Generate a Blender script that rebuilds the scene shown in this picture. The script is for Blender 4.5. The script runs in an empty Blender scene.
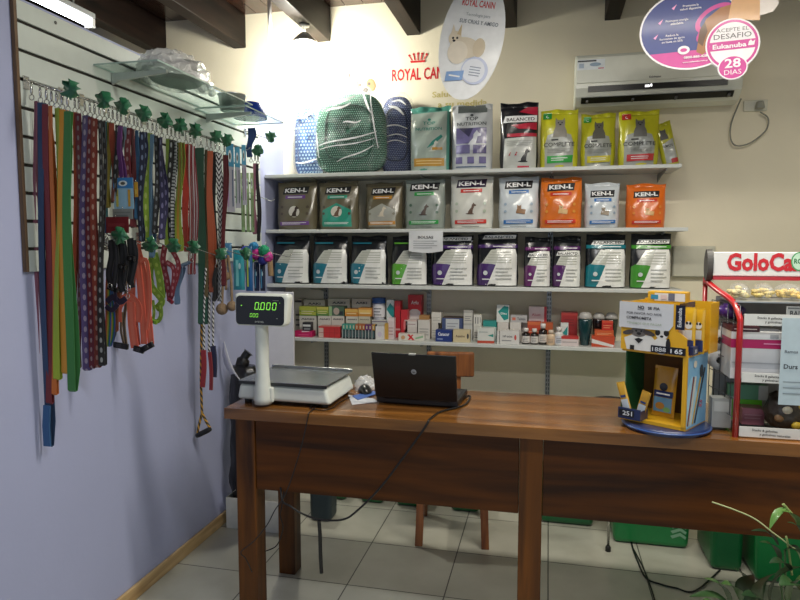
import bpy, bmesh, math, random
from mathutils import Vector, Matrix, Euler
random.seed(7)
S = bpy.context.scene
COL = S.collection
PI = math.pi

# ---------------------------------------------------------------- camera
CAMH = 1.5
YAW = math.atan(148/638.); PITCH = math.atan(55/638.); FPX = 638.0
cd = bpy.data.cameras.new('camera'); cam = bpy.data.objects.new('camera', cd); COL.objects.link(cam)
cam.location = (0, 0, CAMH); cam.rotation_euler = (PI/2 - PITCH, 0, YAW)
cd.sensor_width = 36; cd.lens = FPX/800*36; cd.clip_start = 0.05
S.camera = cam

# ---------------------------------------------------------------- world, lights, exposure
W = bpy.data.worlds.new('world'); S.world = W; W.use_nodes = True
bg = W.node_tree.nodes['Background']; bg.inputs[0].default_value = (0.62, 0.74, 1.0, 1); bg.inputs[1].default_value = 0.12
def area(name, loc, rot, sx, sy, power, color):
    l = bpy.data.lights.new(name, 'AREA'); l.shape = 'RECTANGLE'; l.size = sx; l.size_y = sy; l.energy = power; l.color = color
    o = bpy.data.objects.new(name, l); COL.objects.link(o); o.location = loc; o.rotation_euler = rot; return o
# daylight through the shop front behind the camera, cut off above by an added lintel
area('shopfront_daylight', (0.4, -2.6, 1.75), (math.radians(86), 0, 0), 4.2, 2.3, 32, (0.70, 0.83, 1.0))
# the shop's ceiling tube over the counter, hanging just under the beams
area('overhead_light', (0.45, 2.0, 2.74), (0, 0, 0), 1.8, 0.16, 48, (1.0, 0.94, 0.82))
# an added, unseen fill light, whiter, lifting the floor and counter front
area('overhead_light', (0.5, 0.9, 2.74), (0, 0, 0), 1.2, 0.16, 24, (0.96, 0.98, 1.0))
S.view_settings.view_transform = 'Standard'; S.view_settings.look = 'None'
S.view_settings.gamma = 1; S.view_settings.exposure = 0.0; S.view_settings.use_curve_mapping = False

# ---------------------------------------------------------------- survey helpers: sight lines met with real planes
FW = Vector((-math.sin(YAW)*math.cos(PITCH), math.cos(YAW)*math.cos(PITCH), -math.sin(PITCH)))
RT = Vector((math.cos(YAW), math.sin(YAW), 0)); UP = RT.cross(FW)
C0 = Vector((0, 0, CAMH))
def ray(x, y): return FW*FPX + RT*(x-400) + UP*(300-y)
def onZ(x, y, z): d = ray(x, y); return C0 + d*((z-CAMH)/d.z)
def onY(x, y, Y): d = ray(x, y); return C0 + d*(Y/d.y)
def onX(x, y, X): d = ray(x, y); return C0 + d*(X/d.x)

# ---------------------------------------------------------------- materials
def lin(c):
    return tuple(((v/12.92) if v <= .04045 else ((v+.055)/1.055)**2.4) for v in c)
def hexc(h): return tuple(int(h[i:i+2], 16)/255 for i in (0, 2, 4))
_m = {}
def mat(color, rough=.5, metal=0, var=.06, coat=0, scale=30, emit=0, bump=0, alpha=1, name=None, bscale=60):
    """procedural principled material; colour is an sRGB hex string"""
    key = (color, rough, metal, var, coat, scale, emit, bump, alpha, bscale)
    if key in _m: return _m[key]
    m = bpy.data.materials.new(name or 'paint_'+color); m.use_nodes = True
    nt = m.node_tree; b = nt.nodes['Principled BSDF']
    c = lin(hexc(color))
    b.inputs['Roughness'].default_value = rough; b.inputs['Metallic'].default_value = metal
    b.inputs['Coat Weight'].default_value = coat; b.inputs['Coat Roughness'].default_value = .12
    if alpha < 1: b.inputs['Alpha'].default_value = alpha
    tc = nt.nodes.new('ShaderNodeTexCoord')
    n = nt.nodes.new('ShaderNodeTexNoise'); n.inputs['Scale'].default_value = scale; n.inputs['Detail'].default_value = 3
    nt.links.new(tc.outputs['Object'], n.inputs['Vector'])
    mr = nt.nodes.new('ShaderNodeMapRange'); mr.inputs['To Min'].default_value = 1-var; mr.inputs['To Max'].default_value = 1+var
    mr.inputs['From Min'].default_value = .3; mr.inputs['From Max'].default_value = .7
    nt.links.new(n.outputs['Fac'], mr.inputs['Value'])
    mx = nt.nodes.new('ShaderNodeVectorMath'); mx.operation = 'SCALE'; mx.inputs[0].default_value = c
    nt.links.new(mr.outputs['Result'], mx.inputs['Scale'])
    nt.links.new(mx.outputs['Vector'], b.inputs['Base Color'])
    if emit:
        b.inputs['Emission Color'].default_value = (*c, 1); b.inputs['Emission Strength'].default_value = emit
    if bump:
        n2 = nt.nodes.new('ShaderNodeTexNoise'); n2.inputs['Scale'].default_value = bscale; n2.inputs['Detail'].default_value = 2
        nt.links.new(tc.outputs['Object'], n2.inputs['Vector'])
        bp = nt.nodes.new('ShaderNodeBump'); bp.inputs['Strength'].default_value = bump; bp.inputs['Distance'].default_value = .01
        nt.links.new(n2.outputs['Fac'], bp.inputs['Height']); nt.links.new(bp.outputs['Normal'], b.inputs['Normal'])
    _m[key] = m
    return m
def shiny(c): return mat(c, .28, 0, .08, coat=.4, scale=12, bump=.25, bscale=22)
def card(c): return mat(c, .45, 0, .04, coat=.15)
def cloth(c): return mat(c, .8, 0, .12, scale=90)

def wood(name, cdark, clight, axis=0, scale=1.0, rough=.4, coat=.25, knots=True, spec=.5):
    m = bpy.data.materials.new(name); m.use_nodes = True; nt = m.node_tree; b = nt.nodes['Principled BSDF']; L = nt.links.new; b.inputs['Specular IOR Level'].default_value = spec
    tc = nt.nodes.new('ShaderNodeTexCoord'); mp = nt.nodes.new('ShaderNodeMapping'); L(tc.outputs['Object'], mp.inputs['Vector'])
    s = [9*scale]*3; s[axis] = .8*scale; mp.inputs['Scale'].default_value = s
    n = nt.nodes.new('ShaderNodeTexNoise'); n.inputs['Scale'].default_value = 2.2; n.inputs['Detail'].default_value = 7; n.inputs['Distortion'].default_value = .6
    L(mp.outputs['Vector'], n.inputs['Vector'])
    w = nt.nodes.new('ShaderNodeTexNoise'); w.inputs['Scale'].default_value = .9; w.inputs['Detail'].default_value = 2; L(tc.outputs['Object'], w.inputs['Vector'])
    cr = nt.nodes.new('ShaderNodeValToRGB'); cr.color_ramp.elements[0].position = .32; cr.color_ramp.elements[1].position = .68
    cr.color_ramp.elements[0].color = (*lin(hexc(cdark)), 1); cr.color_ramp.elements[1].color = (*lin(hexc(clight)), 1)
    L(n.outputs['Fac'], cr.inputs['Fac'])
    mr = nt.nodes.new('ShaderNodeMapRange'); mr.inputs['From Min'].default_value = .3; mr.inputs['From Max'].default_value = .7
    mr.inputs['To Min'].default_value = .75; mr.inputs['To Max'].default_value = 1.2; L(w.outputs['Fac'], mr.inputs['Value'])
    mx = nt.nodes.new('ShaderNodeVectorMath'); mx.operation = 'SCALE'; L(cr.outputs['Color'], mx.inputs[0]); L(mr.outputs['Result'], mx.inputs['Scale'])
    out = mx.outputs['Vector']
    if knots:
        v = nt.nodes.new('ShaderNodeTexVoronoi'); v.inputs['Scale'].default_value = 1.6
        mp2 = nt.nodes.new('ShaderNodeMapping'); s2 = [3.2]*3; s2[axis] = 1.3; mp2.inputs['Scale'].default_value = s2
        L(tc.outputs['Object'], mp2.inputs['Vector']); L(mp2.outputs['Vector'], v.inputs['Vector'])
        kr = nt.nodes.new('ShaderNodeMapRange'); kr.inputs['From Min'].default_value = .03; kr.inputs['From Max'].default_value = .12
        kr.inputs['To Min'].default_value = .35; kr.inputs['To Max'].default_value = 1; L(v.outputs['Distance'], kr.inputs['Value'])
        m3 = nt.nodes.new('ShaderNodeVectorMath'); m3.operation = 'SCALE'; L(out, m3.inputs[0]); L(kr.outputs['Result'], m3.inputs['Scale']); out = m3.outputs['Vector']
    L(out, b.inputs['Base Color'])
    b.inputs['Roughness'].default_value = rough; b.inputs['Coat Weight'].default_value = coat; b.inputs['Coat Roughness'].default_value = .2
    bp = nt.nodes.new('ShaderNodeBump'); bp.inputs['Strength'].default_value = .15; bp.inputs['Distance'].default_value = .003
    L(n.outputs['Fac'], bp.inputs['Height']); L(bp.outputs['Normal'], b.inputs['Normal'])
    return m

def plaster(name, c, var=.05, bump=.15):
    m = bpy.data.materials.new(name); m.use_nodes = True; nt = m.node_tree; b = nt.nodes['Principled BSDF']; L = nt.links.new
    tc = nt.nodes.new('ShaderNodeTexCoord'); n = nt.nodes.new('ShaderNodeTexNoise'); n.inputs['Scale'].default_value = 2.0; n.inputs['Detail'].default_value = 4
    L(tc.outputs['Object'], n.inputs['Vector'])
    mr = nt.nodes.new('ShaderNodeMapRange'); mr.inputs['From Min'].default_value = .3; mr.inputs['From Max'].default_value = .7
    mr.inputs['To Min'].default_value = 1-var; mr.inputs['To Max'].default_value = 1+var; L(n.outputs['Fac'], mr.inputs['Value'])
    mx = nt.nodes.new('ShaderNodeVectorMath'); mx.operation = 'SCALE'; mx.inputs[0].default_value = lin(hexc(c)); L(mr.outputs['Result'], mx.inputs['Scale'])
    L(mx.outputs['Vector'], b.inputs['Base Color']); b.inputs['Roughness'].default_value = .75
    n2 = nt.nodes.new('ShaderNodeTexNoise'); n2.inputs['Scale'].default_value = 45; n2.inputs['Detail'].default_value = 4; L(tc.outputs['Object'], n2.inputs['Vector'])
    bp = nt.nodes.new('ShaderNodeBump'); bp.inputs['Strength'].default_value = bump; bp.inputs['Distance'].default_value = .004
    L(n2.outputs['Fac'], bp.inputs['Height']); L(bp.outputs['Normal'], b.inputs['Normal'])
    return m

def strap_mat(c, c2=None, kind='plain', n=26.):
    """woven strap: UV.x runs across the strap, UV.y along it in metres"""
    key = ('strap', c, c2, kind, n)
    if key in _m: return _m[key]
    m = bpy.data.materials.new('woven_strap'); m.use_nodes = True; nt = m.node_tree; b = nt.nodes['Principled BSDF']; L = nt.links.new
    b.inputs['Roughness'].default_value = .62; b.inputs['Sheen Weight'].default_value = .2
    uv = nt.nodes.new('ShaderNodeUVMap'); sp = nt.nodes.new('ShaderNodeSeparateXYZ'); L(uv.outputs['UV'], sp.inputs['Vector'])
    def M(op, a, b_=None, c_=None):
        q = nt.nodes.new('ShaderNodeMath'); q.operation = op
        for i, v in enumerate((a, b_, c_)):
            if v is None: continue
            if isinstance(v, (int, float)): q.inputs[i].default_value = v
            else: L(v, q.inputs[i])
        return q.outputs[0]
    X, Y = sp.outputs['X'], sp.outputs['Y']
    fac = None
    def lin(c_, k=.62, f=globals()['lin']): return tuple(v*k for v in f(c_))
    if kind == 'dot':
        fy = M('SUBTRACT', M('FRACT', M('MULTIPLY', Y, n)), .5); fx = M('MULTIPLY', M('SUBTRACT', X, .5), 1.3)
        d = M('ADD', M('MULTIPLY', fy, fy), M('MULTIPLY', fx, fx)); fac = M('LESS_THAN', d, .07)
    elif kind == 'stripe':
        fac = M('LESS_THAN', M('ABSOLUTE', M('SUBTRACT', X, .5)), .2)
    elif kind == 'braid':
        a = M('ADD', M('MULTIPLY', Y, n), M('ABSOLUTE', M('MULTIPLY', M('SUBTRACT', X, .5), 2.0))); fac = M('LESS_THAN', M('FRACT', a), .5)
    elif kind == 'band':
        fac = M('LESS_THAN', M('FRACT', M('MULTIPLY', Y, n)), .4)
    elif kind == 'rainbow':
        c = '000000'
        r = nt.nodes.new('ShaderNodeValToRGB'); r.color_ramp.interpolation = 'CONSTANT'
        els = r.color_ramp.elements; cols = ['c23030', 'd98a2b', 'c8c13a', '3a9a4c', '2f5fae']
        els[0].color = (*lin(hexc(cols[0])), 1); els[1].position = .8; els[1].color = (*lin(hexc(cols[4])), 1)
        for k in (1, 2, 3):
            e = els.new(k*.2); e.color = (*lin(hexc(cols[k])), 1)
        L(X, r.inputs['Fac']); L(r.outputs['Color'], b.inputs['Base Color']); _m[key] = m; return m
    weave = M('MULTIPLY_ADD', M('SINE', M('MULTIPLY', Y, 2200.)), .1, .95)
    if fac is None:
        mx = nt.nodes.new('ShaderNodeVectorMath'); mx.operation = 'SCALE'; mx.inputs[0].default_value = lin(hexc(c)); L(weave, mx.inputs['Scale'])
        L(mx.outputs['Vector'], b.inputs['Base Color'])
    else:
        q = nt.nodes.new('ShaderNodeMix'); q.data_type = 'RGBA'; L(fac, q.inputs[0])
        q.inputs[6].default_value = (*lin(hexc(c)), 1); q.inputs[7].default_value = (*lin(hexc(c2)), 1); L(q.outputs[2], b.inputs['Base Color'])
    _m[key] = m
    return m

def dotcloth(c, c2, nx, r=.09):
    """polka-dot fabric from UVs in metres"""
    m = bpy.data.materials.new('polka_dot_fabric'); m.use_nodes = True; nt = m.node_tree; b = nt.nodes['Principled BSDF']; L = nt.links.new
    uv = nt.nodes.new('ShaderNodeUVMap'); sp = nt.nodes.new('ShaderNodeSeparateXYZ'); L(uv.outputs['UV'], sp.inputs['Vector'])
    def M(op, a, b_=None):
        q = nt.nodes.new('ShaderNodeMath'); q.operation = op
        for i, v in enumerate((a, b_)):
            if v is None: continue
            if isinstance(v, (int, float)): q.inputs[i].default_value = v
            else: L(v, q.inputs[i])
        return q.outputs[0]
    Y = M('MULTIPLY', sp.outputs['Y'], nx); row = M('FLOOR', Y)
    X = M('ADD', M('MULTIPLY', sp.outputs['X'], nx), M('MULTIPLY', row, .5))
    fx = M('SUBTRACT', M('FRACT', X), .5); fy = M('SUBTRACT', M('FRACT', Y), .5)
    d = M('ADD', M('MULTIPLY', fx, fx), M('MULTIPLY', fy, fy)); fac = M('LESS_THAN', d, r)
    q = nt.nodes.new('ShaderNodeMix'); q.data_type = 'RGBA'; L(fac, q.inputs[0])
    q.inputs[6].default_value = (*lin(hexc(c)), 1); q.inputs[7].default_value = (*lin(hexc(c2)), 1); L(q.outputs[2], b.inputs['Base Color'])
    b.inputs['Roughness'].default_value = .8
    return m

def film(name='clear_plastic_film', tint='ffffff', amount=.16, bump=.7, bscale=16, rough=.12):
    """clear plastic: mostly see-through, glossy creases"""
    m = bpy.data.materials.new(name); m.use_nodes = True; nt = m.node_tree; L = nt.links.new
    for n in list(nt.nodes): nt.nodes.remove(n)
    out = nt.nodes.new('ShaderNodeOutputMaterial'); mx = nt.nodes.new('ShaderNodeMixShader'); tr = nt.nodes.new('ShaderNodeBsdfTransparent')
    pb = nt.nodes.new('ShaderNodeBsdfPrincipled'); pb.inputs['Base Color'].default_value = (*lin(hexc(tint)), 1); pb.inputs['Roughness'].default_value = rough
    pb.inputs['Coat Weight'].default_value = .6
    tr.inputs['Color'].default_value = (.97, .98, .98, 1)
    tc = nt.nodes.new('ShaderNodeTexCoord'); n = nt.nodes.new('ShaderNodeTexNoise'); n.inputs['Scale'].default_value = bscale; n.inputs['Detail'].default_value = 3; n.inputs['Distortion'].default_value = 1.2
    L(tc.outputs['Object'], n.inputs['Vector'])
    bp = nt.nodes.new('ShaderNodeBump'); bp.inputs['Strength'].default_value = bump; bp.inputs['Distance'].default_value = .02
    L(n.outputs['Fac'], bp.inputs['Height']); L(bp.outputs['Normal'], pb.inputs['Normal'])
    # crease lines are whiter
    mr = nt.nodes.new('ShaderNodeMapRange'); mr.inputs['From Min'].default_value = .52; mr.inputs['From Max'].default_value = .72
    mr.inputs['To Min'].default_value = amount; mr.inputs['To Max'].default_value = min(1, amount*3.2); L(n.outputs['Fac'], mr.inputs['Value'])
    L(mr.outputs['Result'], mx.inputs['Fac']); L(tr.outputs[0], mx.inputs[1]); L(pb.outputs[0], mx.inputs[2]); L(mx.outputs[0], out.inputs['Surface'])
    return m
def glass(name, tint, fac=.12):
    m = bpy.data.materials.new(name); m.use_nodes = True; nt = m.node_tree; L = nt.links.new
    for n in list(nt.nodes): nt.nodes.remove(n)
    out = nt.nodes.new('ShaderNodeOutputMaterial'); mx = nt.nodes.new('ShaderNodeMixShader'); tr = nt.nodes.new('ShaderNodeBsdfTransparent')
    gl = nt.nodes.new('ShaderNodeBsdfGlossy'); gl.inputs['Roughness'].default_value = .03
    tr.inputs['Color'].default_value = (*lin(hexc(tint)), 1)
    mx.inputs['Fac'].default_value = fac; L(tr.outputs[0], mx.inputs[1]); L(gl.outputs[0], mx.inputs[2]); L(mx.outputs[0], out.inputs['Surface'])
    return m

# ---------------------------------------------------------------- mesh builder
class MB:
    def __init__(s): s.v = []; s.f = []; s.m = []; s.sm = []; s.uv = []; s.mats = []
    def mi(s, m):
        if m not in s.mats: s.mats.append(m)
        return s.mats.index(m)
    def face(s, idx, m, sm=False, uv=None): s.f.append(tuple(idx)); s.m.append(s.mi(m)); s.sm.append(sm); s.uv.append(uv)
    def add(s, vs, fs, m, sm=False):
        o = len(s.v); s.v += [tuple(p) for p in vs]
        for f in fs: s.face([o+i for i in f], m, sm)
    def box(s, c, d, m, rot=None, taper=None):
        x, y, z = d[0]/2, d[1]/2, d[2]/2
        vs = [Vector((sx*x, sy*y, sz*z)) for sz in (-1, 1) for sy in (-1, 1) for sx in (-1, 1)]
        if taper:
            for v in vs[4:]: v.x *= taper[0]; v.y *= taper[1]
        if rot is not None:
            R = Euler(rot).to_matrix() if not isinstance(rot, Matrix) else rot
            vs = [R @ v for v in vs]
        c = Vector(c); s.add([c+v for v in vs], [(0, 2, 3, 1), (4, 5, 7, 6), (0, 1, 5, 4), (2, 6, 7, 3), (0, 4, 6, 2), (1, 3, 7, 5)], m); return s
    def bb(s, a, b, m):
        return s.box([(a[i]+b[i])/2 for i in range(3)], [abs(b[i]-a[i]) for i in range(3)], m)
    def hexa(s, pts, m):
        s.add(pts, [(0, 3, 2, 1), (4, 5, 6, 7), (0, 1, 5, 4), (1, 2, 6, 5), (2, 3, 7, 6), (3, 0, 4, 7)], m); return s
    def lathe(s, prof, c, m, n=20, axis=2, sm=True, caps=True, rot=None):
        """prof: (radius, height) list, or (radius, height, material)"""
        c = Vector(c); o = len(s.v); R = Euler(rot).to_matrix() if rot is not None else None
        for p in prof:
            for k in range(n):
                a = 2*PI*k/n; q = [p[0]*math.cos(a), p[0]*math.sin(a), p[1]]
                if axis == 0: q = [q[2], q[0], q[1]]
                if axis == 1: q = [q[0], q[2], q[1]]
                q = Vector(q)
                if R is not None: q = R @ q
                s.v.append(tuple(c+q))
        for i in range(len(prof)-1):
            mm = prof[i][2] if len(prof[i]) > 2 else m
            for k in range(n):
                a, b = o+i*n+k, o+i*n+(k+1) % n
                s.face((a, b, b+n, a+n), mm, sm)
        if caps:
            s.face([o+k for k in range(n)][::-1], prof[0][2] if len(prof[0]) > 2 else m); s.face([o+(len(prof)-1)*n+k for k in range(n)], prof[-1][2] if len(prof[-1]) > 2 else m)
        return s
    def tube(s, pts, r, m, n=8, uvs=False):
        pts = [Vector(p) for p in pts]; rs = r if isinstance(r, (list, tuple)) else [r]*len(pts)
        o = len(s.v); up = None; L = 0; ls = []
        for i, p in enumerate(pts):
            t = (pts[min(i+1, len(pts)-1)]-pts[max(i-1, 0)]).normalized()
            if up is None: up = t.orthogonal().normalized()
            up = (up - t*up.dot(t)); up = up.normalized() if up.length > 1e-6 else t.orthogonal().normalized()
            w = t.cross(up)
            if i: L += (p-pts[i-1]).length
            ls.append(L)
            for k in range(n):
                a = 2*PI*k/n; s.v.append(tuple(p+(up*math.cos(a)+w*math.sin(a))*rs[i]))
        for i in range(len(pts)-1):
            for k in range(n):
                a, b = o+i*n+k, o+i*n+(k+1) % n
                u = [(k/n, ls[i]), ((k+1)/n, ls[i]), ((k+1)/n, ls[i+1]), (k/n, ls[i+1])] if uvs else None
                s.face((a, b, b+n, a+n), m, True, u)
        s.face([o+k for k in range(n)][::-1], m); s.face([o+(len(pts)-1)*n+k for k in range(n)], m)
        return s
    def ribbon(s, pts, w, t, m, wdir=(1, 0, 0), ws=None):
        """flat strap with thickness; wdir is a vector or a list of vectors across the strap"""
        pts = [Vector(p) for p in pts]; o = len(s.v); L = 0; ls = []
        for i, p in enumerate(pts):
            tg = (pts[min(i+1, len(pts)-1)]-pts[max(i-1, 0)]).normalized()
            wd = Vector(wdir[i]) if isinstance(wdir, list) else Vector(wdir)
            wd = (wd - tg*wd.dot(tg)).normalized(); nn = tg.cross(wd)
            hw = (ws[i] if ws else w)/2
            for a, b in ((-1, -1), (1, -1), (1, 1), (-1, 1)): s.v.append(tuple(p+wd*a*hw+nn*b*t/2))
            if i: L += (p-pts[i-1]).length
            ls.append(L)
        for i in range(len(pts)-1):
            for k in range(4):
                a, b = o+i*4+k, o+i*4+(k+1) % 4
                ua = (0, 1, 1, 0)[k]; ub = (1, 1, 0, 0)[k]
                s.face((a, b, b+4, a+4), m, False, [(ua, ls[i]), (ub, ls[i]), (ub, ls[i+1]), (ua, ls[i+1])])
        s.face((o+3, o+2, o+1, o), m); e = o+(len(pts)-1)*4; s.face((e, e+1, e+2, e+3), m)
        return s
    def ball(s, c, r, m, n=12, k=8, sc=(1, 1, 1)):
        c = Vector(c); o = len(s.v)
        for i in range(k+1):
            a = PI*i/k
            for j in range(n):
                b = 2*PI*j/n; s.v.append((c.x+r*sc[0]*math.sin(a)*math.cos(b), c.y+r*sc[1]*math.sin(a)*math.sin(b), c.z+r*sc[2]*math.cos(a)))
        for i in range(k):
            for j in range(n):
                a, b = o+i*n+j, o+i*n+(j+1) % n
                s.face((a, a+n, b+n, b), m, True)
        return s
    def plate(s, pts, t, m, frame=None, side=None):
        """prism: 2D outline pts (x,z) extruded t along y; frame(x,y,z)->world"""
        fr = frame or (lambda x, y, z: (x, y, z)); n = len(pts); o = len(s.v)
        for y in (0, t):
            for p in pts: s.v.append(tuple(fr(p[0], y, p[1])))
        s.face([o+i for i in range(n)], m); s.face([o+n+i for i in range(n)][::-1], side or m)
        for i in range(n): j = (i+1) % n; s.face((o+j, o+i, o+n+i, o+n+j), side or m)
        return s
    def build(s, name, parent=None, bevel=0, seg=2, loc=None, label=None, weld=False):
        me = bpy.data.meshes.new(name); me.from_pydata(s.v, [], s.f)
        for m in s.mats: me.materials.append(m)
        me.polygons.foreach_set('material_index', s.m); me.polygons.foreach_set('use_smooth', s.sm)
        if any(u for u in s.uv):
            ul = me.uv_layers.new(name='UVMap'); dat = []
            for f, u in zip(s.f, s.uv):
                for k in range(len(f)): dat += list(u[k]) if u else [0, 0]
            ul.data.foreach_set('uv', dat)
        me.update()
        o = bpy.data.objects.new(name, me); COL.objects.link(o)
        if parent: o.parent = parent
        if loc: o.location = loc
        if label: o['label'] = label
        if bevel:
            b = o.modifiers.new('bevel', 'BEVEL'); b.width = bevel; b.segments = seg; b.limit_method = 'ANGLE'; b.angle_limit = math.radians(40)
        return o

def tag(o, label, cat, group=None, kind=None):
    o['label'] = label; o['category'] = cat
    if group: o['group'] = group
    if kind: o['kind'] = kind
    return o
def thing(name, label, cat, loc=(0, 0, 0), rotz=0, group=None, rot=None):
    o = bpy.data.objects.new(name, None); COL.objects.link(o); o.empty_display_size = .05
    o.location = loc; o.rotation_euler = rot or (0, 0, rotz); return tag(o, label, cat, group)
def struct(o): o['kind'] = 'structure'; return o

# ---------------------------------------------------------------- lettering
_t = {}
def text_polys(txt, bold=.0):
    """unit-height letter outlines as (verts, faces), centred on x, baseline z=0"""
    key = (txt, bold)
    if key in _t: return _t[key]
    cu = bpy.data.curves.new('t', 'FONT'); cu.body = txt; cu.size = 1; cu.align_x = 'CENTER'; cu.offset = bold; cu.resolution_u = 2
    ob = bpy.data.objects.new('t', cu); COL.objects.link(ob)
    dg = bpy.context.evaluated_depsgraph_get(); me = bpy.data.meshes.new_from_object(ob.evaluated_get(dg))
    r = ([tuple(v.co[:2]) for v in me.vertices], [tuple(p.vertices) for p in me.polygons])
    bpy.data.objects.remove(ob); bpy.data.meshes.remove(me); bpy.data.curves.remove(cu)
    xs = [v[0] for v in r[0]] or [0]; ys = [v[1] for v in r[0]] or [0]
    r = (r[0], r[1], min(xs), max(xs), min(ys), max(ys)); _t[key] = r
    return r
class Art:
    """flat artwork in (x,z) metres laid on a surface by a mapping function; cut along a grid so that it hugs bulges"""
    def __init__(s): s.items = []
    def poly(s, pts, m): s.items.append((list(pts), [tuple(range(len(pts)))], m)); return s
    def rect(s, x0, z0, x1, z1, m): return s.poly([(x0, z0), (x1, z0), (x1, z1), (x0, z1)], m)
    def ell(s, x, z, rx, rz, m, n=20, rot=0):
        c, q = math.cos(rot), math.sin(rot)
        return s.poly([(x+rx*math.cos(2*PI*k/n)*c-rz*math.sin(2*PI*k/n)*q, z+rx*math.cos(2*PI*k/n)*q+rz*math.sin(2*PI*k/n)*c) for k in range(n)], m)
    def text(s, txt, x, z, h, m, w=None, bold=.02, rot=0, shear=0):
        """h: capital height; w: squeeze to this width"""
        v, f, x0, x1, y0, y1 = text_polys(txt, bold)
        k = h/.7; kx = k if w is None else w/max(1e-6, (x1-x0)); cx = (x0+x1)/2; c, q = math.cos(rot), math.sin(rot)
        out = []
        for a, b in v:
            a2 = (a-cx)*kx + shear*b*k; b2 = b*k; out.append((x+a2*c-b2*q, z+a2*q+b2*c))
        s.items.append((out, f, m)); return s
    def lay(s, mb, fn, du=None, dv=None, lift=.0006, base=.0008):
        """fn(x,z,off)->point"""
        for k, (v, f, m) in enumerate(s.items):
            off = base+lift*k
            if du:
                bm = bmesh.new(); vs = [bm.verts.new((a, 0, b)) for a, b in v]
                for q in f:
                    try: bm.faces.new([vs[i] for i in q])
                    except ValueError: pass
                xs = [p[0] for p in v]; zs = [p[1] for p in v]
                for ax, lo, hi, st in ((0, min(xs), max(xs), du), (2, min(zs), max(zs), dv or du)):
                    t = math.floor(lo/st)*st+st
                    while t < hi-1e-6:
                        no = [0, 0, 0]; no[ax] = 1; co = [0, 0, 0]; co[ax] = t
                        bmesh.ops.bisect_plane(bm, geom=bm.verts[:]+bm.edges[:]+bm.faces[:], plane_co=co, plane_no=no); t += st
                bm.verts.index_update(); V = [(p.co.x, p.co.z) for p in bm.verts]; F = [[q.index for q in p.verts] for p in bm.faces]; bm.free()
            else: V, F = v, f
            mb.add([fn(a, b, off) for a, b in V], F, m)
        return mb
# ================================================================ THE SETTING
YB = 3.935; XL = -1.69
M_CREAM = plaster('cream_wall_paint', 'e8dfc6'); M_LAV = plaster('lavender_wall_paint', 'a9afd0', .03)
def tiles():
    m = bpy.data.materials.new('ceramic_floor_tiles'); m.use_nodes = True; nt = m.node_tree; b = nt.nodes['Principled BSDF']; L = nt.links.new
    tc = nt.nodes.new('ShaderNodeTexCoord'); sp = nt.nodes.new('ShaderNodeSeparateXYZ'); L(tc.outputs['Object'], sp.inputs[0])
    def M(op, a, b_=None):
        q = nt.nodes.new('ShaderNodeMath'); q.operation = op
        for i, v in enumerate((a, b_)):
            if v is None: continue
            if isinstance(v, (int, float)): q.inputs[i].default_value = v
            else: L(v, q.inputs[i])
        return q.outputs[0]
    def g(o, off, per):
        u = M('FRACT', M('DIVIDE', M('ADD', o, 20*per-off), per)); return M('LESS_THAN', M('MINIMUM', u, M('SUBTRACT', 1.0, u)), .0055/per*.5)
    def cell(o, off, per): return M('FLOOR', M('DIVIDE', M('ADD', o, 20*per-off), per))
    gx = g(sp.outputs['X'], .027, .434); gy = g(sp.outputs['Y'], 2.586, .411); gr = M('MAXIMUM', gx, gy)
    n = nt.nodes.new('ShaderNodeTexNoise'); n.inputs['Scale'].default_value = 3.5; n.inputs['Detail'].default_value = 5; L(tc.outputs['Object'], n.inputs['Vector'])
    cb = nt.nodes.new('ShaderNodeCombineXYZ'); L(cell(sp.outputs['X'], .027, .434), cb.inputs[0]); L(cell(sp.outputs['Y'], 2.586, .411), cb.inputs[1])
    wn = nt.nodes.new('ShaderNodeTexWhiteNoise'); L(cb.outputs[0], wn.inputs['Vector'])
    cr = nt.nodes.new('ShaderNodeValToRGB'); cr.color_ramp.elements[0].position = .3; cr.color_ramp.elements[1].position = .7
    cr.color_ramp.elements[0].color = (*lin(hexc('aaa99b')), 1); cr.color_ramp.elements[1].color = (*lin(hexc('c1c0b3')), 1)
    L(M('ADD', n.outputs['Fac'], M('MULTIPLY', M('SUBTRACT', wn.outputs['Value'], .5), .15)), cr.inputs['Fac'])
    q = nt.nodes.new('ShaderNodeMix'); q.data_type = 'RGBA'; L(gr, q.inputs[0]); L(cr.outputs['Color'], q.inputs[6]); q.inputs[7].default_value = (*lin(hexc('4c4a45')), 1)
    L(q.outputs[2], b.inputs['Base Color']); b.inputs['Roughness'].default_value = .28
    return m
def sbox(name, a, b, m): return struct(MB().bb(a, b, m).build(name))
sbox('floor', (-3.3, -1.2, -.1), (3.0, YB, 0), tiles())
sbox('wall_back', (-3.4, YB, -.1), (3.1, YB+.12, 3.25), M_CREAM)
sbox('wall_left', (XL-.1, .3, 0), (XL, YB, 2.30), M_LAV)
sbox('wall_far_left', (-3.4, -1.2, -.1), (-3.3, YB, 3.25), M_CREAM)
sbox('rear_light_block', (-3.4, -1.3, 2.15), (3.1, -1.2, 3.25), M_CREAM)  # unseen lintel added to keep daylight off the upper back wall
sbox('wall_right', (3.0, -1.2, -.1), (3.1, YB, 3.25), M_CREAM)
M_PLANK = wood('varnished_ceiling_planks', '170c08', '47271a', 1, 1.2, .25, .5, knots=False)
M_BEAM = wood('dark_ceiling_beam', '0b0807', '241812', 1, 1.0, .5, .03, spec=.12)
cl = MB(); x = -3.3
while x < 3.0:
    cl.bb((x+.002, -1.2, 2.985), (min(x+.118, 3.0), YB, 3.0), M_PLANK); x += .12
cl.bb((-3.3, -1.2, 3.0), (3.0, YB, 3.06), M_PLANK); struct(cl.build('ceiling'))
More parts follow.
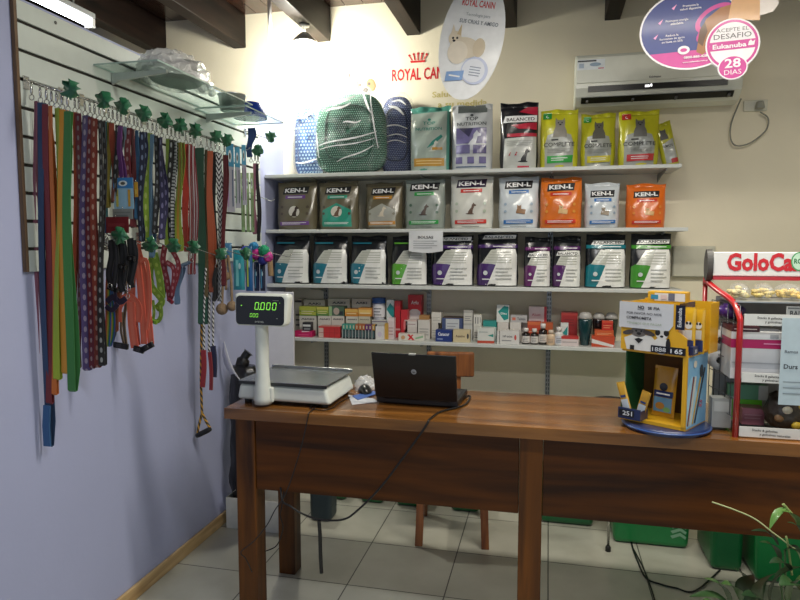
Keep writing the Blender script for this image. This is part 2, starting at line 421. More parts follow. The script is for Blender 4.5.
for k in range(-1, 9):
    xr = -2.516+.5775*k
    if xr > 2.9: break
    struct(MB().bb((xr-.085, -1.2, 2.775), (xr, YB-.001, 2.984), M_BEAM).build('trim_%d' % (k+2), bevel=.004))
M_PINE = wood('pine_skirting', 'a8875a', 'd3b583', 1, 1.3, .45, .1)
struct(MB().bb((XL+.001, .3, .001), (XL+.016, 3.86, .062), M_PINE).build('baseboard_left', bevel=.003))

# ---------------------------------------------------------------- slatted display board on the left wall
BY0, BY1, BZ0, BZ1 = 1.771, 3.55, 1.411, 2.286
GROOVES = [1.5+(.727-.0925*k)*.99 for k in range(9)]
XS = XL+.016                      # face of the board
t = thing('slatwall_board', 'white slatted display board with dark grooves on the lavender left wall', 'display board', (XL+.002, BY0, BZ0))
M_WHB = mat('cad2cc', .35, var=.02, coat=.2); M_GRV = mat('2b2723', .7); M_EDGE = wood('raw_board_edge', '4e3a28', '7a6047', 2, 2, .7, 0, False)
o_ = Vector((XL+.002, BY0, BZ0))
def L_(p, o=o_): return tuple(Vector(p)-o)
edges = [BZ1]+GROOVES+[BZ0]
sl = MB()
for i in range(len(edges)-1):
    top = edges[i]-(0 if i == 0 else .0055); bot = edges[i+1]+(.0055 if i < len(edges)-2 else 0)
    sl.bb(L_((XL+.006, BY0+.012, bot)), L_((XS, BY1, top)), M_WHB)
sl.build('slat_panel', t, bevel=.0015, seg=1)
MB().bb(L_((XL+.002, BY0+.012, BZ0)), L_((XL+.0059, BY1, BZ1)), M_GRV).build('groove_backing', t)
MB().bb(L_((XL+.002, BY0, BZ0)), L_((XS, BY0+.0119, BZ1)), M_EDGE).build('edge_trim', t)
for yy in (1.95, 2.62, 3.3):
    MB().lathe([(.006, 0), (.006, .002), (.003, .003)], L_((XS, yy, 2.265)), mat('6a6a66', .4, .8), 10, axis=0).build('screw', t)

# ---------------------------------------------------------------- wall shelving
M_SH = mat('c9ccc8', .4, var=.03, coat=.1); M_STEEL = mat('9a9c9a', .35, .7); M_SLOT = mat('1f1f1f', .7)
SHZ = [1.915, 1.583, 1.252, .925]; SHX1 = [.672, .715, .70, .50]; YF = YB-.30
shl = ['long white wall shelf, topmost, carrying pet beds and tall food bags', 'white wall shelf second from the top, carrying small dog food bags',
       'white wall shelf third from the top, carrying white and black food bags', 'lowest white wall shelf, carrying medicine boxes and bottles']
UPX = [onY(326, 310, YB-.01).x, onY(429, 310, YB-.01).x, onY(549, 310, YB-.01).x]
for k, z in enumerate(SHZ):
    t = thing('wall_shelf', shl[k], 'shelf', (XL+.004, YF, z), group=None)
    x1 = SHX1[k]-(XL+.004)
    MB().bb((0, 0, -.010), (x1, .2975, .010), M_SH).build('shelf_board', t, bevel=.002)
    for ux in UPX+[.60]:
        if ux > SHX1[k]-.03: continue
        bx = ux-(XL+.004)
        MB().plate([(.295, -.012), (.02, -.012), (.02, -.022), (.18, -.035), (.295, -.06)], .004, M_STEEL, frame=lambda a, b, c, bx=bx: (bx-.002+b, a, c)).build('bracket', t)
for k, ux in enumerate(UPX):
    t = MB(); t.bb((-.014, -.012, 0), (.014, 0, 1.42), M_STEEL)
    z = .02
    while z < 1.40:
        t.bb((-.009, -.0128, z), (-.004, -.0121, z+.016), M_SLOT); t.bb((.004, -.0128, z), (.009, -.0121, z+.016), M_SLOT); z += .026
    tag(t.build('shelf_upright', loc=(ux, YB-.001, .55)), ['grey slotted upright rail behind the leftmost medicine boxes', 'grey slotted upright rail beside the red carton, behind the laptop', 'grey slotted upright rail behind the little brown bottles'][k], 'shelf rail')

# ---------------------------------------------------------------- counter
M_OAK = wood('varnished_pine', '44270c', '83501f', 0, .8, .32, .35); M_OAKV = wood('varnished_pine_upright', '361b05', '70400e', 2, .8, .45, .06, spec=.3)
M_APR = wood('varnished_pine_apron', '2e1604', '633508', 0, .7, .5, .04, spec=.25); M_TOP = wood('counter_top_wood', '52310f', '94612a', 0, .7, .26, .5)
CX0, CX1, CY0, CY1, CZ = -1.205, 1.50, 2.195, 2.70, .875
t = thing('shop_counter', 'long varnished wooden shop counter with thick legs and deep front boards', 'counter', (CX0, CY0, 0))
o_ = Vector((CX0, CY0, 0))
def cpart(name, boxes, m, bevel=.003):
    b = MB()
    for p, q in boxes: b.bb(tuple(Vector(p)-o_), tuple(Vector(q)-o_), m)
    return b.build(name, t, bevel=bevel)
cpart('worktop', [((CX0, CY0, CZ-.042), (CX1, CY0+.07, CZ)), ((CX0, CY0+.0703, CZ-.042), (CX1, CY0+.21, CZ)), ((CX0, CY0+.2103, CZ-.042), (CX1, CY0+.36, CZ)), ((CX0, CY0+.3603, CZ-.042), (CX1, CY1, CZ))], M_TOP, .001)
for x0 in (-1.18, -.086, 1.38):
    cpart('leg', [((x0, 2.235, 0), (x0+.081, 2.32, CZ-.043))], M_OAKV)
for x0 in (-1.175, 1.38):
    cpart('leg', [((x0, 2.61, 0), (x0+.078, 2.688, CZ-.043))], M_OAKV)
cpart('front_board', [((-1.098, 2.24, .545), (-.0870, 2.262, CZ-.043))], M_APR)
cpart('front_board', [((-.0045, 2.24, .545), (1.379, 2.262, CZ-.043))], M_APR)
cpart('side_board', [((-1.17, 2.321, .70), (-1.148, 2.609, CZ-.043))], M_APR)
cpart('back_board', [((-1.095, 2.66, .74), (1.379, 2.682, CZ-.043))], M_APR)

# ---------------------------------------------------------------- ceiling lamp by the back wall, drop pipe, tube lamp over the partition
t = thing('ceiling_lamp', 'small metal shaded lamp with a glaring bulb under the beam near the back wall', 'lamp', (-1.405, 3.60, 2.7745))
MB().lathe([(.03, 0), (.03, -.012), (.008, -.016), (.008, -.05)], (0, 0, 0), mat('b8b8b4', .4, .3), 16).build('ceiling_rose', t)
MB().lathe([(.018, -.045), (.03, -.055), (.062, -.085), (.075, -.105), (.073, -.105), (.06, -.083), (.028, -.053)], (0, 0, 0), mat('c9c9c4', .3, .6), 24, caps=False).build('shade', t)
MB().lathe([(.014, -.06), (.016, -.085), (.03, -.115), (.034, -.14), (.026, -.165), (.008, -.178)], (0, 0, 0), mat('fffbe8', .4, emit=60), 16).build('bulb', t)
l = bpy.data.lights.new('bulb_light', 'POINT'); l.energy = 40; l.color = (1.0, .97, .86); l.shadow_soft_size = .05
o = bpy.data.objects.new('bulb_light', l); COL.objects.link(o); o.parent = t; o.location = (0, 0, -.235)
tag(MB().tube([(-1.665, 3.70, 2.984), (-1.665, 3.70, 2.70)], .013, mat('e8e8e4', .3), 12).build('drop_pipe'), 'white plastic pipe dropping from the ceiling left of the glaring lamp', 'pipe')
t = thing('tube_lamp', 'fluorescent tube lamp on the ceiling above the slatted board', 'lamp', (-2.42, 2.50, 2.735))
MB().bb((-.03, -.58, -.028), (.03, .58, 0), mat('9a9c9c', .5)).build('housing', t, bevel=.004)
for yy in (-.45, .45): MB().tube([(0, yy, 0), (0, yy, .249)], .005, mat('9a9c9c', .5), 8).build('hanger', t)
MB().tube([(0, -.56, -.050), (0, .56, -.050)], .022, mat('eef4ff', .4, emit=9), 12).build('glass_tube', t)
for s_ in (-1, 1): MB().bb((-.024, s_*.57-.012, -.076), (.024, s_*.57+.012, -.028), mat('d8d8d8', .5)).build('end_cap', t)
l = bpy.data.lights.new('tube_light', 'AREA'); l.shape = 'RECTANGLE'; l.size = .06; l.size_y = 1.1; l.energy = 7; l.color = (.9, .95, 1)
o = bpy.data.objects.new('tube_light', l); COL.objects.link(o); o.parent = t; o.location = (0, 0, -.07)

# ---------------------------------------------------------------- air conditioner, plug, junction box
t = thing('air_conditioner', 'white split air conditioner high on the back wall', 'air conditioner', (.125, YB, 2.26))
M_AC = mat('dadccf', .35, var=.02, coat=.2); M_BLK = mat('101010', .35); AW = .85
prof = [(-.002, .04), (-.05, .0), (-.13, .012), (-.185, .055), (-.2, .10), (-.2, .255), (-.185, .28), (-.002, .285)]
MB().plate(prof, AW, M_AC, frame=lambda a, b, c: (b, a, c)).build('casing', t, bevel=.006)
fr = MB(); fr.bb((.008, -.206, .125), (AW-.008, -.2002, .262), M_AC); fr.build('front_cover', t, bevel=.004)
MB().bb((.07, -.204, .078), (AW-.075, -.196, .108), M_BLK).build('air_outlet', t)
lo = MB(); p0, p1 = Vector((0, -.1925, .045)), Vector((0, -.16, .018))
nn = Vector((0, -.63, -.77))*.004
lo.hexa([(.035, -.193, .050), (AW-.04, -.193, .050), (AW-.04, -.162, .026), (.035, -.162, .026)]+[tuple(Vector(p)+nn) for p in [(.035, -.193, .050), (AW-.04, -.193, .050), (AW-.04, -.162, .026), (.035, -.162, .026)]], M_BLK); lo.build('louvre', t)
for xx in (.06, .30, .52, .78): MB().bb((xx, -.2, .024), (xx+.012, -.15, .034), mat('4a4a48', .5)).build('louvre_clip', t)
a = Art(); a.rect(.01, .195, .155, .25, mat('dfe6ea', .3)); a.rect(.012, .238, .11, .246, mat('33363c', .4)); a.rect(.02, .205, .045, .23, mat('a8b8cc', .4)); a.ell(.105, .222, .03, .010, mat('8fa6bd', .4)); a.rect(.12, .198, .15, .203, mat('c03a3a', .4))
a.lay(b_ := MB(), lambda x_, z_, q: (x_, -.206-q, z_)); b_.build('energy_sticker', t, label='white sticker with grey lettering on the left end')
a = Art().text('Kelvinator', .415, .135, .010, mat('2a2a2a', .4), bold=.03).lay(b_ := MB(), lambda x_, z_, q: (x_, -.206-q, z_)); b_.build('lettering', t)
a = Art().rect(.305+.06, .088, .305+.082, .099, mat('ffffff', .4, emit=2.2)).rect(.392, .09, .40, .103, mat('ffffff', .4, emit=2.2)).lay(b_ := MB(), lambda x_, z_, q: (x_, -.2042-q, z_)); b_.build('status_light', t)
p = onY(755, 106, YB)
t = thing('wall_socket', 'cream wall socket with a grey plug in it right of the air conditioner', 'socket', (p.x, YB-.001, p.z))
MB().bb((-.06, -.012, -.03), (.06, 0, .03), mat('d6d4c2', .4)).build('face_plate', t, bevel=.004)
t2 = thing('power_plug', 'grey power plug in the wall socket with its looping flex', 'plug', (p.x+.015, YB-.0135, p.z))
MB().box((0, -.02, -.002), (.045, .038, .04), mat('96968a', .5), taper=(.7, .8)).build('plug_body', t2, bevel=.006)
def smooth(pts, n=6):
    P = [Vector(q) for q in pts]; out = []
    for i in range(len(P)-1):
        a0 = P[max(i-1, 0)]; b0 = P[i]; c0 = P[i+1]; d0 = P[min(i+2, len(P)-1)]
        for k in range(n):
            u = k/n; out.append(.5*((2*b0)+(-a0+c0)*u+(2*a0-5*b0+4*c0-d0)*u*u+(-a0+3*b0-3*c0+d0)*u**3))
    out.append(P[-1]); return out
o2 = Vector(t2.location)
pts = [onY(x_, y_, YB-.03)-o2 for x_, y_ in [(760, 112), (768, 118), (766, 130), (752, 142), (738, 146), (731, 140), (731, 125), (737, 108)]]
pts.append(onY(741, 99, YB-.10)-o2)
MB().tube(smooth(pts), .004, mat('85857a', .5)).build('flex', t2)
p0, p1 = onY(672, 246, YB), onY(713, 277, YB)
t = thing('electrical_box', 'flat grey junction box on the back wall beside the end of the shelves', 'electrical box', (p0.x, YB-.001, p1.z))
MB().bb((0, -.035, 0), (p1.x-p0.x, 0, p0.z-p1.z), mat('c2bfac', .5, var=.03)).build('box_body', t, bevel=.004)
MB().bb((.004, -.04, .004), (p1.x-p0.x-.004, -.0352, p0.z-p1.z-.004), mat('c8c5b2', .45, var=.03)).build('cover', t, bevel=.003)
Art().text('M&T', .19, .135, .008, mat('77756a', .5)).lay(b_ := MB(), lambda x_, z_, q: (x_, -.04-q, z_)); b_.build('lettering', t)
# ---------------------------------------------------------------- white side board below the shelves
p = onY(294, 292, 3.60)
tag(MB().bb((XL+.02, 3.585, .001), (p.x, 3.60, p.z), mat('dfdfe4', .4, var=.02)).build('white_board', bevel=.002), 'tall plain white board standing in the corner behind the scale', 'board')
# ================================================================ FOOD BAGS
WHT = card('ececec'); BLK = card('15151a'); 
def lines(a, x0, x1, z0, z1, n, m, fill=.45):
    """rows of tiny print"""
    for k in range(n):
        z = z1-(z1-z0)*(k+.5)/n; t_ = (z1-z0)/n*fill/2; q = x0+(x1-x0)*(.75+.25*random.random()) if k % 2 else x1
        a.rect(x0, z-t_, q, z+t_, m)
def dog(a, x, z, s, m, face=1):
    """sitting dog seen from the side, s tall"""
    P = [(-.30, 0), (.22, 0), (.22, .06), (.12, .08), (.13, .35), (.20, .55), (.22, .68), (.38, .72), (.40, .80), (.26, .88), (.18, 1.0), (.10, .90), (.02, .80), (0, .60), (-.15, .42), (-.26, .25), (-.28, .10), (-.48, .07), (-.46, .03)]
    return a.poly([(x+face*p*s, z+q*s) for p, q in P], m)
def cat(a, x, z, s, m, m2=None):
    """cat seen from the front, s tall"""
    a.poly([(x+p*s, z+q*s) for p, q in [(-.34, 0), (.34, 0), (.32, .3), (.22, .55), (.24, .75), (.22, 1.0), (.12, .88), (-.12, .88), (-.22, 1.0), (-.24, .75), (-.22, .55), (-.32, .3)]], m)
    if m2: a.ell(x-.09*s, z+.74*s, .035*s, .04*s, m2, 8).ell(x+.09*s, z+.74*s, .035*s, .04*s, m2, 8).ell(x, z+.64*s, .06*s, .04*s, m2, 8)
    return a

def food_bag(px0, px1, ytop, zs, label, group, body, art, d=.11, Yf=3.69, seal='same', name='food_bag', tilt=0, side=None, rotz=0, sealh=.07, wr=1.0, topw=.97):
    c0, c1 = onY(px0, (ytop+200)/2, Yf), onY(px1, (ytop+200)/2, Yf)
    zt = onY((px0+px1)/2, ytop, Yf).z; w = c1.x-c0.x; h = zt-zs
    t = thing(name, label, 'bag of pet food', ((c0.x+c1.x)/2, Yf+d/2, zs), group=group, rot=(0, tilt, rotz))
    ph = [random.uniform(0, 6) for _ in range(6)]; hb = h*(1-sealh)
    def prof(v): return (min(1, .82+v*1.2))*(1-max(0, (v-.25)/.75)**2.2*.93)
    def wp(v): return 1-(1-topw)*v-.035*math.cos(min(1, v*5)*PI/2)-.012*math.sin(v*9+ph[0])
    def wrk(x, z): return wr*.0045*(math.sin(31*x+ph[1]+6*z)*math.sin(26*z+ph[2])+.6*math.sin(55*x-38*z+ph[3]))
    def fn(x, z, off, sgn=-1):
        v = max(0, min(1, z/hb)); X = w/2*wp(v); u = max(-1, min(1, x/X)); D = d/2*prof(v)
        e = (1-abs(u)**3.2)**.5
        return (u*X, sgn*(D*e+wrk(x, z)*e*(1 if 0.03 < v < .97 else .3)+off), z)
    nu, nv = 26, 26; b = MB()
    bm_ = body; sm_ = side or body
    o = len(b.v)
    us = [math.sin((-.5+k/nu)*PI) for k in range(nu+1)]
    for j in range(nv+1):
        z = hb*j/nv; X = w/2*wp(z/hb)
        for u in us: b.v.append(fn(u*X, z, 0, -1))
        for u in us[::-1][1:-1]: b.v.append(fn(u*X, z, 0, 1))
    N = 2*nu
    for j in range(nv):
        for k in range(N):
            a_, c_ = o+j*N+k, o+j*N+(k+1) % N
            b.face((a_, c_, c_+N, a_+N), bm_ if 3 < k < nu-3 else sm_, True)
    b.face([o+k for k in range(N)][::-1], sm_); b.face([o+nv*N+k for k in range(N)], sm_)
    A = Art(); art(A, w, h, hb); A.lay(b, fn, w/14, h/16, base=.0016)
    b.build('pouch', t)
    s_ = MB(); n = 14; X = w/2*wp(1)
    pts = [(-X+2*X*k/n, .004*math.sin(k*1.3+ph[4]), 0) for k in range(n+1)]
    sv = []
    for th in (-.0015, .0015):
        for zz in (hb-.004, h-(h-hb)*.12*0): sv += [(p[0]*(1 if zz < h-.001 else 1.01), p[1]*(1.4 if zz > hb else .6)+th, zz+(.004*math.sin(p[0]*40+ph[5]) if zz > hb else 0)) for p in pts]
    m_ = body if seal == 'same' else seal; q = n+1; fs = []
    for k in range(n): fs += [(k, k+1, q+k+1, q+k), (2*q+k+1, 2*q+k, 3*q+k, 3*q+k+1), (q+k, q+k+1, 3*q+k+1, 3*q+k)]
    fs += [(0, q, 3*q, 2*q), (n, q+n, 3*q+n, 2*q+n)]
    s_.add(sv, fs, m_, True); s_.build('top_seal', t)
    return t

# ---- second shelf: small bags with a dark name plate
def plate_art(nameplate, acc, acc2, picture, tone, low=None, plate_z=.80, sub=True, pcol=None, tw=.62, animal='dog', disc=None):
    def f(a, w, h, hb):
        zp = h*plate_z; A_ = shiny(acc)
        if low: a.poly([(-w*.36, h*.06), (w*.36, h*.06), (w*.36, h*.40), (0, h*.55), (-w*.36, h*.40)], shiny(low))
        a.poly([(-w*tw/2*1.06, zp-h*.065), (w*tw/2*.98, zp-h*.055), (w*tw/2*1.06, zp+h*.10), (-w*tw/2*.98, zp+h*.085)], BLK if not pcol else shiny(pcol))
        a.text(nameplate, 0, zp-h*.02, h*.085, WHT, w=w*tw*.9, bold=.035, rot=.03)
        if sub: a.poly([(-w*.24, zp-h*.16), (w*.25, zp-h*.155), (w*.25, zp-h*.085), (-w*.24, zp-h*.09)], A_); lines(a, -w*.18, w*.18, zp-h*.14, zp-h*.11, 1, WHT, .5)
        if disc: a.ell(0, h*.37, h*.115, h*.115, shiny(disc), 24)
        if animal == 'dog': dog(a, w*.02, h*.27, h*.22, card(tone))
        else: cat(a, w*.02, h*.29, h*.17, card(tone), BLK); a.poly([(w*.02, h*.29), (w*.16, h*.27), (w*.18, h*.36), (w*.05, h*.38)], card(tone))
        for s_ in (-1, 1):
            for q in (.33, .47): a.ell(s_*w*.32, h*q, w*.035, w*.035, shiny(acc2), 10)
        a.poly([(-w*.36, h*.085), (w*.36, h*.10), (w*.36, h*.175), (-w*.36, h*.16)], A_); lines(a, -w*.30, w*.30, h*.105, h*.155, 2, WHT, .4)
        lines(a, -w*.2, w*.2, h*.03, h*.05, 1, card('6a6a6a'))
    return f
Z2 = SHZ[1]+.0105; G2_ = 'small dog and cat food bags on the second shelf'
row2 = [(274, 314, 181, '6a624c', ('KEN-L', '6d3f8c', '54483a', 0, '3a2a20', None), dict(disc='d8d4c8'), 'small brown food bag with purple banner, leftmost on second shelf'),
 (316, 356, 181, '6e6650', ('KEN-L', '2f9f84', '4d4636', 0, '6a4a2e', '2b9c84'), dict(disc='e2dccc'), 'small brown food bag with turquoise lower half and banner'),
 (363, 401, 182, '6a614b', ('KEN-L', 'c58a35', '8a8676', 0, 'd8cdb8', 'a9a99f'), {}, 'small brown food bag with amber bands and silver belly, on the second shelf'),
 (403, 444, 178, '8f9891', ('KEN-L', '2d9a4a', '4c6a58', 0, '4a3a30', None), dict(plate_z=.82, tw=.7), 'silver food bag with green bands and a dark dog, on the second shelf'),
 (449, 493, 175, 'd5d5cc', ('KEN-L', 'c8342c', 'b8c4b0', 0, '5a4030', None), dict(plate_z=.84, pcol='2a1238', tw=.66), 'white food bag with red strip under its name plate and small dog, second shelf'),
 (498, 539, 176, 'cfd6da', ('KEN-L', '2f6fb4', '9fb2c4', 0, '8a6238', None), dict(plate_z=.83, tw=.66, animal='cat'), 'white food bag with blue bands, wider of the two, on the second shelf'),
 (540, 583, 177, 'd9701c', ('KEN-L', 'c8341f', 'e09a40', 0, 'd8b27a', None), dict(plate_z=.80, tw=.62, animal='cat'), 'orange food bag between two blue and white ones on the second shelf'),
 (585, 621, 182, 'c6cdd2', ('KEN-L', '2f6fb4', '8fa4b8', 0, '8a7a62', None), dict(plate_z=.74, tw=.66, animal='cat'), 'narrow silver food bag with blue bands, between two orange bags'),
 (627, 668, 183, 'd96a1e', ('KEN-L', 'c8321f', 'e08a38', 0, 'd0a468', None), dict(plate_z=.74, tw=.62, animal='cat'), 'orange food bag at the right end of the second shelf')]
for i, (a0, a1, yt, col, pa, kw, lab) in enumerate(row2):
    food_bag(a0, a1, yt, Z2, lab, G2_, shiny(col), plate_art(pa[0], pa[1], pa[2], pa[3], pa[4], pa[5], **kw), d=.12, Yf=3.675+.008*(i % 3), rotz=[.0, .03, -.04, .02, -.02, .03, -.05, .04, .02][i])
# ---- third shelf
def bal_art(acc, head=True, hz=.82, stripe='e2e2d8', band=None):
    def f(a, w, h, hb):
        W_ = shiny('efefea'); K = shiny('14161c'); C = shiny(acc); G_ = card('8e9088')
        a.poly([(-w*.30, h*.02), (w*.46, h*.02), (w*.46, h*.60), (w*.42, h*.72), (-w*.02, h*.72), (-w*.30, h*.40)], W_)
        a.poly([(-w*.47, h*.02), (-w*.22, h*.02), (-w*.02, h*.42), (-w*.34, h*.46), (-w*.47, h*.40)], C)
        a.poly([(-w*.36, h*.44), (-w*.02, h*.43), (w*.10, h*.72), (-w*.14, h*.70)], shiny('c9cbc0'))
        for k in range(5): a.rect(-w*(.30-.045*k), h*(.45+.05*k), w*.34, h*(.465+.05*k), card('b4b6aa'))
        lines(a, -w*.02, w*.36, h*.12, h*.38, 4, card('b4b6b0'), .3)
        a.ell(-w*.26, h*.26, w*.055, w*.055, card('cfd6d6'), 12); lines(a, -w*.34, -w*.16, h*.12, h*.16, 1, WHT, .5)
        if head: a.rect(-w*.47, h*.735, w*.47, h*.80, shiny(band or acc)); lines(a, -w*.1, w*.35, h*.745, h*.79, 1, WHT, .35)
        if head:
            a.poly([(-w*.36, h*hz), (w*.42, h*(hz+.01)), (w*.44, h*(hz+.085)), (-w*.30, h*(hz+.08))], W_)
            a.text('BALANCED', w*.03, h*(hz+.02), h*.045, K, w=w*.66, bold=.02, rot=.01)
        else: a.rect(-w*.4, h*.84, w*.1, h*.87, C)
    return f
Z3 = SHZ[2]+.0105; G3_ = 'black and white food bags on the third shelf'
row3 = [(270, 307, 236, '1b7386', False, .80, 'white and teal food bag in black, leftmost on the third shelf'),
 (309, 346, 236, '1d7b90', False, .80, 'white and teal food bag, second from the left on the third shelf'),
 (347, 386, 236, '1f7f95', False, .80, 'white and teal food bag, third from the left on the third shelf'),
 (389, 427, 236, '5fae34', False, .8, 'white food bag with bright green corner, under the hanging paper notice'),
 (430, 474, 235, '4b2a72', True, .88, 'white food bag with purple corner, right beside the hanging paper notice'),
 (476, 519, 234, '472868', True, .90, 'wide white food bag with purple corner and a name strip along its top edge'),
 (524, 552, 237, '6a2468', True, .60, 'narrow food bag with magenta corner, left one of the two narrow purple bags'),
 (553, 583, 236, '552464', True, .62, 'narrow black food bag with purple corner, right one of the two narrow purple bags'),
 (586, 629, 234, '177a86', True, .80, 'white food bag with teal corner and teal fold, near the right of the third shelf'),
 (632, 675, 234, '45962f', True, .82, 'white food bag with green corner at the right end of the third shelf')]
for i, (a0, a1, yt, acc, hd, hz, lab) in enumerate(row3):
    food_bag(a0, a1, yt, Z3, lab, G3_, shiny('1a1c22'), bal_art(acc, hd, hz), d=.12, Yf=3.67+.007*(i % 3), rotz=random.uniform(-.05, .05), side=shiny('1a1c22'), topw=.93)
# ---- top shelf: tall bags
Z1 = SHZ[0]+.0105; G1_ = 'tall food bags on the top shelf'
def top1(a, w, h, hb):
    T = card('1e7e70'); a.poly([(-w*.45, h*.02), (w*.40, h*.02), (w*.40, h*.93), (-w*.45, h*.90)], shiny('a3b0a6'))
    a.ell(-w*.02, h*.80, w*.04, h*.02, T, 10); a.text('TOP', -w*.02, h*.72, h*.05, T, w=w*.3, bold=.01); a.text('NUTRITION', -w*.02, h*.63, h*.045, T, w=w*.62, bold=.01)
    a.poly([(-w*.05, h*.35), (w*.1, h*.40), (w*.32, h*.52), (w*.28, h*.56), (w*.08, h*.46)], T); dog(a, w*.12, h*.30, h*.17, card('c9ccc2'))
    a.rect(-w*.36, h*.08, w*.36, h*.20, shiny('b98a34')); lines(a, -w*.3, w*.3, h*.1, h*.18, 2, card('d9c08a'), .3); a.rect(w*.08, h*.32, w*.32, h*.36, shiny('b98a34'))
food_bag(408, 450, 105, Z1, 'silver green food bag with amber band, first of the tall bags beside the pet beds', G1_, shiny('4f8f80'), top1, d=.12, Yf=3.69, side=shiny('2c3c38'))
def top2(a, w, h, hb):
    D = card('3a4044'); P = shiny('6b6590')
    a.rect(-w*.34, h*.88, w*.36, h*.99, shiny('5b6260')); a.text('TOP', 0, h*.76, h*.055, D, w=w*.3, bold=.015); a.text('NUTRITION', 0, h*.68, h*.05, D, w=w*.7, bold=.01); a.ell(0, h*.84, w*.04, h*.018, D, 10)
    a.rect(-w*.36, h*.40, w*.36, h*.64, P); a.poly([(-w*.3, h*.64), (w*.05, h*.64), (-w*.05, h*.50)], shiny('3d3a58')); dog(a, w*.05, h*.30, h*.30, shiny('cfd3da')); a.rect(-w*.36, h*.25, -w*.02, h*.38, P); a.rect(w*.05, h*.25, w*.36, h*.38, shiny('564f7e'))
    for k in (-.28, 0, .28): a.rect(w*(k-.08), h*.10, w*(k+.08), h*.20, P)
    a.rect(-w*.36, h*.045, w*.36, h*.06, shiny('2f4a74'))
food_bag(450, 492, 103, Z1, 'white and silver food bag with purple picture, second of the tall bags', G1_, shiny('c3c6c8'), top2, d=.12, Yf=3.69)
def top3(a, w, h, hb):
    R_ = shiny('b3243c'); K = shiny('18181c'); G_ = shiny('b8bab4')
    a.poly([(-w*.40, h*.01), (w*.45, h*.01), (w*.45, h*.48), (-w*.36, h*.46)], G_); a.poly([(w*.0, h*.86), (w*.47, h*.80), (w*.47, h*.93), (w*.2, h*.93)], R_)
    a.poly([(-w*.42, h*.70), (w*.46, h*.70), (w*.46, h*.80), (-w*.36, h*.80)], WHT); a.text('BALANCED', w*.04, h*.72, h*.05, K, w=w*.72, bold=.015)
    a.poly([(w*.0, h*.60), (w*.46, h*.58), (w*.46, h*.69), (-w*.2, h*.66)], R_); a.rect(-w*.30, h*.48, w*.46, h*.53, R_)
    dog(a, w*.16, h*.10, h*.20, card('101014')); dog(a, -w*.22, h*.20, h*.05, card('a8323a')); dog(a, -w*.06, h*.20, h*.055, card('a8323a')); lines(a, -w*.3, w*.36, h*.34, h*.43, 3, card('9a9c96'), .3); a.rect(-w*.02, h*.02, w*.28, h*.045, R_)
food_bag(499, 538, 101, Z1, 'tall black and red food bag with a black sitting dog on grey', G1_, shiny('1b1b20'), top3, d=.11, Yf=3.69)
def comp(acc, patch, catc):
    def f(a, w, h, hb):
        Y_ = shiny('c9c62e'); G_ = shiny('a7aaa2'); C = card(acc)
        a.poly([(-w*.36, h*.02), (w*.36, h*.02), (w*.37, h*.40), (w*.30, h*.56), (w*.1, h*.60), (-w*.1, h*.60), (-w*.30, h*.56), (-w*.37, h*.40)], G_)
        cat(a, w*.02, h*.52, h*.34, card(catc), card('2a2a26')); a.rect(-w*.42, h*.84, -w*.20, h*.95, shiny(patch)); a.text('C', -w*.31, h*.86, h*.05, WHT)
        lines(a, -w*.20, -w*.02, h*.46, h*.49, 1, BLK, .8)
        a.text('COMPLETE', 0, h*.36, h*.07, card('2c2e2a'), w=w*.78, bold=.0); lines(a, -w*.3, w*.3, h*.25, h*.33, 3, card('888a82'), .3)
        a.poly([(-w*.30, h*.08), (w*.34, h*.09), (w*.36, h*.21), (-w*.30, h*.20)], C); lines(a, -w*.2, w*.22, h*.11, h*.18, 2, WHT, .3)
    return f
food_bag(539.5, 578.5, 108, Z1, 'yellow cat food bag with green banner, leftmost of the yellow bags', G1_, shiny('c8c52c'), comp('2f9a3e', '2c8c3a', '8f8a80'), d=.11, Yf=3.69)
food_bag(580.5, 616, 112, Z1, 'yellow cat food bag with half green half yellow banner and dark cat', G1_, shiny('bfbc2a'), comp('c9bd2a', '3a9a3c', '5a584e'), d=.11, Yf=3.70, rotz=-.04)
food_bag(618.5, 660, 109, Z1, 'yellow cat food bag with red banner under a grey cat', G1_, shiny('cbc72e'), comp('c23434', 'c0392f', '6e6c66'), d=.11, Yf=3.685)
def comps(a, w, h, hb):
    a.poly([(-w*.3, h*.05), (w*.4, h*.05), (w*.4, h*.6), (-w*.3, h*.5)], shiny('b2b4ac')); a.text('COMPLETE', 0, h*.42, h*.05, card('2c2e2a'), w=w*.6); a.rect(0, h*.04, w*.4, h*.14, card('b83434')); cat(a, -w*.1, h*.6, h*.25, card('55534c'))
food_bag(664, 681, 120, Z1+.004, 'small yellow cat food bag leaning over at the right end of the top shelf', G1_, shiny('c2bf2e'), comps, d=.06, Yf=3.72, tilt=-.24)

